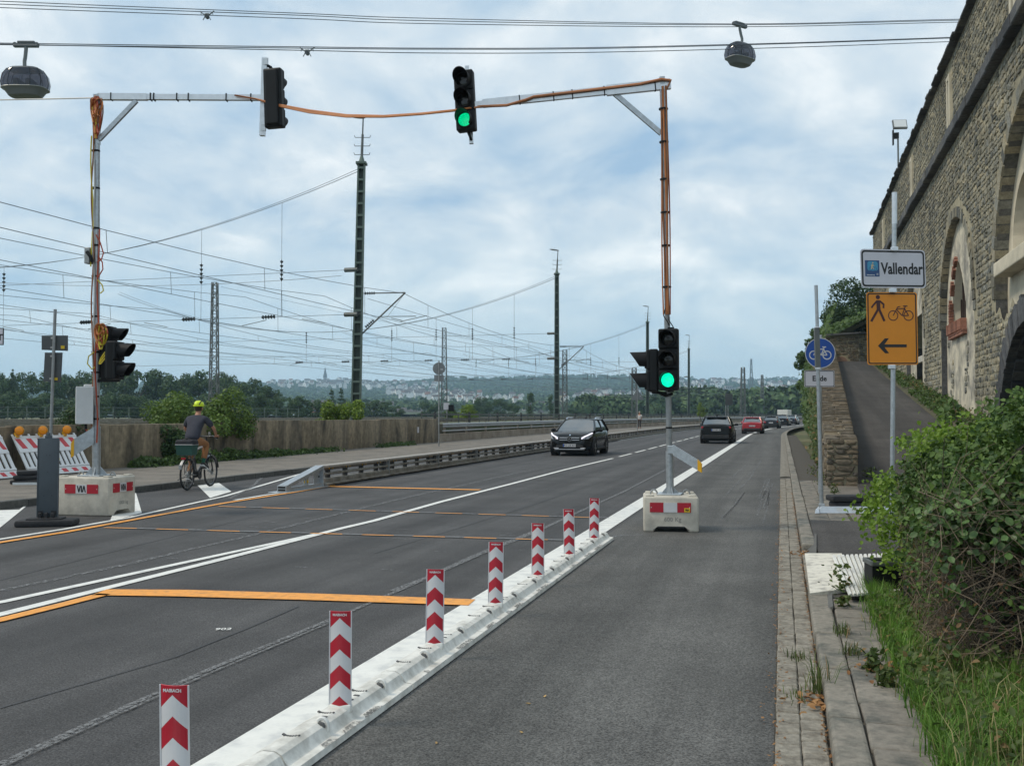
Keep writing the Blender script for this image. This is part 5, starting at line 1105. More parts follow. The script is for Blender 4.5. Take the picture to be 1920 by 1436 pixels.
# white wedge ramp over the dropped kerb, with corrugated plate, and black crate
wr = thing('kerb_ramp', 'cream and white ribbed ramp plate laid over the kerb beside the bush', 'ramp', (0, 0, 0))
c4 = [G(1519, 1118, .10), G(1608, 1108, .13), G(1578, 1042, .13), G(1509, 1042, .11)]
mb = MB(); mb.add([v for v in c4] + [v + Vector((0, 0, .03)) for v in c4], [(3, 2, 1, 0), (4, 5, 6, 7), (0, 1, 5, 4), (1, 2, 6, 5), (2, 3, 7, 6), (3, 0, 4, 7)]); mb.obj('cream_plate', M_['cream'], wr)
e0, e1, e2, e3 = G(1560, 1044, .165), G(1592, 1118, .165), G(1690, 1112, .165), G(1668, 1040, .165)
n_ = 13
for i in range(n_):
    a, b = i / n_, (i + .86) / n_; q0, q1, q2, q3 = e0.lerp(e3, a), e1.lerp(e2, a), e1.lerp(e2, b), e0.lerp(e3, b); up = Vector((0, 0, .022))
    mb = MB(); mb.add([q0, q1, q2, q3, q0.lerp(q3, .2) + up, q1.lerp(q2, .2) + up, q1.lerp(q2, .8) + up, q0.lerp(q3, .8) + up], [(0, 1, 5, 4), (4, 5, 6, 7), (7, 6, 2, 3), (0, 4, 7, 3), (1, 2, 6, 5)]); mb.obj('rib', M_['white'], wr)
mb = MB(); dz = Vector((0, 0, -.004)); mb.add([e0 + dz, e1 + dz, e2 + dz, e3 + dz], [(0, 1, 2, 3)]); mb.obj('ribbed_plate', M_['kerb'], wr)
for nm_, pix in (('edge_block', [(1511, 1000, .03), (1531, 1000, .13), (1531, 1040, .13), (1511, 1040, .03)]), ('edge_block', [(1524, 1118, .05), (1560, 1113, .13), (1562, 1136, .13), (1528, 1150, .05)])):
    v4 = [G(a, b, c) for a, b, c in pix]; mb = MB(); mb.add(v4 + [Vector((v.x, v.y, 0)) for v in v4], [(0, 1, 2, 3), (3, 2, 1, 0), (0, 4, 5, 1), (1, 5, 6, 2), (2, 6, 7, 3), (3, 7, 4, 0)]); mb.obj(nm_, M_['kerbdark'], wr)
ct = thing('crate', 'black plastic crate half hidden in the grass beside the ribbed ramp', 'crate', G(1657, 1118, .1), R(12)); ct.scale = (.75, .9, 1.35)
mb = MB()
for sx in (-1, 1): mb.box((sx * .16, 0, .11), (.02, .24, .22)); mb.box((0, sx * .12, .11), (.34, .02, .22))
mb.box((0, 0, .01), (.32, .24, .02)); mb.obj('body', M_['black'], ct)
mb = MB()
for sx in (-1, 1): mb.rbox((sx * .17, 0, .22), (.035, .28, .03), .008); mb.rbox((0, sx * .13, .22), (.36, .035, .03), .008)
mb.obj('rim', M_['mastd'], ct)
# sign backs further up the road on the left footway
def back_round(label, px, pyb, pyt, pcy, rad, dd, plate=None, x=None, tri=False, zb=.14):
    o0 = P(px, pyb, dd); o0.z = zb; t = thing('sign_post', label, 'sign', o0); L_ = lambda a, b, e_=0: P(a, b, dd + e_) - o0
    mb = MB(); mb.cyl((0, 0, 0), L_(px, pyt), .035, .03, 10); mb.obj('post', M_['galvd'], t, 60)
    T = Tm(L_(px, pcy, .05)) @ Rz(YAW) @ UPRIGHT
    mb = MB()
    if tri: mb.prism([(-rad, -rad * .62), (rad, -rad * .62), (0, rad * 1.0)], -.02, 0, T=T)
    else: mb.prism([(rad * math.cos(a), rad * math.sin(a)) for a in frange(0, 2 * PI, .2)][:-1], -.02, 0, T=T)
    s_ = mb.obj('sign_back', M_['signback2'], t); mb = MB(); mb.box((rad * .45, -.04, .003), (.12, .05, .006), T=T); mb.obj('sticker', M_['sheet'], s_)
    if plate: mb = MB(); mb.prism(rrect(plate[1], plate[2], .02), -.02, 0, T=Tm(L_(px, plate[0], .05)) @ Rz(YAW) @ UPRIGHT); mb.obj('lower_plate_back', M_['signback2'], t)
    return t
M_['signback2'] = pm('sign_back_pale', (.22, .235, .24), .5, .3, var=.08)
back_round('round sign back with a small plate below at the end of the concrete wall', 823, 815, 676, 691, .30, 47.5, (709, .46, .3))
back_round('triangular sign back on a pale post beside the walking pedestrian', 1195, 800, 722, 742, .52, 76, None, None, True)
me = text_mesh('1', .3, M_['printk'], .001, .01)
bx = thing('track_marker', 'small white and black railway board beside the lattice mast', 'railway sign', P(838, 790, 62)); oo = P(838, 790, 62)
mb = MB(); mb.cyl((0, 0, -1), P(838, 757, 62) - oo, .04, n=8); mb.obj('post', M_['galvd'], bx); mb = MB(); mb.box(P(837, 761.5, 61.8) - oo, (.36, .05, .42), rz=YAW); mb.obj('white_board', M_['signw'], bx); mb = MB(); mb.box(P(846, 765, 61.8) - oo, (.34, .2, .4), rz=YAW); mb.obj('black_box', M_['black'], bx)
mb = MB(); c_ = P(784, 803, 44.6) if False else None
for label, px, py, d_, w_, h_ in (('large square sign back on two posts far ahead beside the tower blocks', 1365, 752, 110, 1.05, 1.25),):
    o0 = P(px, 792, d_); o0.z = 0; t = thing('sign_board', label, 'sign', o0); mb = MB(); L_ = lambda a, b, e_=0: P(a, b, d_ + e_) - o0
    for dx in (-4, 0): mb.cyl(Vector((L_(px + dx, 790).x, L_(px + dx, 790).y, 0)), L_(px + dx, py - 8), .05, n=8)
    mb.obj('post', M_['galvd'], t); mb = MB(); mb.box(L_(px, py - 3, -.08), (w_ * .6, .04, h_), rz=YAW); mb.box(L_(px + 6, py - 3, -.06), (w_ * .3, .04, h_), rz=YAW); mb.obj('panel', M_['signback'], t)
# ================================================================ CONCRETE WALL, RAILINGS, RAILWAY MASTS, WIRES, CABLE CARS
def streaked():
    m = bpy.data.materials.new('stained_concrete'); m.use_nodes = True; nt = m.node_tree; n = nt.nodes; l = nt.links; p = n['Principled BSDF']; g = n.new('ShaderNodeNewGeometry')
    mp = n.new('ShaderNodeMapping'); mp.inputs['Scale'].default_value = (1.0, 1.0, .24); l.new(g.outputs['Position'], mp.inputs[0])
    a = n.new('ShaderNodeTexNoise'); a.inputs['Scale'].default_value = 1.3; a.inputs['Detail'].default_value = 7; a.inputs['Roughness'].default_value = .65; a.inputs['Distortion'].default_value = .5; l.new(mp.outputs[0], a.inputs['Vector'])
    b = n.new('ShaderNodeTexNoise'); b.inputs['Scale'].default_value = 6; b.inputs['Detail'].default_value = 5; l.new(g.outputs['Position'], b.inputs['Vector'])
    r_ = n.new('ShaderNodeValToRGB'); l.new(a.outputs[0], r_.inputs[0]); e = r_.color_ramp.elements; e[0].position = .34; e[0].color = (.06, .05, .037, 1); e[1].position = .66; e[1].color = (.33, .265, .175, 1); k = e.new(.48); k.color = (.19, .152, .10, 1)
    q = n.new('ShaderNodeMapRange'); q.inputs[1].default_value = .3; q.inputs[2].default_value = .7; q.inputs[3].default_value = .75; q.inputs[4].default_value = 1.25; l.new(b.outputs[0], q.inputs[0])
    x = n.new('ShaderNodeMixRGB'); x.blend_type = 'MULTIPLY'; x.inputs[0].default_value = 1; l.new(r_.outputs[0], x.inputs[1]); l.new(q.outputs[0], x.inputs[2]); l.new(x.outputs[0], p.inputs['Base Color']); p.inputs['Roughness'].default_value = .9
    bp = n.new('ShaderNodeBump'); bp.inputs['Strength'].default_value = .4; bp.inputs['Distance'].default_value = .02; l.new(b.outputs[0], bp.inputs['Height']); l.new(bp.outputs[0], p.inputs['Normal']); return m
M_['cwall'] = streaked()
XWALL = -18.3; YEND = PXZ(821, 800, XWALL).y
wl = thing('concrete_wall', 'stained brown concrete wall beside the left footway with weeds along its foot', 'wall')
y = YEND; k = 0
while y > 4:
    ln = 3.6 if k % 3 else 4.4; h = 1.30 + .02 * math.sin(k * 2.1) + (.05 if y > 30 else 0)
    mb = MB(); mb.rbox((XWALL - .15 + random.uniform(-.012, .012), y - ln / 2, h / 2 + .02), (.3, ln - .02, h + .1), .02, 2); mb.obj('panel', M_['cwall'], wl, 40); y -= ln; k += 1
q = PXZ(783, 806, XWALL + .01); mb = MB(); mb.box((XWALL + .03, q.y, q.z), (.05, .18, .3)); mb.obj('small_plate', M_['signw'], wl)
lw = thing('low_wall', 'low concrete plinth wall running on beyond the end of the tall concrete wall', 'wall'); y = YEND + .1; k = 0
while y < 150:
    ln = 4.0; b_ = bend(y + 2); mb = MB(); mb.rbox((XWALL - .1 + b_, y + ln / 2, .32), (.34, ln - .015, .5), .02, rz=-math.atan2(bend(y + 4) - bend(y), 4)); mb.obj('plinth', M_['cwall2'] if 'cwall2' in M_ else M_.setdefault('cwall2', pm('plinth_concrete', (.36, .30, .235), .85, var=.15, vs=3, col2=(.25, .20, .15), c2s=1)), lw); y += ln
strip('plinth_far', [(XWALL + .05, .1), (XWALL + .05, .56), (XWALL - .3, .56)], frange(150, 420, 8), M_['cwall2'], lw)
gr = thing('guard_rail', 'grey steel guard rail with flat posts above the low plinth wall on the left', 'guard rail'); 
ysg = frange(YEND + .4, 78, 4) + frange(82, 400, 5)
strip('upper_beam', [(XWALL + .12, .92), (XWALL + .17, .98), (XWALL + .12, 1.04), (XWALL + .17, 1.10), (XWALL + .12, 1.16), (XWALL + .06, 1.17)], ysg, M_['galvd'], gr)
strip('lower_beam', [(XWALL + .1, .70), (XWALL + .16, .735), (XWALL + .1, .77), (XWALL + .0, .77)], ysg, M_['galvd'], gr)
pmh = MB().box((0, 0, 0), (.1, .13, .75)).mesh('post', M_['rail'])
for i in range(60): y = YEND + 1.2 + 4.0 * i; o = link('post', pmh, gr); o.location = (XWALL - .02 + bend(y), y, .85)
fr = thing('railing', 'dark tubular railing behind the guard rail along the railway', 'railing')
strip('hand_rail', [(XWALL - 1.2, 1.62), (XWALL - 1.2, 1.70), (XWALL - 1.3, 1.70)], ysg, M_['mastd'], fr); strip('middle_bar', [(XWALL - 1.2, 1.36), (XWALL - 1.2, 1.41), (XWALL - 1.25, 1.41)], ysg, M_['mastd'], fr)
pm2 = MB().box((0, 0, 0), (.06, .06, .7)).mesh('post', M_['mastd']); pm3 = MB().box((0, 0, 0), (.12, .12, .8)).mesh('post', M_['railpost'])
for i in range(90): y = YEND + .8 + 2.2 * i; o = link('post', pm3 if i % 3 == 1 else pm2, fr); o.location = (XWALL - 1.25 + bend(y), y, 1.4)
# far fence on the field behind the wall
ff = thing('field_fence', 'old grey rail fence across the field behind the barrier boards', 'fence')
fa, fb = P(-60, 772, 95), P(560, 780, 130); fa.z = fb.z = 0
for zz_ in (1.5, 1.9, 2.4): mb = MB(); mb.bar(fa + Vector((0, 0, zz_)), fb + Vector((0, 0, zz_)), .05, .055); mb.obj('rail', M_['mast'], ff)
for i in range(23): q = fa.lerp(fb, i / 22); mb = MB(); mb.box(q + Vector((0, 0, 1.6)), (.09, .09, 1.8)); mb.obj('post', M_['mast'], ff)
# ---- railway masts
MASTS = [(672, 309, 222, 56.3), (1044, 515, 470, 100.5), (1214, 605, 575, 154), (1291.5, 655, 629, 216)]
def rail_mast(i, px, pyt, pyl, d, label):
    b_ = P(px - 5 if i == 0 else px, 777, d); b_.z = 1.0; t = thing('railway_mast', label, 'railway mast', b_, R(8), 'green steel railway masts with lamps'); top = P(px + 6 if i == 0 else px, pyt, d) - b_; H = top.z
    t.rotation_euler = (0, 0, 0); lean = Vector((top.x, top.y, 0)) / H
    at = lambda z, dx=0, dy=0: Vector((0, 0, z)) + lean * z + ur * dx + uf * dy
    w0, w1 = .24, .17
    for s_ in (-1, 1):
        mb = MB(); mb.bar(at(0, s_ * w0), at(H, s_ * w1), .09, .30); mb.obj('side_rail', M_['mast'], t)
    # the bars of the side rails are laid flat so the face shows a ladder of battens
    nb = 22 if i == 0 else (18 if i == 1 else 0); mbj = MB()
    for k in range(nb):
        z = .5 + (H - .7) * k / (nb - 1); w_ = w0 + (w1 - w0) * z / H; mb = MB() if i == 0 else mbj; mb.bar(at(z, -w_, -.12), at(z, w_, -.12), .07, .12)
        if i == 0: mb.obj('batten', M_['mast'], t)
    if nb and i: o = mbj.obj('batten', M_['mast'], t)
    mb = MB(); mb.bar(at(0, 0, .1), at(H, 0, .1), .40, .05); mb.obj('web', M_['mastweb'], t)
    mb = MB(); mb.rbox(at(H + .06), (.6, .6, .14), .02, rz=YAW); mb.cyl(at(H + .1), at(H + .5), .2, .08, 10); mb.obj('cap', M_['mast'], t)
    tl_ = P(px + (9 if i == 0 else 4 * 56 / d), pyl, d) - b_
    mb = MB(); mb.cyl(at(H + .2), at(H + .2).lerp(tl_, .62), .085, .07, 10); mb.cyl(at(H + .2).lerp(tl_, .6), tl_, .045, .04, 8); mb.obj('lamp_pole', M_['mastd'], t, 60)
    mb = MB()
    for u in (.15, .35, .55, .62)[:3]: q = at(H + .2).lerp(tl_, u); mb.bar(q - ur * .42, q + ur * .42, .03, .03); mb.bar(q + ur * .42, q + ur * .46 + Vector((0, 0, .12)), .03, .03); mb.bar(q - ur * .42, q - ur * .46 + Vector((0, 0, .12)), .03, .03)
    mb.obj('step_rung', M_['mastd'], t)
    T = Tm(tl_) @ Rz(YAW + PI) @ Matrix.Rotation(R(-8), 4, 'Y'); s_ = 1.0
    mb = MB(); mb.ell((.38, 0, .02), (.5, .16, .08), 12, 6, T=T); mb.obj('lamp_head', M_['galvd'], t, 60)
    return t, b_, at, H
M_['mastweb'] = pm('mast_web', (.05, .066, .056), .6, .2, var=.2, vs=3)
labs = ['tallest green ladder like railway mast with lamp, nearest of the row', 'green railway mast with lamp, second of the row, above the black oncoming car', 'thin grey railway mast with lamp behind the lit signal on the right pole', 'thin grey railway mast with lamp right of the lit signal']
MS = [rail_mast(i, *m, labs[i]) for i, m in enumerate(MASTS)]
def insul(mb, a, b, r=.09, n=5):
    a = Vector(a); b = Vector(b); mb.cyl(a, b, .025, n=6)
    for k in range(n): q = a.lerp(b, (k + .5) / n); dv_ = (b - a).normalized() * ((b - a).length / n * .22); mb.cyl(q - dv_, q + dv_, r, r * .5, 8)
for i in (0, 1, 2):
    t, b_, at, H = MS[i]; d = MASTS[i][3]; e_ = Vector((1, .1, 0)).normalized()
    zA, zB = 8.55 - 1.0, 6.25 - 1.0; tip = at(zA - .0) + e_ * 2.75; root = at(zB)
    mb = MB(); mb.cyl(at(zA) + e_ * .3, tip, .035, n=8); mb.cyl(root + e_ * .25, tip, .045, n=8); mb.cyl(root + (tip - root) * .42, at(zB + .95) + e_ * 3.4, .022, n=6); mb.cyl(root + (tip - root) * .42 + e_ * .8 + Vector((0, 0, -.1)), at(zB + .72) + e_ * 2.6, .02, n=6); mb.cyl(tip, at(zB + .9) + e_ * 1.7, .01, n=5); mb.obj('cantilever', M_['mastd'], t)
    mb = MB(); insul(mb, at(zA) + e_ * .35, at(zA) + e_ * 1.0, .1); insul(mb, root + (tip - root) * .16, root + (tip - root) * .34, .1); mb.obj('insulator', M_['insul'], t)
# lattice masts
def lattice(label, px, pyt, pyb, d, w0, w1, nb, th=.09, grp='steel lattice railway masts', h_extra=0):
    b_ = P(px, pyb, d); b_.z = 1.0; top = P(px + (2 if px < 500 else 0), pyt, d) - b_; H = top.z; t = thing('lattice_mast', label, 'lattice mast', b_, 0, grp); ln_ = Vector((top.x, top.y, 0)) / H
    def c(z, sx, sy): w_ = (w0 + (w1 - w0) * z / H) / 2; return Vector((0, 0, z)) + ln_ * z + ur * sx * w_ + uf * sy * w_
    for sx in (-1, 1):
        for sy in (-1, 1): mb = MB(); mb.bar(c(0, sx, sy), c(H, sx, sy), th, th); mb.obj('leg', M_['mastd'], t)
    mb = MB()
    for k in range(nb):
        z0_, z1_ = H * k / nb, H * (k + 1) / nb
        for (A_, B_) in (((-1, -1), (1, -1)), ((1, 1), (-1, 1)), ((-1, 1), (-1, -1)), ((1, -1), (1, 1))):
            a, b = (A_, B_) if k % 2 else (B_, A_); mb.bar(c(z0_, *a), c(z1_, *b), th * .6, th * .6)
        mb.bar(c(z1_, -1, -1), c(z1_, 1, -1), th * .6, th * .6)
    mb.obj('bracing', M_['mastd'], t); return t, b_, H
lattice('tall steel lattice railway mast standing left of the cyclist', 401, 530, 770, 88, .75, .42, 22, .09)
lattice('steel lattice railway mast behind the round sign back', 833, 615, 790, 118, .7, .42, 18, .09)
lattice('narrow twin railway mast just right of the second lamp mast', 1059, 657, 785, 120, .55, .5, 14, .10)
lattice('lattice railway mast behind the triangular sign back', 1189, 690, 790, 150, .7, .6, 12, .12)
lattice('lattice railway mast above the red car', 1393, 689, 790, 230, 1.1, .7, 14, .16)
lattice('slim lattice lamp mast right of the red car mast', 1429, 703, 780, 330, 1.2, .5, 14, .2)
lattice('tall power line pylon on the far hill', 1408.5, 673, 725, 1500, 7, 1.6, 14, .7, None)
# cross spans with droppers and insulators
def headspan(y, xm, hm, xlow, hlow, xfar, steady, label, wr_=.02, drops=()):
    t = thing('cross_span', label, 'overhead wire', (0, 0, 0), 0, 'cross span cables of the railway')
    f = lambda x: hlow + (hm - hlow) * ((x - xlow) / (xm - xlow)) ** 2
    mb = MB(); pts = [(x, y, f(x)) for x in frange(xm, xfar, 1.6)]; mb.tube(pts, wr_ * 1.3, 5); mb.tube([(a, b + .25, c + .25 * abs(a - xlow) / abs(xm - xlow)) for a, b, c in pts], wr_, 5); mb.obj('cable', M_['wire'], t)
    for hs_ in steady: mb = MB(); mb.tube([(xm, y, hs_), (xfar, y, hs_ - .15)], wr_, 5); mb.obj('steady_wire', M_['wire'], t)
    for x in drops:
        lo_ = steady[-1]; mb = MB(); mb.tube([(x, y, f(x)), (x, y, lo_)], wr_ * .8, 5); o = mb.obj('dropper', M_['wire'], t)
        mb = MB(); insul(mb, (x, y, steady[0] + .75), (x, y, steady[0] - .5), .11); mb.obj('insulator', M_['insul'], o)
        mb = MB(); insul(mb, (x - .4, y, steady[-1]), (x - 1.3, y, steady[-1] - .02), .13); mb.obj('insulator', M_['insul'], t)
    for z_ in steady: mb = MB(); mb.cyl((xm - .2, y, z_), (xm - 1.0, y, z_), .13, n=8); mb.obj('tensioner', M_['mastd'], t)
TRK = [(-20.7, 6.85, 8.5), (-25.6, 6.85, 8.5), (-30.7, 6.85, 8.6), (-36.2, 6.9, 8.0), (-41.4, 6.9, 7.9), (-46.6, 6.9, 7.9), (-52, 6.9, 7.9)]
nm_ = ['first', 'second', 'third']
for i in (0, 1, 2, 3):
    t, b_, at, H = MS[i]; tp = b_ + at(H - .3); hm = tp.z; xm = tp.x
    headspan(tp.y, xm, hm, xm - 26, hm - 4.6 if i == 0 else hm - 5.0, xm - 52, (9.9, 7.35), ['sagging cross span cable from the tallest mast to the left edge', 'sagging cross span cable from the second lamp mast', 'sagging cross span cable from the thin mast behind the right signal', 'sagging cross span cable from the farthest lamp mast'][i], (.014 if i == 0 else .019), [xm - q for q in ((5, 10.3, 17.5, 24.5) if i == 0 else (4.5, 9, 13, 18, 22.5, 28))])
    if i < 4:      # far end mast of each span
        pass
def rshift(y): return .022 * max(0, y - 45)
for k, (x, zc_, zm) in enumerate(TRK):
    t = thing('contact_line', ['nearest overhead contact line running beside the tallest mast', 'second overhead contact line from the wall', 'third overhead contact line from the wall', 'fourth overhead contact line from the wall', 'fifth overhead contact line from the wall', 'sixth overhead contact line from the wall', 'farthest overhead contact line across the rail yard'][k], 'overhead wire', (0, 0, 0), 0, 'overhead contact lines of the railway')
    ysup = [-8, 52 + .0, 96, 150, 215, 330]; X = lambda y: x + rshift(y) + (.3 if k % 2 else -.2) * math.sin(y * .06)
    mes = []; con = []
    for a, b in zip(ysup[:-1], ysup[1:]):
        for j in range(12):
            u = j / 12; y = a + (b - a) * u; mes.append(Vector((X(y), y, zm - 4 * .95 * u * (1 - u)))); con.append(Vector((X(y), y, zc_)))
    r_ = .011
    mb = MB(); mb.tube(mes, [r_ + .00006 * max(0, q.y) for q in mes], 5); mb.obj('messenger_wire', M_['wire'], t); mb = MB(); mb.tube(con, [r_ + .00006 * max(0, q.y) for q in con], 5); mb.obj('contact_wire', M_['wire'], t)
    mb = MB()
    for j in range(1, len(mes), 2):
        if mes[j].y < 190: mb.tube([mes[j], con[j] + Vector((-.05, .15, 0))], .009 + .00004 * max(0, mes[j].y), 4)
    mb.obj('dropper', M_['wire'], t)
    for y in (52, 96, 150):
        mb = MB(); s_ = -1 if k % 2 else 1; mb.cyl((X(y) + 1.4 * s_, y, zc_ + .35), (X(y) - .2 * s_, y, zc_ + .05), .02, n=5); mb.obj('steady_arm', M_['mastd'], t)
# a few crossing feeders
for (a, b, lab) in ((P(-20, 529, 62), P(640, 517, 57), 'feeder wire running level from the left edge to the tallest mast'), (P(415, 538, 88), P(1500, 760, 300), 'feeder wire sloping from the lattice mast far into the distance'), (P(840, 625, 118), P(1480, 772, 330), 'feeder wire sloping from the second lattice mast to the distance'), (P(690, 560, 57), P(1180, 690, 150), 'feeder wire sloping between the first and third lamp masts')):
    mb = MB(); mb.tube(sag(a, b, .4), .014, 5); prop(mb.obj('feeder_wire', M_['wire']), lab, 'overhead wire')
# ================================================================ CABLE CAR
M_['rope'] = pm('ropeway_cable', (.09, .10, .115), .5, .3, var=0)
def crom(pts, n=8):
    out_ = []; q = [pts[0] * 2 - pts[1]] + pts + [pts[-1] * 2 - pts[-2]]
    for i in range(1, len(q) - 2):
        for j in range(n):
            t = j / n; p0, p1, p2, p3 = q[i - 1], q[i], q[i + 1], q[i + 2]
            out_.append(.5 * (2 * p1 + (p2 - p0) * t + (2 * p0 - 5 * p1 + 4 * p2 - p3) * t * t + (3 * p1 - p0 - 3 * p2 + p3) * t ** 3))
    return out_ + [pts[-1]]
def ropes(label, d0, d1, lines):
    t = thing('ropeway_cables', label, 'cable')
    for nm2, pix in lines:
        pts = [P(a, b, d0 + (d1 - d0) * (a + 300) / 2100) for a, b in pix]; pts.append(pts[-1] + (pts[-1] - pts[-2]) * 2.2)
        mb = MB(); mb.tube(crom(pts), .047, 5); mb.obj(nm2, M_['rope'], t)
ropes('lower set of ropeway cables crossing the sky above both signals', 87, 119, (('track_rope', [(-300, 74), (0, 81.5), (560, 88.5), (800, 91), (1100, 90), (1480, 81), (1830, 69)]), ('track_rope', [(-300, 78), (0, 84.5), (560, 91), (800, 93), (1100, 92), (1480, 82.5), (1830, 70.5)]), ('haul_rope', [(-300, 77), (0, 83.5), (560, 95), (800, 100), (1100, 99), (1480, 89.5), (1830, 77)])))
ropes('upper set of ropeway cables along the top of the view', 97, 129, (('track_rope', [(-300, -12), (0, 3), (560, 25.6), (800, 35), (1380, 45.5), (1830, 36)]), ('track_rope', [(-300, -7), (0, 8.5), (560, 29.4), (800, 39.6), (1380, 47.2), (1830, 38)]), ('haul_rope', [(-300, 0), (0, 15), (560, 35.6), (800, 45), (1380, 51), (1830, 41.5)])))
def gondola(label, top, hang, W, lean, rz):
    t = thing('gondola', label, 'cable car', top, rz, 'cable car gondolas'); zc_ = -hang
    mb = MB()
    for x in frange(-1.0, 1.0, .4): mb.cyl((x, -.12, .0), (x, .12, .0), .2, n=10)
    mb.rbox((0, 0, -.14), (2.3, .4, .26), .08); mb.rbox((0, 0, .2), (1.6, .3, .26), .08); mb.obj('carriage', M_['signback'], t)
    mb = MB(); mb.tube([(0, 0, -.15), (0, 0, -.5), (lean * .5, 0, -1.2), (lean, 0, zc_ + 2.0), (lean * .8, 0, zc_ + 1.2)], .17, 10); mb.obj('hanger', M_['mastd'], t, 60)
    secs = [(-1.2, .62), (-1.12, 1.25), (-.62, 1.62), (-.55, 1.78), (-.1, 1.85), (.5, 1.72), (.95, 1.4), (1.12, 1.1), (1.16, .4)]
    def sec_ring(z, r): return [(r * W / 1.85 * math.copysign(abs(math.cos(a)) ** .62, math.cos(a)), r * .62 * W / 1.85 * math.copysign(abs(math.sin(a)) ** .62, math.sin(a)), zc_ + z * 1.16) for a in [2 * PI * i / 20 for i in range(20)]]
    rings = [sec_ring(z, r) for z, r in secs]
    def band(i0, i1, mat, nm2, par=None, sc=1):
        mb = MB(); vs = [v for r in rings[i0:i1 + 1] for v in r]; k = i1 - i0
        mb.add(vs, [(j * 20 + i, j * 20 + (i + 1) % 20, (j + 1) * 20 + (i + 1) % 20, (j + 1) * 20 + i) for j in range(k) for i in range(20)]); return mb.obj(nm2, M_[mat], par or t, 50)
    mb = MB(); mb.add(rings[0], [tuple(range(20))[::-1]]); mb.obj('floor', M_['mastd'], t)
    band(0, 1, 'mastd', 'underside'); band(1, 3, 'gondshell', 'lower_shell'); gl = band(3, 6, 'gondglass', 'window'); band(6, 8, 'signback', 'roof'); mb = MB(); mb.add(rings[8], [tuple(range(20))]); mb.obj('roof_top', M_['mastd'], t)
    for i in range(20):
        if i % 2 == 0: mb = MB(); mb.tube([Vector(rings[j][i]) * 1.0 + Vector((0, 0, 0)) for j in range(3, 7)], .035, 5); mb.obj('window_post', M_['black'], gl)
    mb = MB(); [mb.rbox((s_ * W * .27, 0, zc_ - .25), (.5, 1.6, .9), .1) for s_ in (-1, 1)]; mb.box((0, .5, zc_ - .3), (1.4, .2, .5)); mb.obj('bench', M_['mastd'], t)
    mb = MB(); mb.tube([Vector(v) for v in rings[3]] + [Vector(rings[3][0])], .05, 5); mb.obj('belt_rail', M_['galvd'], t)
    mb = MB(); mb.rbox((lean * .3, 0, zc_ + 1.2), (1.6, .9, .1), .04); mb.obj('roof_hatch', M_['galvd'], t)
    return t
m = pm('gondola_glass', (.03, .03, .04), .08, var=0); n = m.node_tree.nodes; x_ = n.new('ShaderNodeMixShader'); t_ = n.new('ShaderNodeBsdfTransparent'); x_.inputs[0].default_value = .26; t_.inputs[0].default_value = (.75, .75, .85, 1)
l_ = m.node_tree.links; l_.new(n['Principled BSDF'].outputs[0], x_.inputs[1]); l_.new(t_.outputs[0], x_.inputs[2]); l_.new(x_.outputs[0], n['Material Output'].inputs['Surface']); M_['gondglass'] = m
M_['gondshell'] = pm('gondola_shell', (.16, .165, .175), .35, .3, var=.05)
gondola('larger dark cable car gondola at the upper left edge', P(49, 84, 91), 3.55, 2.1, -.12, R(16))
gondola('smaller dark cable car gondola at the upper right below the top cables', P(1387, 47, 121), 3.7, 2.0, .4, R(48))
def carrier(label, p):
    t = thing('rope_carrier', label, 'rope carrier', p, R(12), 'small rope carriers clamped on the ropeway cables'); mb = MB(); mb.rbox((0, 0, -.1), (.5, .25, .35), .08); mb.obj('body', M_['mastd'], t)
    mb = MB()
    for s_ in (-1, 1): mb.bar((s_ * .15, 0, -.15), (s_ * .75, 0, .3), .08, .1); mb.bar((s_ * .6, 0, .25), (s_ * .62, 0, -.1), .06, .06); mb.bar((s_ * .2, 0, -.25), (s_ * .4, 0, -.62), .07, .07)
    mb.obj('arm', M_['mastd'], t); mb = MB(); mb.cyl((0, -.2, -.28), (0, .2, -.28), .2, n=12); mb.obj('roller', M_['insul'], t)
carrier('rope carrier on the upper cables near the top left', P(388, 27, 101)); carrier('rope carrier on the lower cables above the left signal', P(576, 95, 99))
# ================================================================ VEHICLES AND PEOPLE
M_['carblack'] = pm('car_black', (.006, .0065, .007), .16, .0, var=.0, spec=.35)
M_['cardark'] = pm('car_dark_grey', (.02, .023, .03), .2, .1, var=.0, coat=.3)
M_['carblue'] = pm('car_dark_blue', (.018, .025, .045), .25, .2, var=.0, coat=1.0)
M_['carred'] = pm('car_red', (.42, .018, .028), .25, .1, var=.0, coat=1.0)
M_['vanw'] = pm('van_white', (.70, .70, .64), .35, var=.04)
M_['cglass'] = pm('car_glass', (.035, .045, .05), .04, var=.0, spec=1.0); M_['cglass'].node_tree.nodes['Principled BSDF'].inputs['IOR'].default_value = 2.1
M_['tyre'] = pm('tyre_rubber', (.014, .014, .015), .85, var=.2)
M_['rim'] = pm('alloy_rim', (.45, .46, .47), .3, .8, var=.1)
M_['chrome'] = pm('chrome', (.75, .76, .78), .12, 1.0, var=.0)
M_['taill'] = pm('tail_lamp', (.38, .015, .02), .15, var=0)
M_['headl'] = pm('head_lamp', (.42, .44, .47), .1, .2, var=0)
M_['drl'] = emit('day_lamp', (.92, .88, 1.0), 1.3)
M_['trim'] = pm('car_trim', (.015, .015, .016), .6, var=.1)
def interp(tab, y):
    for (a, va), (b, vb) in zip(tab[:-1], tab[1:]):
        if a <= y <= b: t = (y - a) / (b - a); t = t * t * (3 - 2 * t) * .5 + t * .5; return va + (vb - va) * t
    return tab[-1][1] if y > tab[-1][0] else tab[0][1]
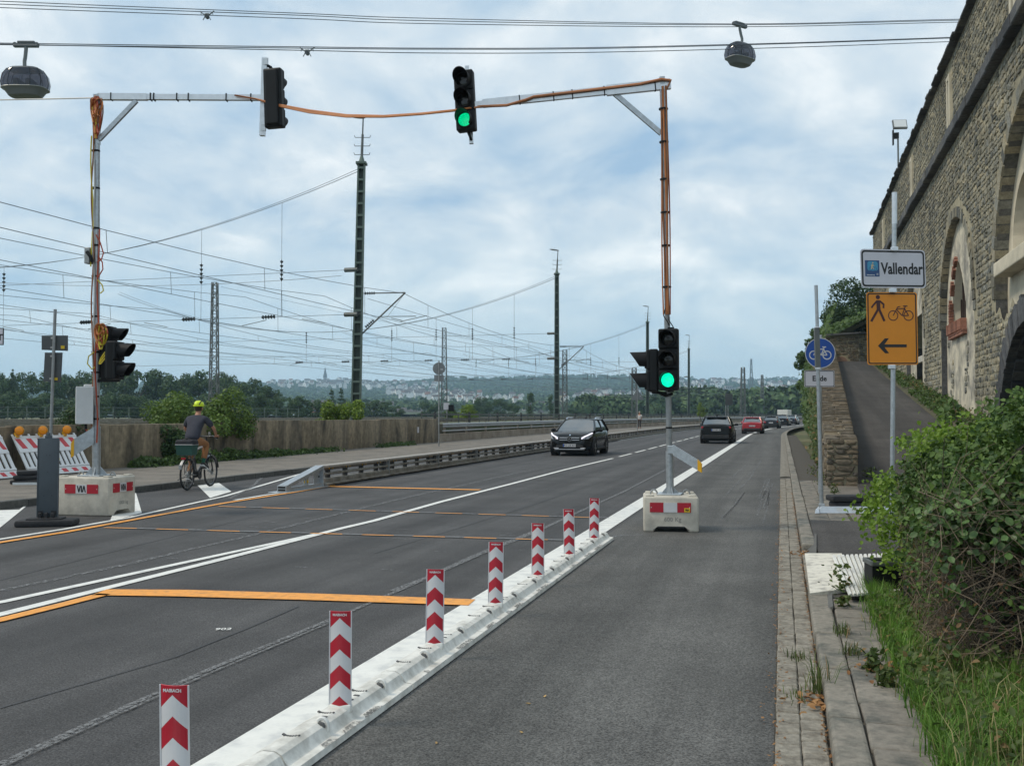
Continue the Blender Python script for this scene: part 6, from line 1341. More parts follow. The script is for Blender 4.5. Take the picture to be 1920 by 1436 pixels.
def wheel(parent, x, y, r, w_, side):
    T = Tm((x, y, r)) @ Matrix.Rotation(PI / 2, 4, 'Y'); mb = MB(); h = w_ / 2
    mb.lathe([(r * .64, -h), (r * .92, -h), (r, -h * .7), (r, h * .7), (r * .92, h), (r * .64, h)], 24, T=T); wt = mb.obj('wheel', M_['tyre'], parent, 40)
    mb = MB(); zf = h * .75 * side; mb.lathe([(r * .65, zf), (r * .6, zf - .02 * side), (r * .2, zf - .05 * side)], 24, T=T)
    for k in range(5):
        a = 2 * PI * k / 5; mb.bar((r * .1 * math.cos(a), r * .1 * math.sin(a), zf), (r * .62 * math.cos(a), r * .62 * math.sin(a), zf), .045, .03, T=T)
    mb.cyl((0, 0, zf - .03 * side), (0, 0, zf + .012 * side), r * .16, n=10, T=T); mb.obj('rim', M_['rim'], wt, 40)
def car(label, loc, rz, L_, W_, H_, paint, name='parked_car', belt=.93, hood=1.0, wr=.34, front=True, cat='car', grp=None, tail='hatch', base=2.7, roofrail=False, plate_txt=None, mercedes=False, nose=.62, sc_glass=1.0):
    t = thing(name, label, cat, loc, rz, grp); hl = L_ / 2; hw = W_ / 2
    WT = [(-hl, .80), (-hl + .12, .92), (-hl + .6, .985), (-.3, 1.0), (hl - 1.0, .985), (hl - .35, .93), (hl - .08, .80), (hl, .66)]
    zt_r = belt + .06 if tail == 'hatch' else belt - .02
    ZT = [(-hl, zt_r - .08), (-hl + .15, zt_r), (-hl + .6, belt + .03), (0, belt), (hl - hood - .25, belt - .03), (hl - .5, nose + .2), (hl - .15, nose + .08), (hl, nose - .08)]
    ZB = [(-hl, .36), (-hl + .3, .24), (0, .21), (hl - .4, .22), (hl, .30)]
    ys = [-hl, -hl + .05, -hl + .15, -hl + .35, -hl + .6, -hl + 1.0, -.6, 0, .6, hl - 1.4, hl - 1.0, hl - .7, hl - .45, hl - .25, hl - .12, hl - .04, hl]; mb = MB(); vs = []
    for y in ys:
        w_ = interp(WT, y) * hw; zt = interp(ZT, y); zb = interp(ZB, y); md = zb + (zt - zb) * .55
        half = [(0, zb), (w_ * .86, zb), (w_ * .965, zb + .1), (w_, md), (w_ * .975, zt - .1), (w_ * .93, zt - .025), (w_ * .78, zt + .008), (w_ * .4, zt + .03), (0, zt + .038)]
        vs += [(x, y, z) for x, z in half] + [(-x, y, z) for x, z in half[1:-1]][::-1]
    n_ = 16; fs = []
    for i in range(len(ys) - 1): fs += [(i * n_ + j, (i + 1) * n_ + j, (i + 1) * n_ + (j + 1) % n_, i * n_ + (j + 1) % n_) for j in range(n_)]
    fs += [tuple(range(n_)), tuple((len(ys) - 1) * n_ + j for j in range(n_))[::-1]]; mb.add(vs, fs); body = mb.obj('body', M_[paint], t, 38)
    # cabin
    yf, yr = hl - hood - .12, (-hl + .16 if tail == 'hatch' else -hl + .85); rf, rr = yf - .95, (yr + (.42 if tail == 'hatch' else .55)); zb = belt - .01; zr = H_ - .03; wb = hw * .915; wr_ = hw * .70
    def rg(k):     # ring of the cabin at height fraction k (slightly barrel shaped)
        e_ = k ** 1.15; return [( (wb + (wr_ - wb) * e_) , yf + (rf - yf) * e_), ((wb + (wr_ - wb) * e_), yr + (rr - yr) * e_)]
    ks = [0, .35, .7, 1.0]; mbg = MB()
    for a, b in zip(ks[:-1], ks[1:]):
        (xa, fa), (_, ra) = rg(a); (xb_, fb), (_, rb2) = rg(b); za, zb_ = zb + (zr - zb) * a, zb + (zr - zb) * b; bf = .10
        mbg.add([(-xa * .9, fa, za), (0, fa + bf, za), (xa * .9, fa, za), (xb_ * .9, fb, zb_), (0, fb + bf, zb_), (-xb_ * .9, fb, zb_)], [(0, 1, 4, 5), (1, 2, 3, 4)])
        mbg.add([(-xa * .9, ra, za), (0, ra - .05, za), (xa * .9, ra, za), (xb_ * .9, rb2, zb_), (0, rb2 - .05, zb_), (-xb_ * .9, rb2, zb_)], [(5, 4, 1, 0), (4, 3, 2, 1)])
        for s_ in (-1, 1): mbg.add([(s_ * xa, fa - .08, za), (s_ * xa, ra + .08, za), (s_ * xb_, rb2 + .06, zb_), (s_ * xb_, fb - .06, zb_)], [(0, 1, 2, 3)]); mbg.add([(s_ * xa, fa - .08, za), (s_ * xa * .9, fa, za), (s_ * xb_ * .9, fb, zb_), (s_ * xb_, fb - .06, zb_)], [(0, 1, 2, 3)]); mbg.add([(s_ * xa, ra + .08, za), (s_ * xa * .9, ra, za), (s_ * xb_ * .9, rb2, zb_), (s_ * xb_, rb2 + .06, zb_)], [(0, 1, 2, 3)])
    mbg.obj('glazing', M_['cglass'], t, 30)
    mb = MB(); (x1, f1), (_, r1) = rg(1.0); 
    ringv = [(-x1 * .9, f1 + .03, zr), (x1 * .9, f1 + .03, zr), (x1, f1 - .08, zr), (x1, r1 + .06, zr), (x1 * .9, r1 - .05, zr), (-x1 * .9, r1 - .05, zr), (-x1, r1 + .06, zr), (-x1, f1 - .08, zr)]
    top = [(x * .88, y * .93 + (f1 + r1) / 2 * .07, H_ + .012) for x, y, z in ringv]; mb.add(ringv + top, [(i, (i + 1) % 8, 8 + (i + 1) % 8, 8 + i) for i in range(8)] + [tuple(range(8, 16))]); mb.obj('roof', M_[paint], t, 60)
    for s_ in (-1, 1):
        mb = MB(); (x0, f0), (_, r0) = rg(0); 
        mb.tube([(s_ * x0 * .96, f0, zb), (s_ * (x0 + x1) / 2 * .985, (f0 + f1) / 2 - .02, (zb + zr) / 2), (s_ * x1 * .96, f1 - .03, zr)], .045, 6); mb.tube([(s_ * x0 * .97, r0 + .06, zb), (s_ * (x0 + x1) / 2 * .99, (r0 + r1) / 2 + .07, (zb + zr) / 2), (s_ * x1 * .97, r1 + .06, zr)], .075, 6)
        ymid = (f0 + r0) / 2 - .1; mb.bar((s_ * (x0 + .0), ymid, zb), (s_ * (x1 + .01), ymid, zr), .06, .07); mb.tube([(s_ * x1, f1 - .08, zr), (s_ * x1, r1 + .06, zr)], .035, 6); mb.obj('pillar', M_[paint], t, 60)
        mb = MB(); mb.rbox((s_ * (hw + .085), yf - .28, belt + .04), (.2, .11, .14), .04); mb.bar((s_ * hw * .9, yf - .3, belt), (s_ * (hw + .05), yf - .28, belt + .01), .05, .04); mb.obj('mirror', M_[paint], t, 50)
        if roofrail: mb = MB(); mb.tube([(s_ * x1 * .97, f1 - .15, H_ - .01), (s_ * x1 * .97, f1 - .3, H_ + .05), (s_ * x1 * .97, r1 + .25, H_ + .05), (s_ * x1 * .97, r1 + .1, H_ - .01)], .022, 6); mb.obj('roof_rail', M_['chrome'], t, 60)
    ya = [base / 2 + .02, -base / 2 + .02]
    for s_ in (-1, 1):
        for y in ya:
            mb = MB(); mb.cyl((s_ * (hw - .28), y, wr + .02), (s_ * (hw * .992), y, wr + .02), wr + .055, n=22); mb.obj('wheel_arch', M_['trim'], t, 40); wheel(t, s_ * (hw - .10), y, wr, .215, s_)
        mb = MB(); mb.rbox((s_ * (hw - .03), 0, .27), (.07, base - 2 * wr - .1, .1), .02); mb.obj('sill', M_['trim'], t)
        for y in ((yf + yr) / 2 + .45, (yf + yr) / 2 - .5): mb = MB(); mb.rbox((s_ * (hw * .99), y, belt - .13), (.03, .2, .03), .01); mb.obj('door_handle', M_[paint], t)
    def plate_(y, z, s_, par): 
        mb = MB(); mb.box((0, y, z), (.52, .016, .115)); o = mb.obj('number_plate', M_['sheet'], par); mb = MB(); mb.box((-.235 * s_, y + .009 * (1 if s_ < 0 else -1), z), (.045, .004, .108)); mb.obj('blue_band', M_['blue'], o)
        if plate_txt: me = text_mesh(plate_txt, .098, M_['printk'], .0005, .002); q = link('lettering', me, o); q.matrix_basis = Tm((.02 * s_, y + (.0095 if s_ < 0 else -.0095), z)) @ (Rz(PI) if s_ < 0 else Matrix()) @ UPRIGHT
    # front
    for s_ in (-1, 1):
        pts = [(s_ * hw * .50, hl - .05, nose + .03), (s_ * hw * .80, hl - .20, nose + .10), (s_ * hw * .92, hl - .5, nose + .17), (s_ * hw * .93, hl - .46, nose + .06), (s_ * hw * .83, hl - .16, nose - .05), (s_ * hw * .54, hl - .02, nose - .06)]
        mb = MB(); n0 = Vector((s_ * .25, 1, .05)).normalized() * .035; mb.add([Vector(p) - n0 for p in pts] + [Vector(p) + n0 for p in pts], [(6, 7, 8, 9, 10, 11)[::s_], *[((i), (i + 1) % 6, (i + 1) % 6 + 6, i + 6) for i in range(6)]]); o = mb.obj('headlight', M_['headl'], t)
        if mercedes: mb = MB(); mb.tube([Vector(p) + n0 * 1.15 for p in (pts[2], pts[1], (s_ * hw * .62, hl - .09, nose + .02), (s_ * hw * .53, hl - .035, nose - .05))], .026, 6); mb.obj('light_strip', M_['drl'], o)
    mb = MB(); mb.rbox((0, hl - .01, nose - .06), (hw * .98, .06, .17), .03); mb.obj('grille', M_['trim'], t)
    if mercedes:
        for z in (nose - .015, nose - .10): mb = MB(); mb.rbox((0, hl + .025, z), (hw * .9, .03, .032), .012); mb.obj('grille_bar', M_['chrome'], t)
        T = Tm((0, hl + .045, nose - .057)) @ Matrix.Rotation(-PI / 2, 4, 'X'); mb = MB(); mb.lathe([(.0, 0), (.095, .0), (.10, -.01)], 20, T=T); o = mb.obj('emblem', M_['trim'], t); mb = MB(); mb.lathe([(.085, .0), (.085, .014), (.102, .014), (.102, 0)], 22, T=T)
        for k in range(3): a = PI / 2 + 2 * PI * k / 3 + PI; mb.prism([(.018 * math.cos(a - PI / 2), .018 * math.sin(a - PI / 2)), (.092 * math.cos(a), .092 * math.sin(a)), (.018 * math.cos(a + PI / 2), .018 * math.sin(a + PI / 2))], .002, .014, T=T)
        mb.obj('star_ring', M_['chrome'], o); mb = MB(); mb.cyl((0, hl - .12, nose + .09), (0, hl - .1, nose + .10), .03, n=10); mb.obj('bonnet_badge', M_['chrome'], t)
        mb = MB(); mb.rbox((0, hl - .02, .27), (hw * 1.35, .12, .04), .015); mb.obj('skid_trim', M_['rim'], t)
        for s_ in (-1, 1): mb = MB(); mb.rbox((s_ * hw * .6, hl - .02, .315), (.2, .08, .045), .015); mb.obj('fog_lamp', M_['drl2'], t)
    mb = MB(); mb.rbox((0, hl - .025, .38), (hw * 1.25, .07, .13), .03); mb.obj('lower_intake', M_['trim'], t)
    # rear
    mb = MB(); mb.rbox((0, -hl + .03, .38), (hw * 1.62, .14, .22), .04); mb.obj('rear_bumper', M_['trim'], t)
    for s_ in (-1, 1):
        mb = MB(); mb.rbox((s_ * hw * .70, -hl + .07, belt - .10), (hw * .4, .12, .13), .03); mb.obj('tail_light', M_['taill'], t)
    mb = MB(); mb.rbox((0, rr - .06, H_ - .035), (wr_ * 1.75, .22, .05), .02); mb.obj('spoiler', M_[paint], t)
    plate_(hl + .035, .43, -1, t); plate_(-hl - .012, belt - .24, 1, t)
    mb = MB(); mb.tube([(0, rr + .4, H_ + .02), (0, rr + .25, H_ + .12)], [.04, .01], 6); mb.obj('antenna', M_['trim'], t)
    mb = MB(); mb.rbox((0, 0, .2), (hw * 1.6, L_ * .86, .12), .03); mb.obj('underbody', M_['trim'], t)
    return t
M_['drl2'] = pm('fog_lens', (.6, .6, .62), .15, .3, var=0)
q = G(1076, 853.5); hx = q.x
car('oncoming black SUV with chrome star grille in the left lane', (q.x, q.y + 1.36, 0), PI, 4.42, 1.80, 1.47, 'carblack', 'black_suv', .98, 1.05, .345, True, 'car', 'cars on the road', 'hatch', 2.70, True, 'KO ZZ 631', True, .74)
q = G(1344.5, 831); 
rd_ = lambda y: -math.atan2(bend(y + 3) - bend(y - 3), 6)
def rear_car(label, px, py, L_, W_, H_, paint, name, **k):
    q = G(px, py); y = q.y + k.get('base', 2.65) / 2; return car(label, (q.x + (bend(y) - bend(q.y)), y, 0), rd_(y) , L_, W_, H_, paint, name, cat='car' if 'van' not in name else 'van', grp='cars on the road', **k)
rear_car('black compact SUV driving away in the right lane, nearest of the queue', 1344.5, 831, 4.3, 1.86, 1.53, 'carblack', 'black_suv', belt=1.02, hood=1.0, wr=.35, tail='hatch', base=2.61, plate_txt='KO MD 28', nose=.80)
rear_car('red hatchback driving away behind the black SUV', 1411, 813, 4.2, 1.80, 1.42, 'carred', 'red_hatchback', belt=.92, hood=1.0, wr=.33, tail='hatch', base=2.6, plate_txt='KO AL 93', nose=.68)
rear_car('dark grey saloon car driving away ahead of the red hatchback', 1446.5, 803, 4.5, 1.80, 1.42, 'cardark', 'grey_car', belt=.92, hood=1.1, wr=.33, tail='hatch', base=2.7, nose=.66)
rear_car('dark SUV half hidden ahead of the dark grey car', 1467, 798.5, 4.5, 1.82, 1.62, 'carblack', 'dark_suv', belt=1.02, hood=1.0, wr=.35, tail='hatch', base=2.7, nose=.78)
rear_car('dark blue estate car farthest right in the queue', 1484, 796.2, 4.5, 1.80, 1.55, 'carblue', 'blue_estate', belt=.96, hood=1.0, wr=.33, tail='hatch', base=2.7, nose=.7)
# white van further on
q = G(1471, 792.6); vn = thing('white_van', 'white box van showing above the dark SUV far down the road', 'van', (q.x, q.y, 0), rd_(q.y), 'cars on the road')
mb = MB(); mb.rbox((0, 0, 1.55), (2.05, 3.6, 2.1), .06); mb.obj('box', M_['vanw'], vn); mb = MB(); mb.rbox((0, 2.5, 1.0), (1.9, 1.6, 1.2), .15); mb.rbox((0, 2.3, 1.75), (1.75, 1.0, .7), .2); mb.obj('cab', M_['vanw'], vn, 40)
for s_ in (-1, 1):
    for y in (-1.0, 2.5): wheel(vn, s_ * .88, y, .36, .22, s_)
    mb = MB(); mb.box((s_ * .85, -1.81, .75), (.2, .03, .25)); mb.obj('tail_light', M_['taill'], vn)
mb = MB(); mb.rbox((0, 3.32, 1.0), (1.2, .04, .3), .02); mb.obj('grille', M_['trim'], vn); mb = MB(); mb.box((0, 2.85, 1.75), (1.5, .04, .5)); mb.obj('windscreen', M_['cglass'], vn); mb = MB(); mb.box((0, -1.82, .5), (.52, .02, .11)); mb.obj('number_plate', M_['sheet'], vn)

# ---------------------------------------------------------------- bicycle and rider
def grown(name, pts, edges, rad, mat, parent, lvl=2, root=0):
    me = bpy.data.meshes.new(name); me.from_pydata([tuple(p) for p in pts], edges, []); o = bpy.data.objects.new(name, me); C.objects.link(o)
    m = o.modifiers.new('skin', 'SKIN'); m.use_smooth_shade = True; m.branch_smoothing = .3
    for i, r_ in enumerate(rad):
        r2 = r_ if hasattr(r_, '__len__') else (r_, r_); me.skin_vertices[0].data[i].radius = r2; me.skin_vertices[0].data[i].use_root = (i == root)
    s_ = o.modifiers.new('sub', 'SUBSURF'); s_.levels = s_.render_levels = lvl
    dg = bpy.context.evaluated_depsgraph_get(); dg.update(); nm = bpy.data.meshes.new_from_object(o.evaluated_get(dg)); bpy.data.objects.remove(o); bpy.data.meshes.remove(me)
    nm.materials.clear(); nm.materials.append(mat); nm.polygons.foreach_set('use_smooth', [True] * len(nm.polygons)); nm.name = name; return link(name, nm, parent)
M_['skin'] = pm('skin', (.42, .20, .12), .55, var=.06); M_['shirt'] = pm('charcoal_shirt', (.035, .037, .052), .85, var=.15, vs=12, bump=.3, bs=14)
M_['trouser'] = pm('brown_trousers', (.30, .135, .05), .85, var=.12, vs=10, bump=.3, bs=16); M_['helmet'] = pm('neon_helmet', (.62, .78, .02), .4, var=.04); M_['sock'] = pm('green_sock', (.01, .10, .06), .8); M_['shoe'] = pm('dark_shoe', (.03, .03, .03), .7); M_['hair'] = pm('dark_hair', (.03, .022, .016), .8)
M_['bike'] = pm('bicycle_black', (.015, .016, .018), .35, var=0, coat=.5); M_['bag'] = pm('black_bag', (.015, .015, .02), .8, var=.2, bump=.3, bs=25); M_['basket'] = pm('green_basket', (.012, .06, .045), .7, var=.2)
rc, fc = G(351, 919), G(396, 911.5); hd = (fc - rc); bz = math.atan2(-hd.x, hd.y); wbk = min(1.18, hd.length)
bk = thing('bicycle', 'black touring bicycle with dark green rear basket ridden in the left cycle lane', 'bicycle', rc, bz)
def bwheel(y):
    T = Tm((0, y, .35)) @ Matrix.Rotation(PI / 2, 4, 'Y'); mb = MB(); mb.lathe([(.33 + .02 * math.cos(a), .02 * math.sin(a)) for a in frange(0, 2 * PI, .7)], 36, T=T); wlo = mb.obj('wheel', M_['tyre'], bk, 60)
    mb = MB(); mb.lathe([(.312, -.012), (.30, -.01), (.30, .01), (.312, .012)], 36, T=T); mb.obj('rim', M_['cardark'], wlo)
    mb = MB()
    for k in range(24): a = 2 * PI * k / 24; mb.cyl((.02 * math.cos(a), .02 * math.sin(a), .02 * (-1) ** k), (.302 * math.cos(a), .302 * math.sin(a), 0), .002, n=4, T=T, cap=False)
    mb.cyl((0, 0, -.05), (0, 0, .05), .022, n=10, T=T); mb.cyl((0, 0, .03), (0, 0, .034), .08, n=16, T=T); mb.obj('spokes', M_['galvd'], wlo)
bwheel(0); bwheel(wbk)
BBk = Vector((0, .46, .30)); ST = Vector((0, .28, .92)); HT = Vector((0, wbk - .22, 1.02)); HB = Vector((0, wbk - .15, .80))
mb = MB()
for a, b, r_ in ((BBk, ST, .018), (ST.lerp(BBk, .12), HT.lerp(HB, .3), .02), (BBk, HB, .03)): mb.tube([a, b], r_, 8)
for s_ in (-1, 1): mb.tube([ST.lerp(BBk, .15) + Vector((s_ * .03, 0, 0)), Vector((s_ * .06, 0, .35))], .01, 6); mb.tube([BBk + Vector((s_ * .04, 0, 0)), Vector((s_ * .06, 0, .35))], .011, 6); mb.tube([HB + Vector((s_ * .05, 0, -.02)), Vector((s_ * .055, wbk, .35))], .016, 6)
mb.tube([HB, HT + Vector((0, -.03, .12))], .022, 8); mb.obj('frame', M_['bike'], bk, 60)
mb = MB(); mb.tube([ST.lerp(BBk, .10) + Vector((.002, 0, 0)), HT.lerp(HB, .25)], .0235, 8); mb.obj('top_tube', M_['cabinet'], bk, 60)
mb = MB(); mb.tube([ST, ST + Vector((0, -.03, .12))], .014, 8); mb.obj('seat_post', M_['galvd'], bk); mb = MB(); mb.ell((0, .2, 1.06), (.09, .13, .035), 12, 6); mb.ell((0, .33, 1.065), (.03, .1, .025), 10, 5); mb.obj('saddle', M_['bag'], bk, 60)
mb = MB(); mb.tube([(-.31, wbk - .36, 1.13), (-.14, wbk - .25, 1.17), (0, wbk - .24, 1.15), (.14, wbk - .25, 1.17), (.31, wbk - .36, 1.13)], .013, 8); mb.obj('handlebar', M_['bike'], bk, 60)
for s_ in (-1, 1): mb = MB(); mb.cyl((s_ * .24, wbk - .31, 1.142), (s_ * .32, wbk - .365, 1.128), .019, n=8); mb.obj('grip', M_['bag'], bk); mb = MB(); mb.tube([(s_ * .2, wbk - .27, 1.15), (s_ * .27, wbk - .27, 1.1)], .008, 5); mb.obj('brake_lever', M_['galvd'], bk)
mb = MB(); mb.rbox((.06, wbk - .22, 1.22), (.05, .03, .07), .01); mb.obj('display', M_['galvd'], bk)
mb = MB(); mb.cyl((.07, .46, .30), (.082, .46, .30), .09, n=18); mb.bar((.09, .46, .30), (.09, .53, .455), .02, .02); mb.bar((-.08, .46, .30), (-.08, .39, .145), .02, .02); mb.rbox((.14, .53, .46), (.1, .09, .025), .008); mb.rbox((-.13, .39, .14), (.1, .09, .025), .008); mb.obj('crankset', M_['bike'], bk)
mb = MB(); mb.rbox((0, .46, .33), (.12, .24, .16), .04); mb.obj('motor', M_['trim'], bk)
for y, a0, a1 in ((0, 30, 190), (wbk, 40, 170)):
    mb = MB(); vs = []
    aa = frange(R(a0), R(a1), .15)
    for a in aa:
        for sx in (-.03, 0, .03): vs.append((sx, y - .385 * math.cos(a) * (1 if y == 0 else 1), .35 + (.385 - abs(sx) * .25) * math.sin(a)))
    mb.add(vs, [(3 * i + j, 3 * i + j + 1, 3 * i + 4 + j, 3 * i + 3 + j) for i in range(len(aa) - 1) for j in range(2)]); mb.obj('mudguard', M_['galvd'] if y == 0 else M_['bike'], bk, 60)
mb = MB(); mb.box((0, -.02, .765), (.14, .42, .015)); mb.bar((.07, .0, .76), (.065, 0, .36), .012, .012); mb.bar((-.07, 0, .76), (-.065, 0, .36), .012, .012); mb.obj('rack', M_['bike'], bk)
mb = MB(); mb.box((0, -.04, .89), (.34, .26, .23), taper=1.15); mb.obj('basket', M_['basket'], bk); mb = MB(); mb.rbox((0, -.04, 1.0), (.41, .32, .022), .008); mb.obj('basket_rim', M_['galvd'], bk)
mb = MB(); mb.rbox((0, -.20, .70), (.1, .03, .05), .012); mb.obj('rear_light', M_['taill'], bk); mb = MB(); mb.rbox((0, -.345, .52), (.07, .012, .1), .005); mb.obj('reflector', M_['galvd'], bk); mb = MB(); mb.tube([(-.05, .08, .3), (-.22, -.02, .22)], .01, 5); mb.obj('kickstand', M_['bike'], bk)
bg = thing('bag', 'black bag sitting in the dark green basket of the bicycle', 'bag', rc, bz); mb = MB(); mb.rbox((0, -.04, 1.045), (.42, .31, .13), .05, 3); mb.obj('body', M_['bag'], bg, 60); mb = MB(); mb.tube([(-.1, -.04, 1.1), (0, -.04, 1.14), (.1, -.04, 1.1)], .012, 6); mb.obj('handle', M_['trim'], bg)
rd = thing('person', 'cyclist seen from behind in dark T-shirt, brown trousers and neon yellow helmet', 'person', rc, bz)
V = Vector
ch, nk, hdp = V((0, .44, 1.52)), V((0, .50, 1.66)), V((0, .53, 1.79)); pv = V((0, .2, 1.13))
hands = [V((s_ * .285, wbk - .335, 1.155)) for s_ in (-1, 1)]; elb = [V((s_ * .345, .58, 1.34)) for s_ in (-1, 1)]; sh = [V((s_ * .19, .45, 1.57)) for s_ in (-1, 1)]
kn = [V((-.13, .50, .70)), V((.14, .64, .99))]; an = [V((-.125, .33, .27)), V((.13, .50, .575))]; hp = [V((-.1, .22, 1.09)), V((.1, .22, 1.09))]; toe = [V((-.13, .48, .19)), V((.14, .66, .50))]
pts = [pv, V((0, .3, 1.3)), ch, nk, V((0, .525, 1.73)), hdp, V((0, .53, 1.86))]; rad = [(.12, .10), (.12, .09), (.13, .09), .055, .062, (.08, .095), (.065, .08)]; ed = [(0, 1), (1, 2), (2, 3), (3, 4), (4, 5), (5, 6)]
for i in (0, 1):
    k = len(pts); pts += [sh[i], elb[i], hands[i].lerp(elb[i], .22), hands[i]]; rad += [.052, .04, .03, .034]; ed += [(2, k), (k, k + 1), (k + 1, k + 2), (k + 2, k + 3)]
    k = len(pts); pts += [hp[i], kn[i], an[i], toe[i]]; rad += [.075, .055, .038, .032]; ed += [(0, k), (k, k + 1), (k + 1, k + 2), (k + 2, k + 3)]
body = grown('body', pts, ed, rad, M_['skin'], rd, 2)
for i, s_ in enumerate((-1, 1)):      # fingers closed round the grips
    for f in range(4):
        b0 = hands[i] + V((s_ * (-.03 + .02 * f), .012, .018)); mb = MB(); mb.tube([b0 - V((0, .02, 0)), b0 + V((0, .022, .012)), b0 + V((0, .045, -.01)), b0 + V((0, .035, -.038))], [.0095, .009, .0085, .007], 6); mb.obj('finger', M_['skin'], rd, 60)
    mb = MB(); mb.tube([hands[i] + V((-s_ * .04, -.01, .01)), hands[i] + V((-s_ * .055, .02, -.005)), hands[i] + V((-s_ * .045, .035, -.03))], [.011, .010, .008], 6); mb.obj('thumb', M_['skin'], rd, 60)
pts = [V((0, .19, 1.05)), V((0, .23, 1.19)), V((0, .33, 1.36)), V((0, .43, 1.53)), V((0, .485, 1.625))]; rad = [(.18, .14), (.185, .135), (.19, .13), (.185, .12), (.08, .07)]; ed = [(0, 1), (1, 2), (2, 3), (3, 4)]
for i in (0, 1): k = len(pts); pts += [sh[i] + V((0, 0, -.005)), sh[i].lerp(elb[i], .5), sh[i].lerp(elb[i], .82)]; rad += [.085, .078, .072]; ed += [(3, k), (k, k + 1), (k + 1, k + 2)]
grown('shirt', pts, ed, rad, M_['shirt'], rd, 2)
pts = [V((0, .20, 1.10))]; rad = [(.12, .12)]; ed = []
for i in (0, 1): k = len(pts); pts += [hp[i].lerp(kn[i], .12), hp[i].lerp(kn[i], .5), kn[i], kn[i].lerp(an[i], .45), kn[i].lerp(an[i], .80)]; rad += [.105, .092, .08, .07, .062]; ed += [(0, k), (k, k + 1), (k + 1, k + 2), (k + 2, k + 3), (k + 3, k + 4)]
grown('trousers', pts, ed, rad, M_['trouser'], rd, 2)
for i in (0, 1):
    mb = MB(); mb.tube([kn[i].lerp(an[i], .76), kn[i].lerp(an[i], 1.0)], .042, 8); mb.obj('sock', M_['sock'], rd, 60); mb = MB(); d_ = (toe[i] - an[i]).normalized(); T = Tm(an[i].lerp(toe[i], .5) + V((0, 0, -.025))) @ d_.to_track_quat('Y', 'Z').to_matrix().to_4x4(); mb.rbox((0, 0, 0), (.095, .28, .085), .035, 3, T=T); s2 = mb.obj('shoe', M_['shoe'], rd, 60); mb = MB(); mb.rbox((0, 0, -.042), (.098, .285, .022), .01, T=T); mb.obj('sole', M_['cabinet'], s2)
mb = MB(); mb.ell((0, .515, 1.80), (.082, .085, .09), 14, 8); mb.obj('hair', M_['hair'], rd, 60)
for s_ in (-1, 1): mb = MB(); mb.ell((s_ * .082, .53, 1.785), (.012, .022, .032), 8, 5); mb.obj('ear', M_['skin'], rd, 60); mb = MB(); mb.ell((s_ * .03, .618, 1.80), (.012, .008, .008), 8, 5); mb.obj('eye', M_['hair'], rd, 60)
mb = MB(); mb.ell((0, .632, 1.775), (.014, .02, .025), 8, 5); mb.obj('nose', M_['skin'], rd, 60); mb = MB(); mb.rbox((0, .617, 1.735), (.045, .01, .008), .003); mb.obj('mouth', pm('lips', (.3, .1, .08), .6, var=0), rd)
mb = MB(); vs = []
mb.lathe([(.0, .125), (.06, .115), (.1, .075), (.118, .02), (.112, -.01), (.10, -.01)], 20, T=Tm((0, .53, 1.85)) @ Matrix.Diagonal((1, 1.25, 1, 1))); h_ = mb.obj('helmet', M_['helmet'], rd, 60)
for k in range(-2, 3):
    mb = MB(); mb.tube([(k * .035, .53 - .125, 1.885), (k * .036, .53 - .07, 1.94), (k * .034, .53 + .03, 1.97)], .012, 5); mb.obj('vent', M_['trim'], h_, 60)
# pedestrian far along the left footway
q = G(1199, 803.5, .14); pd_ = thing('person', 'pedestrian in pale top and cap walking on the left footway beyond the oncoming car', 'person', q, R(5)); 
pts = [V((0, 0, 1.0)), V((0, 0, 1.25)), V((0, .02, 1.45)), V((0, .02, 1.58)), V((0, .03, 1.68)), V((0, .03, 1.76))]; rad = [(.13, .1), (.14, .1), (.15, .1), .055, (.085, .1), (.08, .09)]; ed = [(i, i + 1) for i in range(5)]
for s_ in (-1, 1):
    k = len(pts); pts += [V((s_ * .2, .02, 1.46)), V((s_ * .26, -.03 * s_, 1.2)), V((s_ * .22, .12 - .05 * s_, .98)), V((s_ * .21, .14 - .05 * s_, .88))]; rad += [.055, .045, .035, .04]; ed += [(2, k), (k, k + 1), (k + 1, k + 2), (k + 2, k + 3)]
    k = len(pts); pts += [V((s_ * .1, 0, .95)), V((s_ * .1, .06 * s_ + .04, .52)), V((s_ * .1, .12 * s_, .09)), V((s_ * .1, .12 * s_ + .17, .04))]; rad += [.085, .06, .045, .04]; ed += [(0, k), (k, k + 1), (k + 1, k + 2), (k + 2, k + 3)]
grown('body', pts, ed, rad, M_['skin'], pd_, 2)
pts2 = [V((0, 0, .93)), V((0, 0, 1.2)), V((0, .02, 1.45)), V((0, .02, 1.53))]; rad2 = [(.19, .14), (.18, .13), (.19, .13), .09]; ed2 = [(0, 1), (1, 2), (2, 3)]
for s_ in (-1, 1): k = len(pts2); pts2 += [V((s_ * .2, .02, 1.45)), V((s_ * .255, -.02 * s_, 1.24))]; rad2 += [.08, .07]; ed2 += [(2, k), (k, k + 1)]
grown('shirt', pts2, ed2, rad2, pm('pale_top', (.62, .58, .54), .8), pd_, 2)
pts3 = [V((0, 0, .96))]; rad3 = [(.16, .13)]; ed3 = []
for s_ in (-1, 1): k = len(pts3); pts3 += [V((s_ * .1, 0, .9)), V((s_ * .1, .06 * s_ + .04, .52)), V((s_ * .1, .12 * s_, .14))]; rad3 += [.1, .08, .065]; ed3 += [(0, k), (k, k + 1), (k + 1, k + 2)]
grown('trousers', pts3, ed3, rad3, pm('dark_trousers', (.06, .045, .04), .8), pd_, 2)
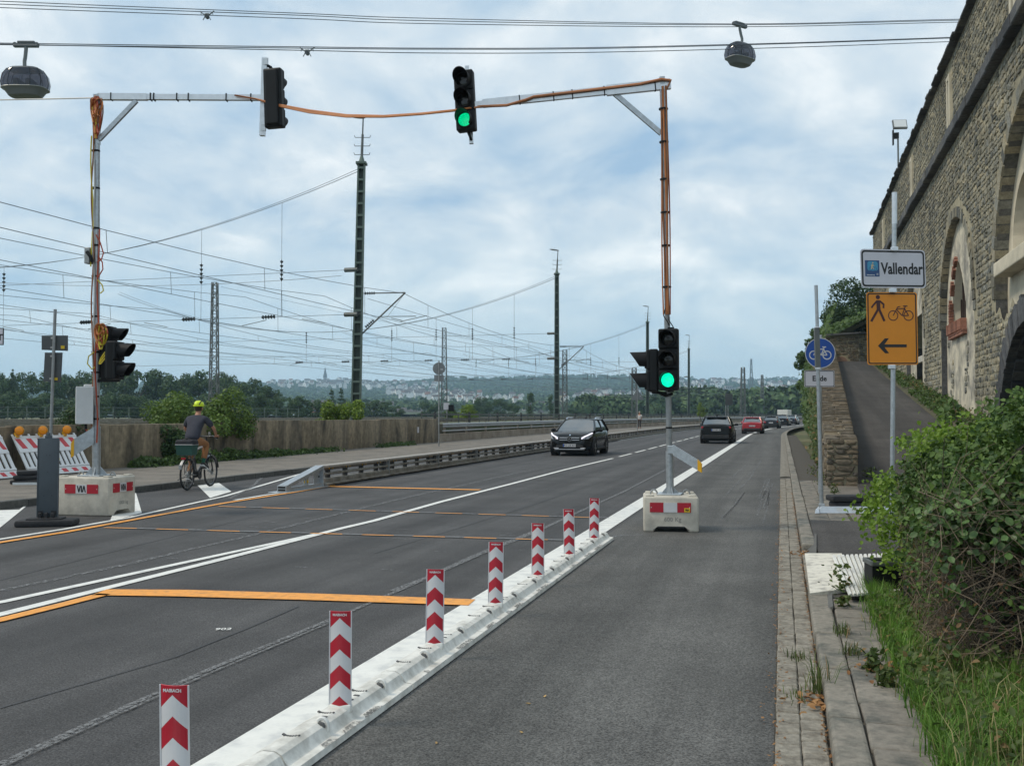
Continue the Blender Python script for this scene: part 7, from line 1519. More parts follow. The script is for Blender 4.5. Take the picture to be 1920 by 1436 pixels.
mb = MB(); mb.ell((0, .02, 1.79), (.1, .12, .075), 12, 6); mb.rbox((0, .14, 1.77), (.14, .1, .02), .008); mb.obj('cap', pm('pale_cap', (.45, .42, .4), .8), pd_, 60)
# ================================================================ PLANTS
M_['lf_dark'] = leafm('leaf_dark', (.020, .048, .014), (.060, .105, .028), .55, .2)
M_['lf_tree'] = leafm('leaf_tree', (.026, .062, .020), (.066, .118, .034), .6, .15)
M_['lf_light'] = leafm('leaf_light', (.10, .17, .022), (.22, .30, .045), .5, .35)
M_['lf_mid'] = leafm('leaf_mid', (.045, .085, .018), (.10, .165, .035), .5, .3)
M_['lf_bramble'] = leafm('bramble_leaf', (.026, .066, .012), (.105, .175, .032), .55, .2)
M_['lf_shoot'] = leafm('shoot_leaf', (.12, .22, .02), (.24, .36, .05), .45, .4)
M_['grassm'] = leafm('grass_blade', (.06, .15, .018), (.21, .36, .06), .5, .35, (.32, .27, .12), .06)
M_['weedm'] = leafm('weed_leaf', (.05, .085, .02), (.13, .17, .045), .55, .3, (.26, .17, .07), .10)
M_['dryleaf'] = leafm('withered_leaf', (.22, .10, .035), (.40, .22, .09), .7, .2)
M_['dryleaf3'] = leafm('brown_leaf', (.12, .06, .028), (.25, .15, .07), .7, .2); M_['dryleaf2'] = leafm('dry_stalk', (.22, .19, .08), (.38, .32, .15), .7, .2)
M_['bark'] = pm('bark', (.075, .058, .042), .9, var=.3, vs=6, bump=.5, bs=12)
M_['twig'] = pm('dry_twig', (.20, .15, .10), .85, var=.35, vs=5)
M_['core_shade'] = pm('core_shade_dark', (.022, .018, .012), .95, var=.4, vs=5, bump=.6, bs=14)  # near-black for the painted shade in the heart of the bush
def norm(a): return a / (np.linalg.norm(a, axis=1, keepdims=True) + 1e-9)
def leaves(name, pts, nrm, smin, smax, mat, spread=.9, shape='quad', parent=None, asp=.62, droop=.0):
    n = len(pts); nn = norm(nrm + rng.normal(0, spread, (n, 3)))
    if shape == 'trio':      # three leaflets on one stalk, of unequal size
        t = norm(np.cross(nn, rng.normal(0, 1, (n, 3)))); b = norm(np.cross(nn, t)); s0 = rng.uniform(smin, smax, (n, 1)) ** 1.0
        d_ = [t, norm(t * .25 + b), norm(t * .25 - b)]; k_ = (1.1, .82, .82); P_ = np.concatenate([pts + q * s0 * .62 * k for q, k in zip(d_, k_)]); T_ = np.concatenate(d_); S_ = np.concatenate([s0 * k for k in k_]); N_ = norm(np.concatenate([nn] * 3) + rng.normal(0, .25, (3 * n, 3)))
        pts, t, s_ = P_, T_, S_; t = t - N_ * (t * N_).sum(1, keepdims=True); t[:, 2] -= droop; t = norm(t); b = norm(np.cross(N_, t)); nn = np.cross(t, b); n = len(pts)
    else:
        t = norm(np.cross(nn, rng.normal(0, 1, (n, 3)))); t[:, 2] -= droop; t = norm(t); b = norm(np.cross(nn, t)); nn = np.cross(t, b); s_ = rng.uniform(smin, smax, (n, 1))
    w_ = s_ * asp
    if shape == 'quad':
        V_ = np.stack([pts - t * s_ / 2, pts + b * w_ / 2 - nn * s_ * .06, pts + t * s_ / 2, pts - b * w_ / 2 - nn * s_ * .06], 1).reshape(-1, 3); F_ = np.arange(4 * n).reshape(n, 4)
    else:
        f_ = nn * s_ * .10
        V_ = np.stack([pts - t * s_ * .5, pts - t * s_ * .22 + b * w_ * .42 + f_, pts + t * s_ * .18 + b * w_ * .44 + f_, pts + t * s_ * .5 - nn * s_ * .08, pts + t * s_ * .18 - b * w_ * .44 + f_, pts - t * s_ * .22 - b * w_ * .42 + f_], 1).reshape(-1, 3)
        i = np.arange(n)[:, None] * 6; F_ = np.concatenate([i + np.array([[0, 1, 2, 3]]), i + np.array([[0, 3, 4, 5]])], 0)
    me = npmesh(name, V_, F_, mat); return link(name, me, parent) if parent is not False else me
def clump_pts(clumps, n, shell=.55):
    """points spread through the outer part of a set of ellipsoids (cx,cy,cz,rx,ry,rz)"""
    c = np.array(clumps, float); vol = c[:, 3] * c[:, 4] + c[:, 4] * c[:, 5]; k = rng.choice(len(c), n, p=vol / vol.sum()); d = norm(rng.normal(0, 1, (n, 3))); r_ = rng.uniform(shell, 1.04, (n, 1)) ** .6
    return c[k, :3] + d * r_ * c[k, 3:], d
def crown_mesh(kind, n, leaf, mat):
    cl = []
    if kind == 'round':
        for i in range(26):
            a = random.uniform(0, 2 * PI); h = random.uniform(.22, .93); rr = .40 * math.sin(PI * min(1, (h - .05) / .98)) ** .7; q = random.uniform(.35, 1) * rr; s_ = random.uniform(.09, .17); cl.append((q * math.cos(a), q * math.sin(a), h, s_ * 1.15, s_ * 1.15, s_ * .85))
    elif kind == 'tall':
        for i in range(24):
            a = random.uniform(0, 2 * PI); h = random.uniform(.12, .95); rr = .14 * math.sin(PI * min(1, (h + .08) / 1.1)) ** .6; q = random.uniform(.3, 1) * rr; s_ = random.uniform(.06, .1); cl.append((q * math.cos(a), q * math.sin(a), h, s_, s_, s_ * 1.5))
    else:
        for i in range(60):
            h = random.uniform(.08, .97); rr = .30 * (1 - h) ** .85 + .01; a = random.uniform(0, 2 * PI); q = random.uniform(.4, 1) * rr; s_ = .03 + .07 * (1 - h); cl.append((q * math.cos(a), q * math.sin(a), h, s_ * 1.4, s_ * 1.4, s_ * .55))
    p_, d = clump_pts(cl, n, .4); return leaves('crown', p_, d + np.array([[0, 0, .35]]), leaf * .6, leaf * 1.3, mat, .55, parent=False)
def trunk_mesh(hh=.6):
    mb = MB(); mb.tube([(0, 0, -.04), (.005, 0, .1), (-.004, .006, .3), (.01, 0, hh)], [.028, .02, .016, .006], 7)
    for k in range(6): a = k * 1.1; z = .18 + .06 * k; mb.tube([(0, 0, z), (.09 * math.cos(a), .09 * math.sin(a), z + .09), (.2 * math.cos(a), .2 * math.sin(a), z + .16)], [.010, .007, .003], 5)
    return mb.mesh('trunk', M_['bark'])
CR = {'round': [crown_mesh('round', 3600, .058, M_['lf_tree']) for _ in range(4)], 'tall': [crown_mesh('tall', 2200, .04, M_['lf_tree']) for _ in range(2)], 'fir': [crown_mesh('fir', 3200, .045, M_['lf_dark']) for _ in range(2)], 'light': [crown_mesh('round', 2400, .06, M_['lf_light']) for _ in range(2)], 'mid': [crown_mesh('round', 3000, .058, M_['lf_mid']) for _ in range(2)]}
TRN = trunk_mesh()
KIND = {'round': ('broadleaf_tree', 'dark green broadleaf tree'), 'tall': ('poplar_tree', 'slender dark poplar tree'), 'fir': ('fir_tree', 'dark pointed fir tree'), 'light': ('light_tree', 'yellow green young tree'), 'mid': ('green_tree', 'fresh green broadleaf tree')}
def tree(px, pyt, d, wpx, kind, lab, group, zb=0.5):
    p = P(px, 777, d); p.z = zb; H = P(px, pyt, d).z - zb; W = wpx * d / FPX; n0, l0 = KIND[kind]; t = thing(n0, lab or l0 + ' in the dark tree line across the field', 'tree', p, random.uniform(0, 6.28), group)
    unit = {'round': .95, 'tall': .36, 'fir': .66, 'light': .95, 'mid': .95}[kind]; o = link('crown', random.choice(CR[kind]), t); o.scale = (W / unit, W / unit, H * 1.17); o.location.z = -.08 * H; o2 = link('trunk', TRN, t); o2.scale = (H, H, H); return t
LMK = [(0, 'the left edge'), (60, 'the barrier lamps'), (100, 'the two sign backs'), (158, 'the control cabinet'), (215, 'the left signals'), (290, 'the wall shrub'), (340, 'the shrub top'), (376, 'the cyclist'), (402, 'the tall lattice mast'), (455, 'the trailing shrub'), (520, 'the barrier terminal'), (580, 'the brick building')]; SEEN = set()
TG = 'trees in the dark tree line across the field'
for px, py, d, w_ in ((-40, 700, 240, 95), (8, 706, 215, 60), (44, 701, 236, 62), (96, 702, 225, 70), (128, 708, 250, 80), (150, 704, 232, 70), (184, 706, 228, 75), (222, 697, 240, 84), (262, 696, 236, 88), (302, 700, 242, 84), (338, 707, 236, 74), (372, 703, 245, 80), (408, 704, 240, 76), (440, 712, 232, 66), (470, 716, 225, 62), (505, 728, 230, 60), (30, 735, 190, 60), (90, 742, 188, 62), (215, 740, 185, 58), (250, 742, 186, 60), (330, 745, 190, 64), (395, 742, 186, 70), (455, 740, 196, 56), (488, 742, 180, 44), (560, 746, 200, 50), (592, 752, 208, 40), (0, 745, 180, 70), (150, 748, 186, 60), (290, 750, 185, 60), (425, 752, 188, 60), (120, 752, 184, 60), (60, 748, 178, 66), (180, 746, 176, 60), (360, 750, 180, 66), (530, 745, 210, 56)):
    a_, b_ = min(LMK, key=lambda q: abs(q[0] - px)); lb = '%s dark broadleaf tree %s %s in the far tree line' % ('tall' if d > 205 else 'low', 'left of' if px < a_ - 7 else ('right of' if px > a_ + 7 else 'behind'), b_)
    lb = lb if lb not in SEEN else lb.replace('far tree line', 'tree line, farther back'); SEEN.add(lb); tree(px, py, d, w_, 'round', lb, TG)
tree(22, 698, 215, 30, 'fir', 'pointed dark fir rising at the far left of the tree line', None)
LM2 = [(555, 'the brick building'), (672, 'the tallest mast'), (712, 'the pale long building'), (740, 'the pale roofed house'), (790, 'the pale building'), (823, 'the round sign back'), (890, 'the yellow green tree'), (945, 'the railing bend'), (995, 'the poplar'), (1060, 'the twin mast'), (1130, 'the oncoming car'), (1189, 'the triangular sign back'), (1235, 'the lit signal'), (1292, 'the last lamp mast')]
TG2 = 'broadleaf trees of the town edge behind the rail yard'
for px, py, d, w_ in ((668, 757, 260, 44), (700, 752, 270, 46), (722, 755, 265, 40), (742, 762, 255, 34), (800, 756, 300, 44), (818, 760, 290, 36), (905, 746, 280, 40), (938, 750, 300, 44), (962, 758, 270, 30), (890, 760, 260, 40), (1075, 765, 330, 40), (560, 762, 240, 36), (1130, 772, 360, 40), (1170, 770, 380, 44), (1215, 766, 340, 40), (1260, 766, 380, 44), (1300, 770, 390, 40)):
    a_, b_ = min(LM2, key=lambda q: abs(q[0] - px)); lb = 'dark broadleaf tree of the town edge %s %s' % ('left of' if px < a_ - 7 else ('right of' if px > a_ + 7 else 'behind'), b_)
    lb = lb if lb not in SEEN else 'farther ' + lb; SEEN.add(lb); tree(px, py, d, w_, 'round', lb, TG2)
tree(622, 733, 250, 27, 'fir', 'left of two tall dark firs beside the red brick building', None); tree(640, 731, 252, 28, 'fir', 'right of two tall dark firs beside the tallest mast', None)
tree(995, 740, 250, 20, 'tall', 'slender dark poplar left of the second lamp mast', None); tree(1032, 744, 262, 14, 'tall', 'small dark poplar just left of the second lamp mast', None)
tree(875, 762, 85, 52, 'light', 'yellow green young tree behind the guard rail', None, .9); tree(1313, 758, 150, 20, 'light', 'small bright green tree right of the lit signal pole', None, .9); tree(845, 768, 90, 40, 'mid', 'fresh green bushy tree beside the round sign back', None, .9)
# shrubs close behind the concrete wall
def shrub(label, cl, n, s0, s1, mat, loc, name='shrub', sh='quad', cat='shrub', grp=None, stems=True, spread=.8):
    t = thing(name, label, cat, loc, 0, grp); p_, d = clump_pts(cl, n, .35); leaves('foliage', p_, d + np.array([[0, 0, .4]]), s0, s1, M_[mat], spread, sh, t)
    if stems:
        mb = MB()
        for c in cl: mb.tube([(c[0] * .2, c[1] * .2, -.1), (c[0] * .6, c[1] * .6, c[2] * .5), (c[0], c[1], c[2] + c[5] * .3)], [.025, .017, .006], 5)
        mb.obj('stem', M_['bark'], t)
    return t
M_['lf_light2'] = leafm('shrub_leaf', (.07, .13, .02), (.16, .24, .045), .5, .3)
q = P(365, 790, 34); q.z = 1.15
cl = [(random.uniform(-1.7, 1.6), random.uniform(-1, 1), random.uniform(.0, 1.15), .45, .45, .4) for _ in range(22)] + [(-1.1, 0, .6, .55, .5, .5), (.9, 0, .6, .55, .5, .5)]
shrub('large yellow green shrub growing over the concrete wall behind the cyclist', cl, 9000, .07, .14, 'lf_light2' if 'lf_light2' in M_ else 'lf_mid', q)
cl = [(random.uniform(-1.2, 1.2), random.uniform(-.6, .6), random.uniform(.1, .6), .35, .35, .3) for _ in range(12)]; q = P(425, 795, 35); q.z = 1.0; shrub('low green shrub trailing right from the large shrub behind the wall', cl, 3000, .06, .12, 'lf_mid', q)
cl = [(random.uniform(-1.3, 1.3), random.uniform(-.6, .6), random.uniform(.1, 1.1), .34, .34, .34) for _ in range(12)] + [(-1.0, 0, 1.0, .35, .35, .4)]; q = P(650, 795, 48); q.z = 1.0; shrub('yellow green shrub at the foot of the tallest mast', cl, 4200, .09, .17, 'lf_light', q)
q = P(128, 800, 27); q.z = .8; cl = [(random.uniform(-.5, .5), random.uniform(-.4, .4), random.uniform(.2, .9), .22, .22, .25) for _ in range(9)]; shrub('wispy dark shrub behind the barrier board lamps', cl, 1500, .04, .09, 'lf_dark', q)
q = G(205, 868, .13); cl = [(random.uniform(-.35, .35), random.uniform(-.5, .6), random.uniform(.1, 1.15), .3, .3, .28) for _ in range(14)]; shrub('dark climbing plant covering the near end of the concrete wall', cl, 4200, .05, .12, 'lf_dark', Vector((XWALL + .12, q.y, .13)), 'climbing_plant', 'leaf', 'climber')
# weeds along the wall foot
for k, (a, b, n, hh) in enumerate(((225, 330, 1500, .28), (330, 440, 1700, .38), (440, 520, 1300, .26), (520, 610, 900, .2), (690, 760, 500, .2))):
    y0_, y1_ = PXZ(a, 860, XWALL).y, PXZ(b, 860, XWALL).y; t = thing('weed_patch', 'green weed patch at the foot of the concrete wall, ' + ['nearest the left signal mast', 'behind the cyclist', 'right of the cyclist', 'behind the bright barrier terminal', 'near its far end'][k], 'weeds', (XWALL + .25, (y0_ + y1_) / 2, .13), 0, 'weeds along the concrete wall')
    m_ = rng.normal(0, 1, n); yy = rng.uniform(-.5, .5, n) * (y1_ - y0_); p_ = np.stack([np.abs(rng.normal(0, .22, n)), yy, rng.uniform(0, 1, n) ** 1.3 * hh * (.6 + .5 * np.sin(yy * 2.3) ** 2)], 1); leaves('foliage', p_, np.tile([.4, -.3, .8], (n, 1)), .07, .17, M_['lf_mid'], .6, 'leaf', t, .5)
q = P(1048, 812, 78); q.z = .15
# ---------------------------------------------------------------- bramble bush in the right foreground
bush = thing('bramble_bush', 'large bramble bush with broad dark leaves and tangled dry stems in the right foreground', 'bush', (1.9, 8.0, .09))
def ztop(x, y): return 1.10 + .70 * np.clip(x - .8, 0, 1.3) - .13 * np.clip(y - 7.5, 0, 4) + .10 * np.sin(y * 2.1 + x * 3) + .07 * np.sin(y * 5.3 + 1)
n = 27000
k = rng.uniform(0, 1, n); x = np.where(k < .34, .87 + np.abs(rng.normal(0, .13, n)), rng.uniform(.85, 3.2, n)); y = np.where(k < .34, rng.uniform(6.4, 11.0, n), np.where(k < .66, 6.4 + np.abs(rng.normal(0, .16, n)), rng.uniform(6.4, 11.2, n)))
x = x + .11 * np.clip(y - 7.8, 0, 4); zt = ztop(x, y); u = rng.uniform(0, 1, n); z = np.where(k < .66, .12 + (zt - .1) * u ** .75, zt - np.abs(rng.normal(0, .12, n)))
edge = np.clip((z - (zt - .35)) / .35, 0, 1); x = np.where(k < .34, x + edge * .12, x); y = np.where((k >= .34) & (k < .66), y + edge * .15, y)
low = (z < .84 + .16 * np.sin(y * 3 + x * 2)) & (k < .66); keep = ~low | (rng.uniform(0, 1, n) < .12 + .08 * np.sin(y * 4 + x * 9)); hole = (np.sin(y * 3.7 + z * 5.1) * np.sin(z * 6.3 + x * 5.7 + 1) > .62) & (z < 1.25) & (k < .66); keep &= ~(hole & (rng.uniform(0, 1, n) < .85))
p_ = np.stack([x, y, z], 1)[keep]; kk = k[keep]; nr = np.where((kk < .34)[:, None], [-.8, -.3, .5], np.where((kk < .66)[:, None], [-.25, -.8, .5], [-.1, -.2, 1.0]))
jit = rng.normal(0, .05, p_.shape); p_ = p_ + jit
dist = np.linalg.norm(p_ - np.array([0, 0, EYE]), axis=1) + np.where(p_[:, 0] / p_[:, 1] > .23, 50, 0); order = np.argsort(dist); near = order[:300]; rest = order[300:]
off = np.array([1.9, 8.0, .09])
lo = leaves('leaf_field', p_[rest] - off, nr[rest], .020, .054, M_['lf_bramble'], .65, 'trio', bush, .74, .35); lo['kind'] = 'stuff'
lfm = leaves('leaf', np.zeros((1, 3)), np.array([[0, 0, 1.]]), 1, 1, M_['lf_bramble'], 0.0, 'leaf', False, .82)
M_lone = leafm_single = None
def rndrot(nv):
    q = Vector(nv).normalized(); m = q.to_track_quat('Z', 'Y').to_matrix().to_4x4(); return m @ Rz(random.uniform(0, 6.28))
M_['lf_one'] = pm('bramble_leaf_single', (.062, .118, .026), .5, var=.3, vs=14, rnd=.5); lfm = bpy.data.meshes.new('leaf'); ol_ = [(-.5, 0), (-.44, .2), (-.30, .27), (-.27, .34), (-.08, .37), (-.05, .41), (.12, .35), (.15, .37), (.29, .22), (.33, .23), (.5, 0)]; vv_ = [(a, 0, 0) for a in (-.5, -.1, .25, .5)]
up_ = [(a, b, .16 * b) for a, b in ol_[1:-1]]; dn_ = [(a, -b, .16 * b) for a, b in ol_[1:-1]]; lfm.from_pydata(vv_ + up_ + dn_, [], [(0, 1, 8, 7, 6, 5, 4), (1, 2, 10, 9, 8), (2, 3, 12, 11, 10), (1, 0, 13, 14, 15, 16, 17), (2, 1, 17, 18, 19), (3, 2, 19, 20, 21)]); lfm.materials.clear(); lfm.materials.append(M_['lf_one'])
for i in near:
    o = link('leaf', lfm, bush); s_ = random.uniform(.032, .060); nv = Vector(nr[i]) + Vector(rng.normal(0, .4, 3)); o.matrix_basis = Tm(p_[i] - off) @ rndrot(nv) @ Matrix.Scale(s_, 4)
# bright young growth on the left flank and on top
sp_ = []
for (px, py, d, r_, m_) in ((1650, 930, 10.2, .13, 90), (1632, 965, 10.0, .13, 110), (1668, 905, 10.4, .11, 80), (1690, 960, 9.6, .14, 110), (1660, 1000, 9.6, .14, 110), (1680, 1045, 9.3, .12, 80), (1716, 830, 11.4, .09, 60), (1745, 838, 10.6, .13, 90), (1775, 825, 10.2, .14, 120), (1800, 850, 9.8, .16, 130), (1730, 860, 10.2, .13, 90), (1690, 830, 11.5, .06, 30), (1655, 905, 10.6, .07, 40), (1760, 850, 10, .18, 140), (1830, 830, 9.4, .16, 120)):
    c = P(px, py, d - (1.2 if px < 1700 else 2.0)); sp_.append((np.array(c) - off + rng.normal(0, r_ * .6, (m_ * 2, 3)), m_))
sp_ = np.concatenate([a for a, b in sp_]); leaves('young_shoot', sp_, np.tile([-.3, -.5, .7], (len(sp_), 1)), .028, .055, M_['lf_shoot'], .8, 'leaf', bush, .7)
for (pix, d, m_) in (([(1800, 850), (1798, 800), (1790, 770), (1784, 745)], 9.2, 40), ([(1770, 840), (1775, 800), (1768, 775)], 9.6, 26), ([(1850, 800), (1840, 770), (1852, 748)], 9, 30), ([(1900, 800), (1908, 765), (1900, 745)], 8.6, 30)):
    pts = [P(a, b, d) - bush.location for a, b in pix]; mb = MB(); mb.tube(pts, [.008, .006, .005, .003][:len(pts)], 5); mb.obj('cane', M_['twig'], bush)
    c = np.array([tuple(pts[0].lerp(pts[-1], u)) for u in rng.uniform(.1, 1, m_)]) + rng.normal(0, .05, (m_, 3)); cl_ = leaves('cane_leaf', c, np.tile([-.2, -.5, .7], (m_, 1)), .05, .085, M_['lf_mid'], .7, 'leaf', bush, .7); cl_['kind'] = 'stuff'
# closed core painted dark for the shade inside the bush, then the dry tangle
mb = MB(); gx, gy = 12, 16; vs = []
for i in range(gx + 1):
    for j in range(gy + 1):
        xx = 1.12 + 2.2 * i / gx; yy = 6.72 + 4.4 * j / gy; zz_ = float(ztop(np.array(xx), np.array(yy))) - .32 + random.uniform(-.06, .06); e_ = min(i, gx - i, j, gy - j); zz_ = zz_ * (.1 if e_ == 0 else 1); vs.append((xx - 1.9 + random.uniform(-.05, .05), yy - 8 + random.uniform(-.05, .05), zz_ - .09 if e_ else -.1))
mb.add(vs, [(i * (gy + 1) + j, (i + 1) * (gy + 1) + j, (i + 1) * (gy + 1) + j + 1, i * (gy + 1) + j + 1) for i in range(gx) for j in range(gy)]); mb.obj('dark_core', M_['core_shade'], bush)
mb = MB(); mb2 = MB()
for i in range(1900):
    if random.random() < .6: a = Vector((random.uniform(.85, 2.3), 6.42 + random.uniform(-.06, .3), random.uniform(.06, 1.15)))
    else: yy_ = random.uniform(6.4, 9.6); a = Vector((.92 + .11 * max(0, yy_ - 7.8) + random.uniform(-.04, .25), yy_, random.uniform(.06, .95)))
    d_ = Vector((random.uniform(-1, 1), random.uniform(-.5, .6), random.uniform(-.7, .9))).normalized(); ln = random.uniform(.15, .5); b = a + d_ * ln; b.z = max(b.z, .06); b.x = max(b.x, .82 + .11 * max(0, b.y - 7.8)); m_ = a.lerp(b, .5) + Vector((random.uniform(-.06, .06), random.uniform(-.06, .06), random.uniform(-.02, .1))); r_ = random.uniform(.0012, .0034)
    (mb if i % 3 else mb2).tube([a - bush.location, m_ - bush.location, b - bush.location], [r_, r_ * .9, r_ * .5], 4)
o = mb.obj('dry_stem_tangle', M_['twig'], bush); o['kind'] = 'stuff'; o = mb2.obj('stem_tangle', M_['bark'], bush); o['kind'] = 'stuff'
c = np.stack([rng.uniform(.9, 2.0, 420), rng.uniform(6.38, 6.7, 420), rng.uniform(.1, .8, 420)], 1); c[:140, 0] = rng.uniform(.9, 1.05, 140); c[:140, 1] = rng.uniform(6.4, 8.6, 140); lw_ = leaves('withered_leaf', c - off, np.tile([-.3, -.6, .4], (420, 1)), .015, .042, M_['dryleaf3'], .9, 'leaf', bush, .6); lw_['kind'] = 'stuff'
# ---------------------------------------------------------------- grass
def blades(name, x, y, z, h0, h1, w0, mat, lean=.5):
    n = len(x); h = rng.uniform(h0, h1, n)[:, None]; a = rng.uniform(0, 2 * PI, n); d = np.stack([np.cos(a), np.sin(a), np.zeros(n)], 1); s_ = np.stack([-np.sin(a), np.cos(a), np.zeros(n)], 1) * rng.uniform(.6, 1.3, (n, 1)) * w0 / 2
    b = np.stack([x, y, z], 1); l_ = rng.uniform(.15, 1.0, (n, 1)) * lean; m_ = b + d * h * l_ * .32 + np.array([[0, 0, 1]]) * h * .6; t = b + d * h * l_ * .95 + np.array([[0, 0, 1]]) * h * (1 - .25 * l_)
    V_ = np.stack([b - s_, b + s_, m_ + s_ * .8, m_ - s_ * .8, t], 1).reshape(-1, 3); i = np.arange(n)[:, None] * 5; F_ = np.concatenate([i + [[0, 1, 2]], i + [[0, 2, 3]], i + [[3, 2, 4]]], 0); o = link(name, npmesh(name, V_, F_, mat)); return o
n = 30000; x = rng.uniform(.68, 2.1, n); y = rng.uniform(3.2, 6.75, n); k = (x > .70 + .05 * np.sin(y * 5)) & (np.sin(x * 7.1 + 1) * np.sin(y * 4.3) < .75); x, y = x[k], y[k]
o = blades('grass', x, y, np.full(len(x), .09), .04, .19, .006, M_['grassm'], 1.0); prop(o, 'long green grass in front of the bramble bush', 'grass', kind='stuff')
n = 1400; x = rng.uniform(.68, 1.9, n); y = rng.uniform(3.3, 6.6, n); p_ = np.stack([x, y, .1 + rng.uniform(0, .2, n)], 1); o = leaves('undergrowth', p_, np.tile([-.3, -.3, .8], (n, 1)), .02, .06, M_['weedm'], .6, 'leaf'); prop(o, 'broad leaved weeds among the long grass', 'undergrowth', kind='stuff')
n = 1500; y = rng.uniform(3.3, 9, n); x = .72 - np.abs(rng.normal(0, .045, n)); o = blades('grass', x, y, np.full(n, .10), .05, .2, .007, M_['grassm'], 1.0); prop(o, 'ragged grass growing over the slab edge', 'grass', kind='stuff')
n = 700; x = rng.uniform(.7, 2.0, n); y = rng.uniform(3.3, 6.6, n); o = blades('grass', x, y, np.full(n, .09), .12, .38, .005, M_['dryleaf2'], 1.0); prop(o, 'dry straw coloured stalks in the long grass', 'grass', kind='stuff')
n = 5200; y = rng.uniform(6.4, 9.4, n); x = .70 + np.abs(rng.normal(0, .09, n)); o = blades('grass', x, y, np.full(n, .09), .07, .24, .007, M_['grassm'], .8); prop(o, 'fringe of grass between the paving slabs and the bramble bush', 'grass', kind='stuff')
n = 900; x = rng.uniform(.66, .9, n); y = rng.uniform(5.6, 8.6, n); p_ = np.stack([x, y, .1 + rng.uniform(0, .16, n)], 1); o = leaves('undergrowth', p_, np.tile([-.3, -.3, .8], (n, 1)), .025, .055, M_['weedm'], .6, 'leaf'); prop(o, 'low nettle like undergrowth at the edge of the paving', 'undergrowth', kind='stuff')
# single weeds in the joints
def weed(px, py, z0, h, n, lab, blade=True):
    q = G(px, py, z0); t = thing('weed', lab, 'weed', q, 0, None)
    if blade: 
        x = rng.normal(0, .035, n); y = rng.normal(0, .05, n); o = blades('tuft', x, y, np.zeros(n), h * .4, h, .006, M_['weedm'], 1.0); o.parent = t
    else: p_ = np.stack([rng.normal(0, h * .22, n), rng.normal(0, h * .22, n), rng.uniform(0, 1, n) * h], 1); leaves('tuft', p_, np.tile([-.2, -.3, .8], (n, 1)), .03, .07, M_['weedm'], .6, 'leaf', t, .45)
for i, (px, py, z0, h, n, bl, lab) in enumerate(((1535, 1300, .02, .30, 55, True, 'tall grass weed with withered leaves at the foot of the kerb'), (1495, 1235, .02, .09, 40, True, 'small weed tuft in the gutter joint above the tall grass weed'), (1492, 1310, .02, .08, 34, True, 'small weed tuft in the gutter joint left of the tall grass weed'), (1583, 1190, .1, .12, 60, True, 'weed tuft between kerb and slabs below the kerb ramp'), (1597, 1228, .1, .12, 60, True, 'second weed tuft down the joint between kerb and slabs'), (1578, 1115, .1, .26, 90, False, 'leafy nettle weed at the near edge of the kerb ramp'), (1580, 1140, .1, .10, 70, False, 'low yellowish weed spreading below the kerb ramp'), (1640, 1262, .1, .14, 90, False, 'leafy weed at the slab edge beside withered leaves'), (1662, 1290, .1, .12, 110, False, 'low spreading weed at the slab edge beside the long grass'), (1540, 910, .1, .3, 120, False, 'green weed at the foot of the blue sign post'), (1565, 925, .1, .2, 90, False, 'green weed at the foot of the stone pier'), (1524, 890, .1, .25, 80, False, 'yellow flowering weed beside the kerb before the blue sign'), (1508, 945, .05, .1, 50, True, 'weed tuft at the kerb near the sign stand'), (1630, 905, .12, .35, 160, False, 'dark weed clump right of the stone pier'))): weed(px, py, z0, h, n, lab, bl)
for (px, py, z0, n, lab) in ((1537, 1318, .02, 60, 'heap of withered brown leaves at the kerb foot'), (1650, 1262, .1, 50, 'withered brown leaves on the slab edge below the bush'), (1500, 1040, .02, 30, 'withered leaves gathered in the gutter near the kerb ramp')):
    q = G(px, py, z0); p_ = np.stack([rng.normal(0, .06, n), rng.normal(0, .11, n), rng.uniform(.005, .04, n)], 1); t = thing('leaf_litter', lab, 'leaf litter', q); leaves('withered_leaf', p_, np.tile([0, 0, 1.], (n, 1)), .03, .06, M_['dryleaf'], .35, 'leaf', t, .6)
n = 1500; y = rng.uniform(3.5, 22, n); x = np.where(rng.uniform(0, 1, n) < .6, .205 + rng.normal(0, .015, n), -.04 + rng.normal(0, .03, n)); p_ = np.stack([x, y, np.full(n, .03)], 1); o = leaves('litter', p_, np.tile([0, 0, 1.], (n, 1)), .008, .03, M_['dryleaf'], .25); prop(o, 'fine brown plant litter gathered in the gutter joints', 'litter', kind='stuff')
# ---------------------------------------------------------------- green on the retaining wall, verge and hillside
n = 9000; y = 30 + 70 * rng.uniform(0, 1, n) ** 1.2; zt = np.array([rz_(v) + .9 for v in y]); z = rng.uniform(0, 1, n) ** 1.1 * zt; x = .95 + .024 * (y - 22.6) - np.abs(rng.normal(0, .14, n)) * (.5 + .5 * np.sin(y * .7 + z) ** 2); x = x + np.array([bend(v) for v in y])
k = np.sin(y * .9 + z * 1.7) + np.sin(y * .37 - z * .8) > -.35; o = leaves('ivy', np.stack([x, y, z], 1)[k], np.tile([-.8, -.4, .3], (k.sum(), 1)), .09, .22, M_['weedm'], .5); prop(o, 'ivy and weeds hanging over the road side of the retaining wall', 'ivy', kind='stuff')
n = 5000; y = rng.uniform(58, 150, n); z = rng.uniform(.3, 8.2, n); x = np.array([2.05 + bend(v) for v in y]) - np.abs(rng.normal(0, .24, n)) * np.sin(np.clip(z / 8.2, 0, 1) * PI) ** .5 + np.clip(z - 5, 0, 5) * .35; o = leaves('ivy', np.stack([x, y, z], 1), np.tile([-.8, -.4, .3], (n, 1)), .22, .5, M_['lf_mid'], .5); prop(o, 'leafy creepers overhanging the far bend of the road', 'ivy', kind='stuff')
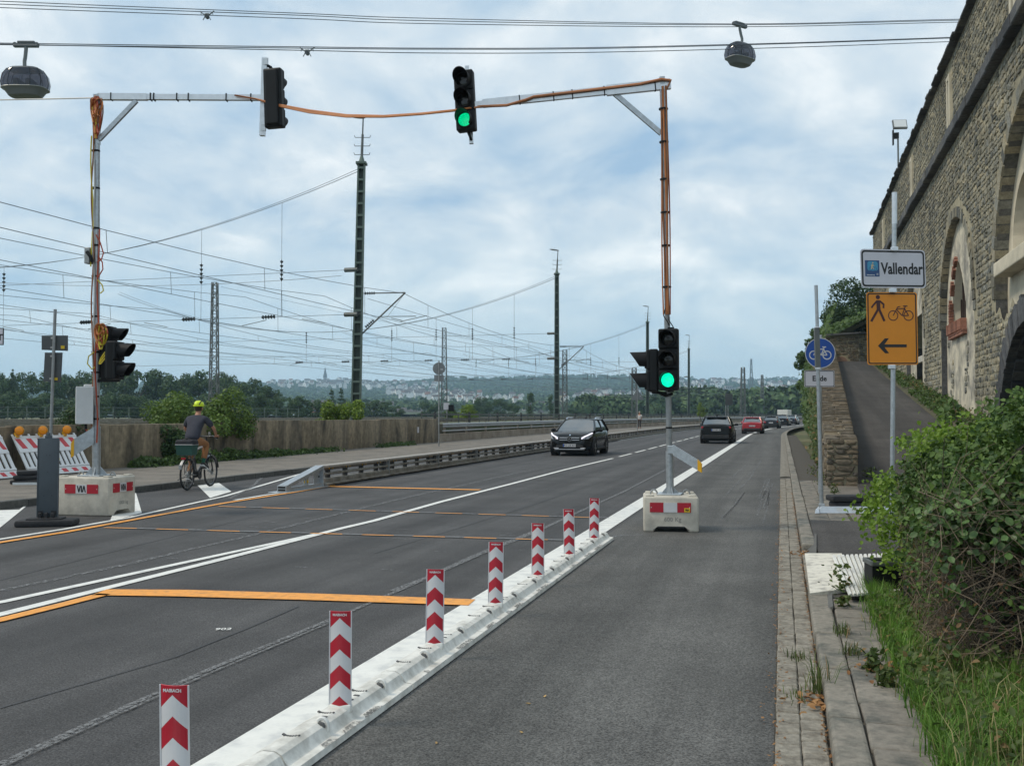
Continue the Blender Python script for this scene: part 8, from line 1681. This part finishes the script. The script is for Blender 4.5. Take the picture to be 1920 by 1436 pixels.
n = 7500; y = 17 + 57 * rng.uniform(0, 1, n) ** 1.1; fx = rng.uniform(0, 1, n); x = 5.0 + .0227 * (y - 35) + .05 + fx * (.75 + .2 * np.sin(y)); z = np.array([rz_(v) for v in y]) + .12 + .3 * fx * rng.uniform(.3, 1, n) + np.abs(rng.normal(0, .10, n)); k = (np.sin(y * 1.3) + np.sin(y * .47 + 2) + 1.0 > rng.uniform(-.4, 1.2, n)); o = leaves('undergrowth', np.stack([x, y, z], 1)[k], np.tile([-.5, -.4, .7], (k.sum(), 1)), .08, .2, M_['lf_mid'], .6, 'leaf', None, .5); prop(o, 'green weeds along the verge between the sloping path and the fortress', 'undergrowth', kind='stuff')
n = 2600; y = rng.uniform(17, 74, n); x = 5.3 + .02 * (y - 35) + rng.uniform(0, .5, n); z = np.array([rz_(v) for v in y]) + .3 + np.abs(rng.normal(0, .1, n)); o = leaves('undergrowth', np.stack([x, y, z], 1), np.tile([-.5, -.4, .7], (n, 1)), .07, .16, M_['weedm'], .6, 'leaf', None, .5); prop(o, 'brownish dry weeds at the foot of the fortress', 'undergrowth', kind='stuff')
n = 9000; y = rng.uniform(75.5, 100, n); x = rng.uniform(2.6, 12, n); z = 7.2 + np.clip(x - 3.2, 0, 9) * .5 + np.abs(rng.normal(0, .35, n)) + .03 * (y - 75); z = np.where(x < 3.2, 5 + (x - 2.4) * 2.6, z); o = leaves('undergrowth', np.stack([x, y, z], 1), np.tile([-.3, -.6, .7], (n, 1)), .16, .4, M_['lf_mid'], .6); prop(o, 'rough grass and scrub on the bank above the bastion wall', 'undergrowth', kind='stuff')
for i, (px, py, d, s_, lab, mt) in enumerate(((1612, 575, 84, 2.6, 'dark leafy tree on the bank right beside the orange sign', 'lf_dark'), (1590, 600, 88, 2.2, 'dark leafy tree on the bank left of the orange sign', 'lf_dark'), (1572, 632, 90, 1.4, 'small leafy tree at the left end of the bank', 'lf_mid'), (1640, 590, 82, 2.6, 'dark leafy tree behind the orange sign', 'lf_dark'), (1535, 640, 98, 1.5, 'leafy bush overhanging the road behind the blue sign', 'lf_mid'), (1524, 712, 100, 1.3, 'leafy bush hanging by the far bend beside the Ende plate', 'lf_mid'), (1522, 680, 102, 1.5, 'leafy bush at the road bend left of the Ende plate', 'lf_mid'))):
    q = P(px, py, d); cl = [(random.gauss(0, s_ * .45), random.gauss(0, s_ * .45), random.gauss(0, s_ * .38), s_ * .42, s_ * .42, s_ * .36) for _ in range(13)]; shrub(lab, cl, 4200, .14, .34, mt, q, 'leafy_tree' if i < 4 else 'leafy_bush', 'quad', 'tree' if i < 4 else 'bush')
pn = thing('wooden_pole', 'thin wooden pole with crossbar on the bank behind the blue sign', 'pole', P(1547, 640, 92)); mb = MB(); mb.cyl((0, 0, -2.5), (0, 0, 2.3), .07, n=8); mb.obj('post', M_['bark'], pn); mb = MB(); mb.bar((-.35, 0, 1.9), (.35, 0, 1.9), .07, .07); mb.obj('crossbar', M_['bark'], pn)
# ================================================================ FAR HILLS, TOWN, HAZE
TOPS = [(-600, 712), (-200, 716), (0, 716), (60, 715), (140, 716), (300, 722), (480, 721), (560, 718), (620, 717), (700, 719), (760, 719), (800, 716), (830, 711), (860, 709), (900, 712), (940, 710), (1000, 709), (1100, 707), (1200, 707), (1300, 712), (1330, 714), (1380, 713), (1420, 715), (1440, 713), (1500, 711), (1700, 706), (2100, 700)]
D0, D1 = 420.0, 2500.0
def ytop(px):
    for (a, b), (c, d) in zip(TOPS[:-1], TOPS[1:]):
        if a <= px <= c: t = (px - a) / (c - a); return b + (d - b) * t * t * (3 - 2 * t)
    return TOPS[-1][1]
def hill_y(px, t): return 776.5 - (776.5 - ytop(px)) * (t ** 1.15) - 1.2 * math.sin(px * .021 + t * 9) * t * (1 - t) * 3
def hpt(px, t, up=0.0):
    p = P(px, hill_y(px, t), D0 + (D1 - D0) * t); p.z += up; return p
M_['hill'] = pm('hill_wood', (.035, .058, .030), .95, var=.35, vs=.03, col2=(.075, .095, .04), c2s=.006, c2w=.25)
pxs = frange(-700, 2100, 20); ts = frange(0, 1, .04); mb = MB(); vs = []
for t in ts:
    for px in pxs: vs.append(hpt(px, t))
for px in pxs: q = P(px, 777, D1 + 500); q.z = 20; vs.append(q)
k = len(pxs); mb.add(vs, [(i * k + j, i * k + j + 1, (i + 1) * k + j + 1, (i + 1) * k + j) for i in range(len(ts)) for j in range(k - 1)]); struct(mb.obj('hills', M_['hill'], None, 180))
# woodland canopy: thousands of crowns as one mass
def canopy(name, pts, rad, mat, q=34, sz=1.0):
    n = len(pts); d = norm(rng.normal(0, 1, (n, q, 3)).reshape(-1, 3)).reshape(n, q, 3); d[:, :, 2] = np.abs(d[:, :, 2]) * 1.2 - .25
    p_ = (pts[:, None, :] + d * rad[:, None, :] * rng.uniform(.75, 1.05, (n, q, 1))).reshape(-1, 3); s_ = np.repeat(rad[:, :1], q, 0) * .75 * sz; nn = norm(d.reshape(-1, 3) + rng.normal(0, .5, (n * q, 3))); t = norm(np.cross(nn, rng.normal(0, 1, (n * q, 3)))); b = np.cross(nn, t); s_ = s_ * rng.uniform(.6, 1.1, (n * q, 1)) / 1.5
    V_ = np.stack([p_ - t * s_, p_ + b * s_, p_ + t * s_, p_ - b * s_], 1).reshape(-1, 3); return link(name, npmesh(name, V_, np.arange(4 * n * q).reshape(-1, 4), mat))
M_['lf_wood'] = leafm('woodland', (.042, .084, .036), (.105, .16, .066), .85, .05)
n = 10500; pp = []; rr = []
while len(pp) < n:
    px = random.uniform(-300, 1620); t = random.uniform(0.05, 1) ** .8; q = hpt(px, t); d = D0 + (D1 - D0) * t; s_ = random.uniform(2.6, 5.0) * (1 + .35 * t); pp.append((q.x, q.y, q.z + s_ * .5)); rr.append((s_, s_, s_ * random.uniform(.8, 1.3)))
o = canopy('woodland', np.array(pp), np.array(rr), M_['lf_wood'], 30, .8); prop(o, 'wooded slopes of the far hills', 'woodland', kind='stuff')
n = 2400; pp = []; rr = []
for i in range(n):
    px = random.uniform(1090, 1540); d = random.uniform(330, 560); py = 777 - random.uniform(0, 1) ** 1.0 * (26 if px > 1240 else 12); q = P(px, py, d); s_ = random.uniform(2.2, 4.6); pp.append((q.x, q.y, q.z)); rr.append((s_, s_, s_ * 1.3))
o = canopy('woodland', np.array(pp), np.array(rr), M_['lf_wood'], 90, .55); prop(o, 'belt of woodland beyond the bend of the road', 'woodland', kind='stuff')
# houses
M_['hwall'] = pm('house_wall', (.80, .79, .76), .8, var=.05, vs=.3, rnd=.18); M_['hroof'] = pm('house_roof', (.085, .078, .078), .8, var=.15, vs=.3, rnd=.3); M_['hroofr'] = pm('house_roof_red', (.16, .085, .065), .8, var=.15, vs=.3, rnd=.3); M_['hwin'] = pm('house_window', (.05, .055, .06), .2, var=0)
def house_mesh(a, b, h, r_, rm):
    mb = MB(); mb.box((0, 0, h / 2 - 2), (a, b, h + 4), 0); e_ = .5
    mb.add([(-a / 2, -b / 2, h), (-a / 2, b / 2, h), (-a / 2, 0, h + r_), (a / 2, -b / 2, h), (a / 2, b / 2, h), (a / 2, 0, h + r_)], [(0, 2, 1), (3, 4, 5)], 0)
    mb.add([(-a / 2 - e_, -b / 2 - e_, h - .3), (a / 2 + e_, -b / 2 - e_, h - .3), (a / 2 + e_, 0, h + r_ + .1), (-a / 2 - e_, 0, h + r_ + .1), (-a / 2 - e_, b / 2 + e_, h - .3), (a / 2 + e_, b / 2 + e_, h - .3)], [(0, 1, 2, 3), (3, 2, 5, 4)], 1)
    for x in (-a * .28, 0, a * .28):
        for z in ((h * .3, h * .72) if h > 5 else (h * .5,)):
            for s_ in (-1, 1): mb.box((x, s_ * b / 2, z), (1.3, .1, 1.3), 2)
    mb.box((a * .2, b * .1, h + r_ * .9), (.8, .8, 1.6), 1); return mb.mesh('house', [M_['hwall'], M_[rm], M_['hwin']])
HM = [house_mesh(10, 8, 5.5, 3.2, 'hroof'), house_mesh(12, 9, 6, 3.6, 'hroof'), house_mesh(9, 8, 6, 3, 'hroofr'), house_mesh(15, 9, 6.5, 3, 'hroof')]
boxes = [('at the left end of the far hilltop town', 495, 600, 719, 731, 20), ('beside the church spire on the far hilltop', 600, 690, 718, 731, 22), ('on the far hilltop right of the tallest mast', 690, 760, 721, 735, 20), ('on the far hilltop left of the round sign back', 760, 830, 723, 738, 20), ('in the upper row on the slope right of the tallest mast', 700, 790, 737, 748, 16), ('in the row on the slope behind the round sign back', 740, 900, 742, 755, 38), ('low on the slope right of the round sign back', 800, 880, 753, 764, 20), ('low on the hill left of the poplar', 870, 980, 752, 772, 22), ('on the hill behind the oncoming black SUV', 1050, 1130, 742, 764, 20), ('on the hill behind the pedestrian', 1130, 1240, 744, 772, 24), ('in the band on the hill right of the lit signal', 1250, 1350, 722, 736, 36), ('along the hilltop above the tower blocks', 1330, 1400, 719, 726, 14), ('high on the hill above the car queue', 1425, 1515, 722, 730, 18), ('in the lower band above the car queue', 1425, 1515, 736, 750, 26)]
def t_for(px, py):
    lo_, hi_ = .02, 1.0
    for _ in range(24):
        m_ = (lo_ + hi_) / 2
        if hill_y(px, m_) > py: lo_ = m_
        else: hi_ = m_
    return lo_
for kd, x0, x1, y0_, y1_, n in boxes:
    for i in range(n):
        px = random.uniform(x0, x1); py = random.uniform(y0_, y1_); t = t_for(px, py); q = hpt(px, t, 6.5); me = random.choice(HM); o = link('house', me); o.location = q; o.rotation_euler = (0, 0, YAW + random.choice([0, PI / 2]) + random.uniform(-.5, .5)); s_ = random.uniform(.7, 1.05) * min(1, max(.35, (D0 + (D1 - D0) * t) / 1700)); o.scale = (s_, s_, s_); prop(o, 'small pale house ' + kd, 'house', 'houses ' + kd)
# landmarks
def church(label, px, py, tw, th, sp, nave, wall, d=None, name='church'):
    t = t_for(px, py); q = hpt(px, t, 0) if d is None else P(px, py, d); b = thing(name, label, 'church', q, YAW); mb = MB(); mb.box((0, 0, th / 2 - 3), (tw, tw, th + 6)); mb.obj('tower', wall, b)
    mb = MB(); mb.cyl((0, 0, th), (0, 0, th + sp), tw * .72, .1, 4 if sp < tw * 1.2 else 8); mb.obj('spire', M_['hroof'], b); mb = MB(); mb.box((nave * .5 + tw * .4, 0, th * .2 - 2), (nave, tw * 1.5, th * .4 + 4)); mb.obj('nave', wall, b)
    mb = MB(); a, w_, h = nave, tw * 1.6, th * .4; x0 = tw * .4; mb.add([(x0, -w_ / 2, h), (x0 + a, -w_ / 2, h), (x0 + a, 0, h + w_ * .5), (x0, 0, h + w_ * .5), (x0, w_ / 2, h), (x0 + a, w_ / 2, h)], [(0, 1, 2, 3), (3, 2, 5, 4), (0, 3, 4), (1, 5, 2)]); mb.obj('roof', M_['hroof'], b)
    mb = MB(); 
    for s_ in (-1, 1): mb.box((s_ * tw * .2, -tw / 2 - .03, th * .8), (tw * .18, .1, th * .14))
    mb.obj('belfry_window', M_['hwin'], b)
M_['sandw'] = pm('sandstone_wall', (.52, .44, .30), .85, var=.1, vs=.4); M_['greyw'] = pm('grey_facade', (.36, .36, .36), .8, var=.06, vs=.3); M_['brickw'] = pm('brick_facade', (.30, .11, .075), .85, var=.1, vs=.4)
church('church with tall dark spire on the skyline of the hilltop town', 609.5, 722, 7, 18, 26, 40, M_['greyw']); church('small church with pale spire low on the hill behind the triangular sign', 1152, 771, 3.6, 9, 8, 15, M_['sandw'], 900); church('cream church tower with dark onion dome behind the second lamp mast', 1050, 776, 5.2, 15, 6, 5, M_['sandw'], 800, 'church')
def building(label, px, py0, py1, w_, dp, d, wall, roof, rh, nx, nz, rz=0.0, name='building', flat_=False):
    q = P(px, 777, d); q.z = min(0.5, P(px, py1, d).z); h = P(px, py0, d).z - q.z; b = thing(name, label, 'building', q, YAW + rz); h -= 0 if flat_ else rh
    mb = MB(); mb.box((0, 0, h / 2), (w_, dp, h)); mb.obj('wall', wall, b)
    if flat_: mb = MB(); mb.box((0, 0, h + .2), (w_ + .4, dp + .4, .4)); mb.obj('roof', M_['greyw'], b)
    else: mb = MB(); mb.add([(-w_ / 2 - .3, -dp / 2 - .3, h), (w_ / 2 + .3, -dp / 2 - .3, h), (w_ / 2 + .3, 0, h + rh), (-w_ / 2 - .3, 0, h + rh), (-w_ / 2 - .3, dp / 2 + .3, h), (w_ / 2 + .3, dp / 2 + .3, h)], [(0, 1, 2, 3), (3, 2, 5, 4), (0, 3, 4), (1, 5, 2)]); mb.obj('roof', M_[roof], b)
    me = MB().box((0, 0, 0), (w_ / nx * .45, .12, h / nz * .5)).mesh('window', M_['hwin'])
    for i in range(nx):
        for k in range(nz): o = link('window', me, b); o.location = (-w_ / 2 + w_ * (i + .5) / nx, -dp / 2, h * (k + .55) / nz)
building('red brick building with grey roof left of the two firs', 604, 750, 776, 12, 8, 580, M_['brickw'], 'hroof', 3, 4, 3, .3); building('grey roofed building between the firs and the tallest mast', 655, 756, 776, 16, 9, 600, M_['brickw'], 'hroof', 4, 5, 2, -.2); building('pale long building right of the tallest mast', 712, 752, 778, 18, 9, 660, M_['sandw'], 'hroof', 3.5, 5, 3, .1)
building('pale building with grey roof left of the round sign', 770, 764, 790, 18, 10, 640, M_['greyw'], 'hroof', 4, 6, 3, .25); building('low white house in front of the pale building', 766, 773, 790, 6, 5, 600, M_['hwall'], 'hroof', 2, 2, 2, 1.2); building('cream gabled house left of the second lamp mast', 1014, 768, 792, 7, 7, 520, M_['sandw'], 'hroof', 4.5, 2, 3, 1.35); building('cream house with grey roof behind the oncoming car', 1100, 770, 786, 22, 10, 660, M_['sandw'], 'hroofr', 3, 7, 2, .1); building('long grey roofed hall behind the poplar', 1016, 752, 775, 26, 10, 680, M_['greyw'], 'hroof', 5, 6, 2, .2); building('pale flat hall low on the hill behind the pedestrian', 1180, 757, 771, 26, 10, 520, M_['greyw'], 'hroof', 4, 6, 1, .1); building('white flat building on the slope left of the lit signal', 1232, 760, 768, 16, 8, 520, M_['hwall'], 'hroof', 2, 5, 2, 0, 'building', True)
for i, (px, py0, w_, lab) in enumerate(((1352, 727, 11, 'leftmost grey tower block on the hill above the black SUV'), (1366, 724, 13, 'second grey tower block on the hill above the black SUV'), (1379, 728, 12, 'third grey tower block on the hill above the black SUV'), (1390, 726, 8, 'rightmost grey tower block partly behind the lattice mast'))): building(lab, px, py0, 760, w_ * 1300 / 1850 * 1.0, 12, 1300, M_['greyw'], 'hroof', 0, 4, 9, 0, 'tower_block', True)
# haze: one box of thin air round the place
hb = MB(); hb.box((300, 1500, 74.0), (5400, 3400, 152.0)); hm = bpy.data.materials.new('haze_air'); hm.use_nodes = True; hn = hm.node_tree; hn.nodes.clear(); ho = hn.nodes.new('ShaderNodeOutputMaterial'); hv = hn.nodes.new('ShaderNodeVolumePrincipled'); hv.inputs['Density'].default_value = .00024; hv.inputs['Color'].default_value = (.55, .79, 1.0, 1); hv.inputs['Anisotropy'].default_value = .1; hn.links.new(hv.outputs[0], ho.inputs['Volume'])
o = hb.obj('haze', hm); o['kind'] = 'stuff'; o['label'] = 'thin pale haze over the valley'
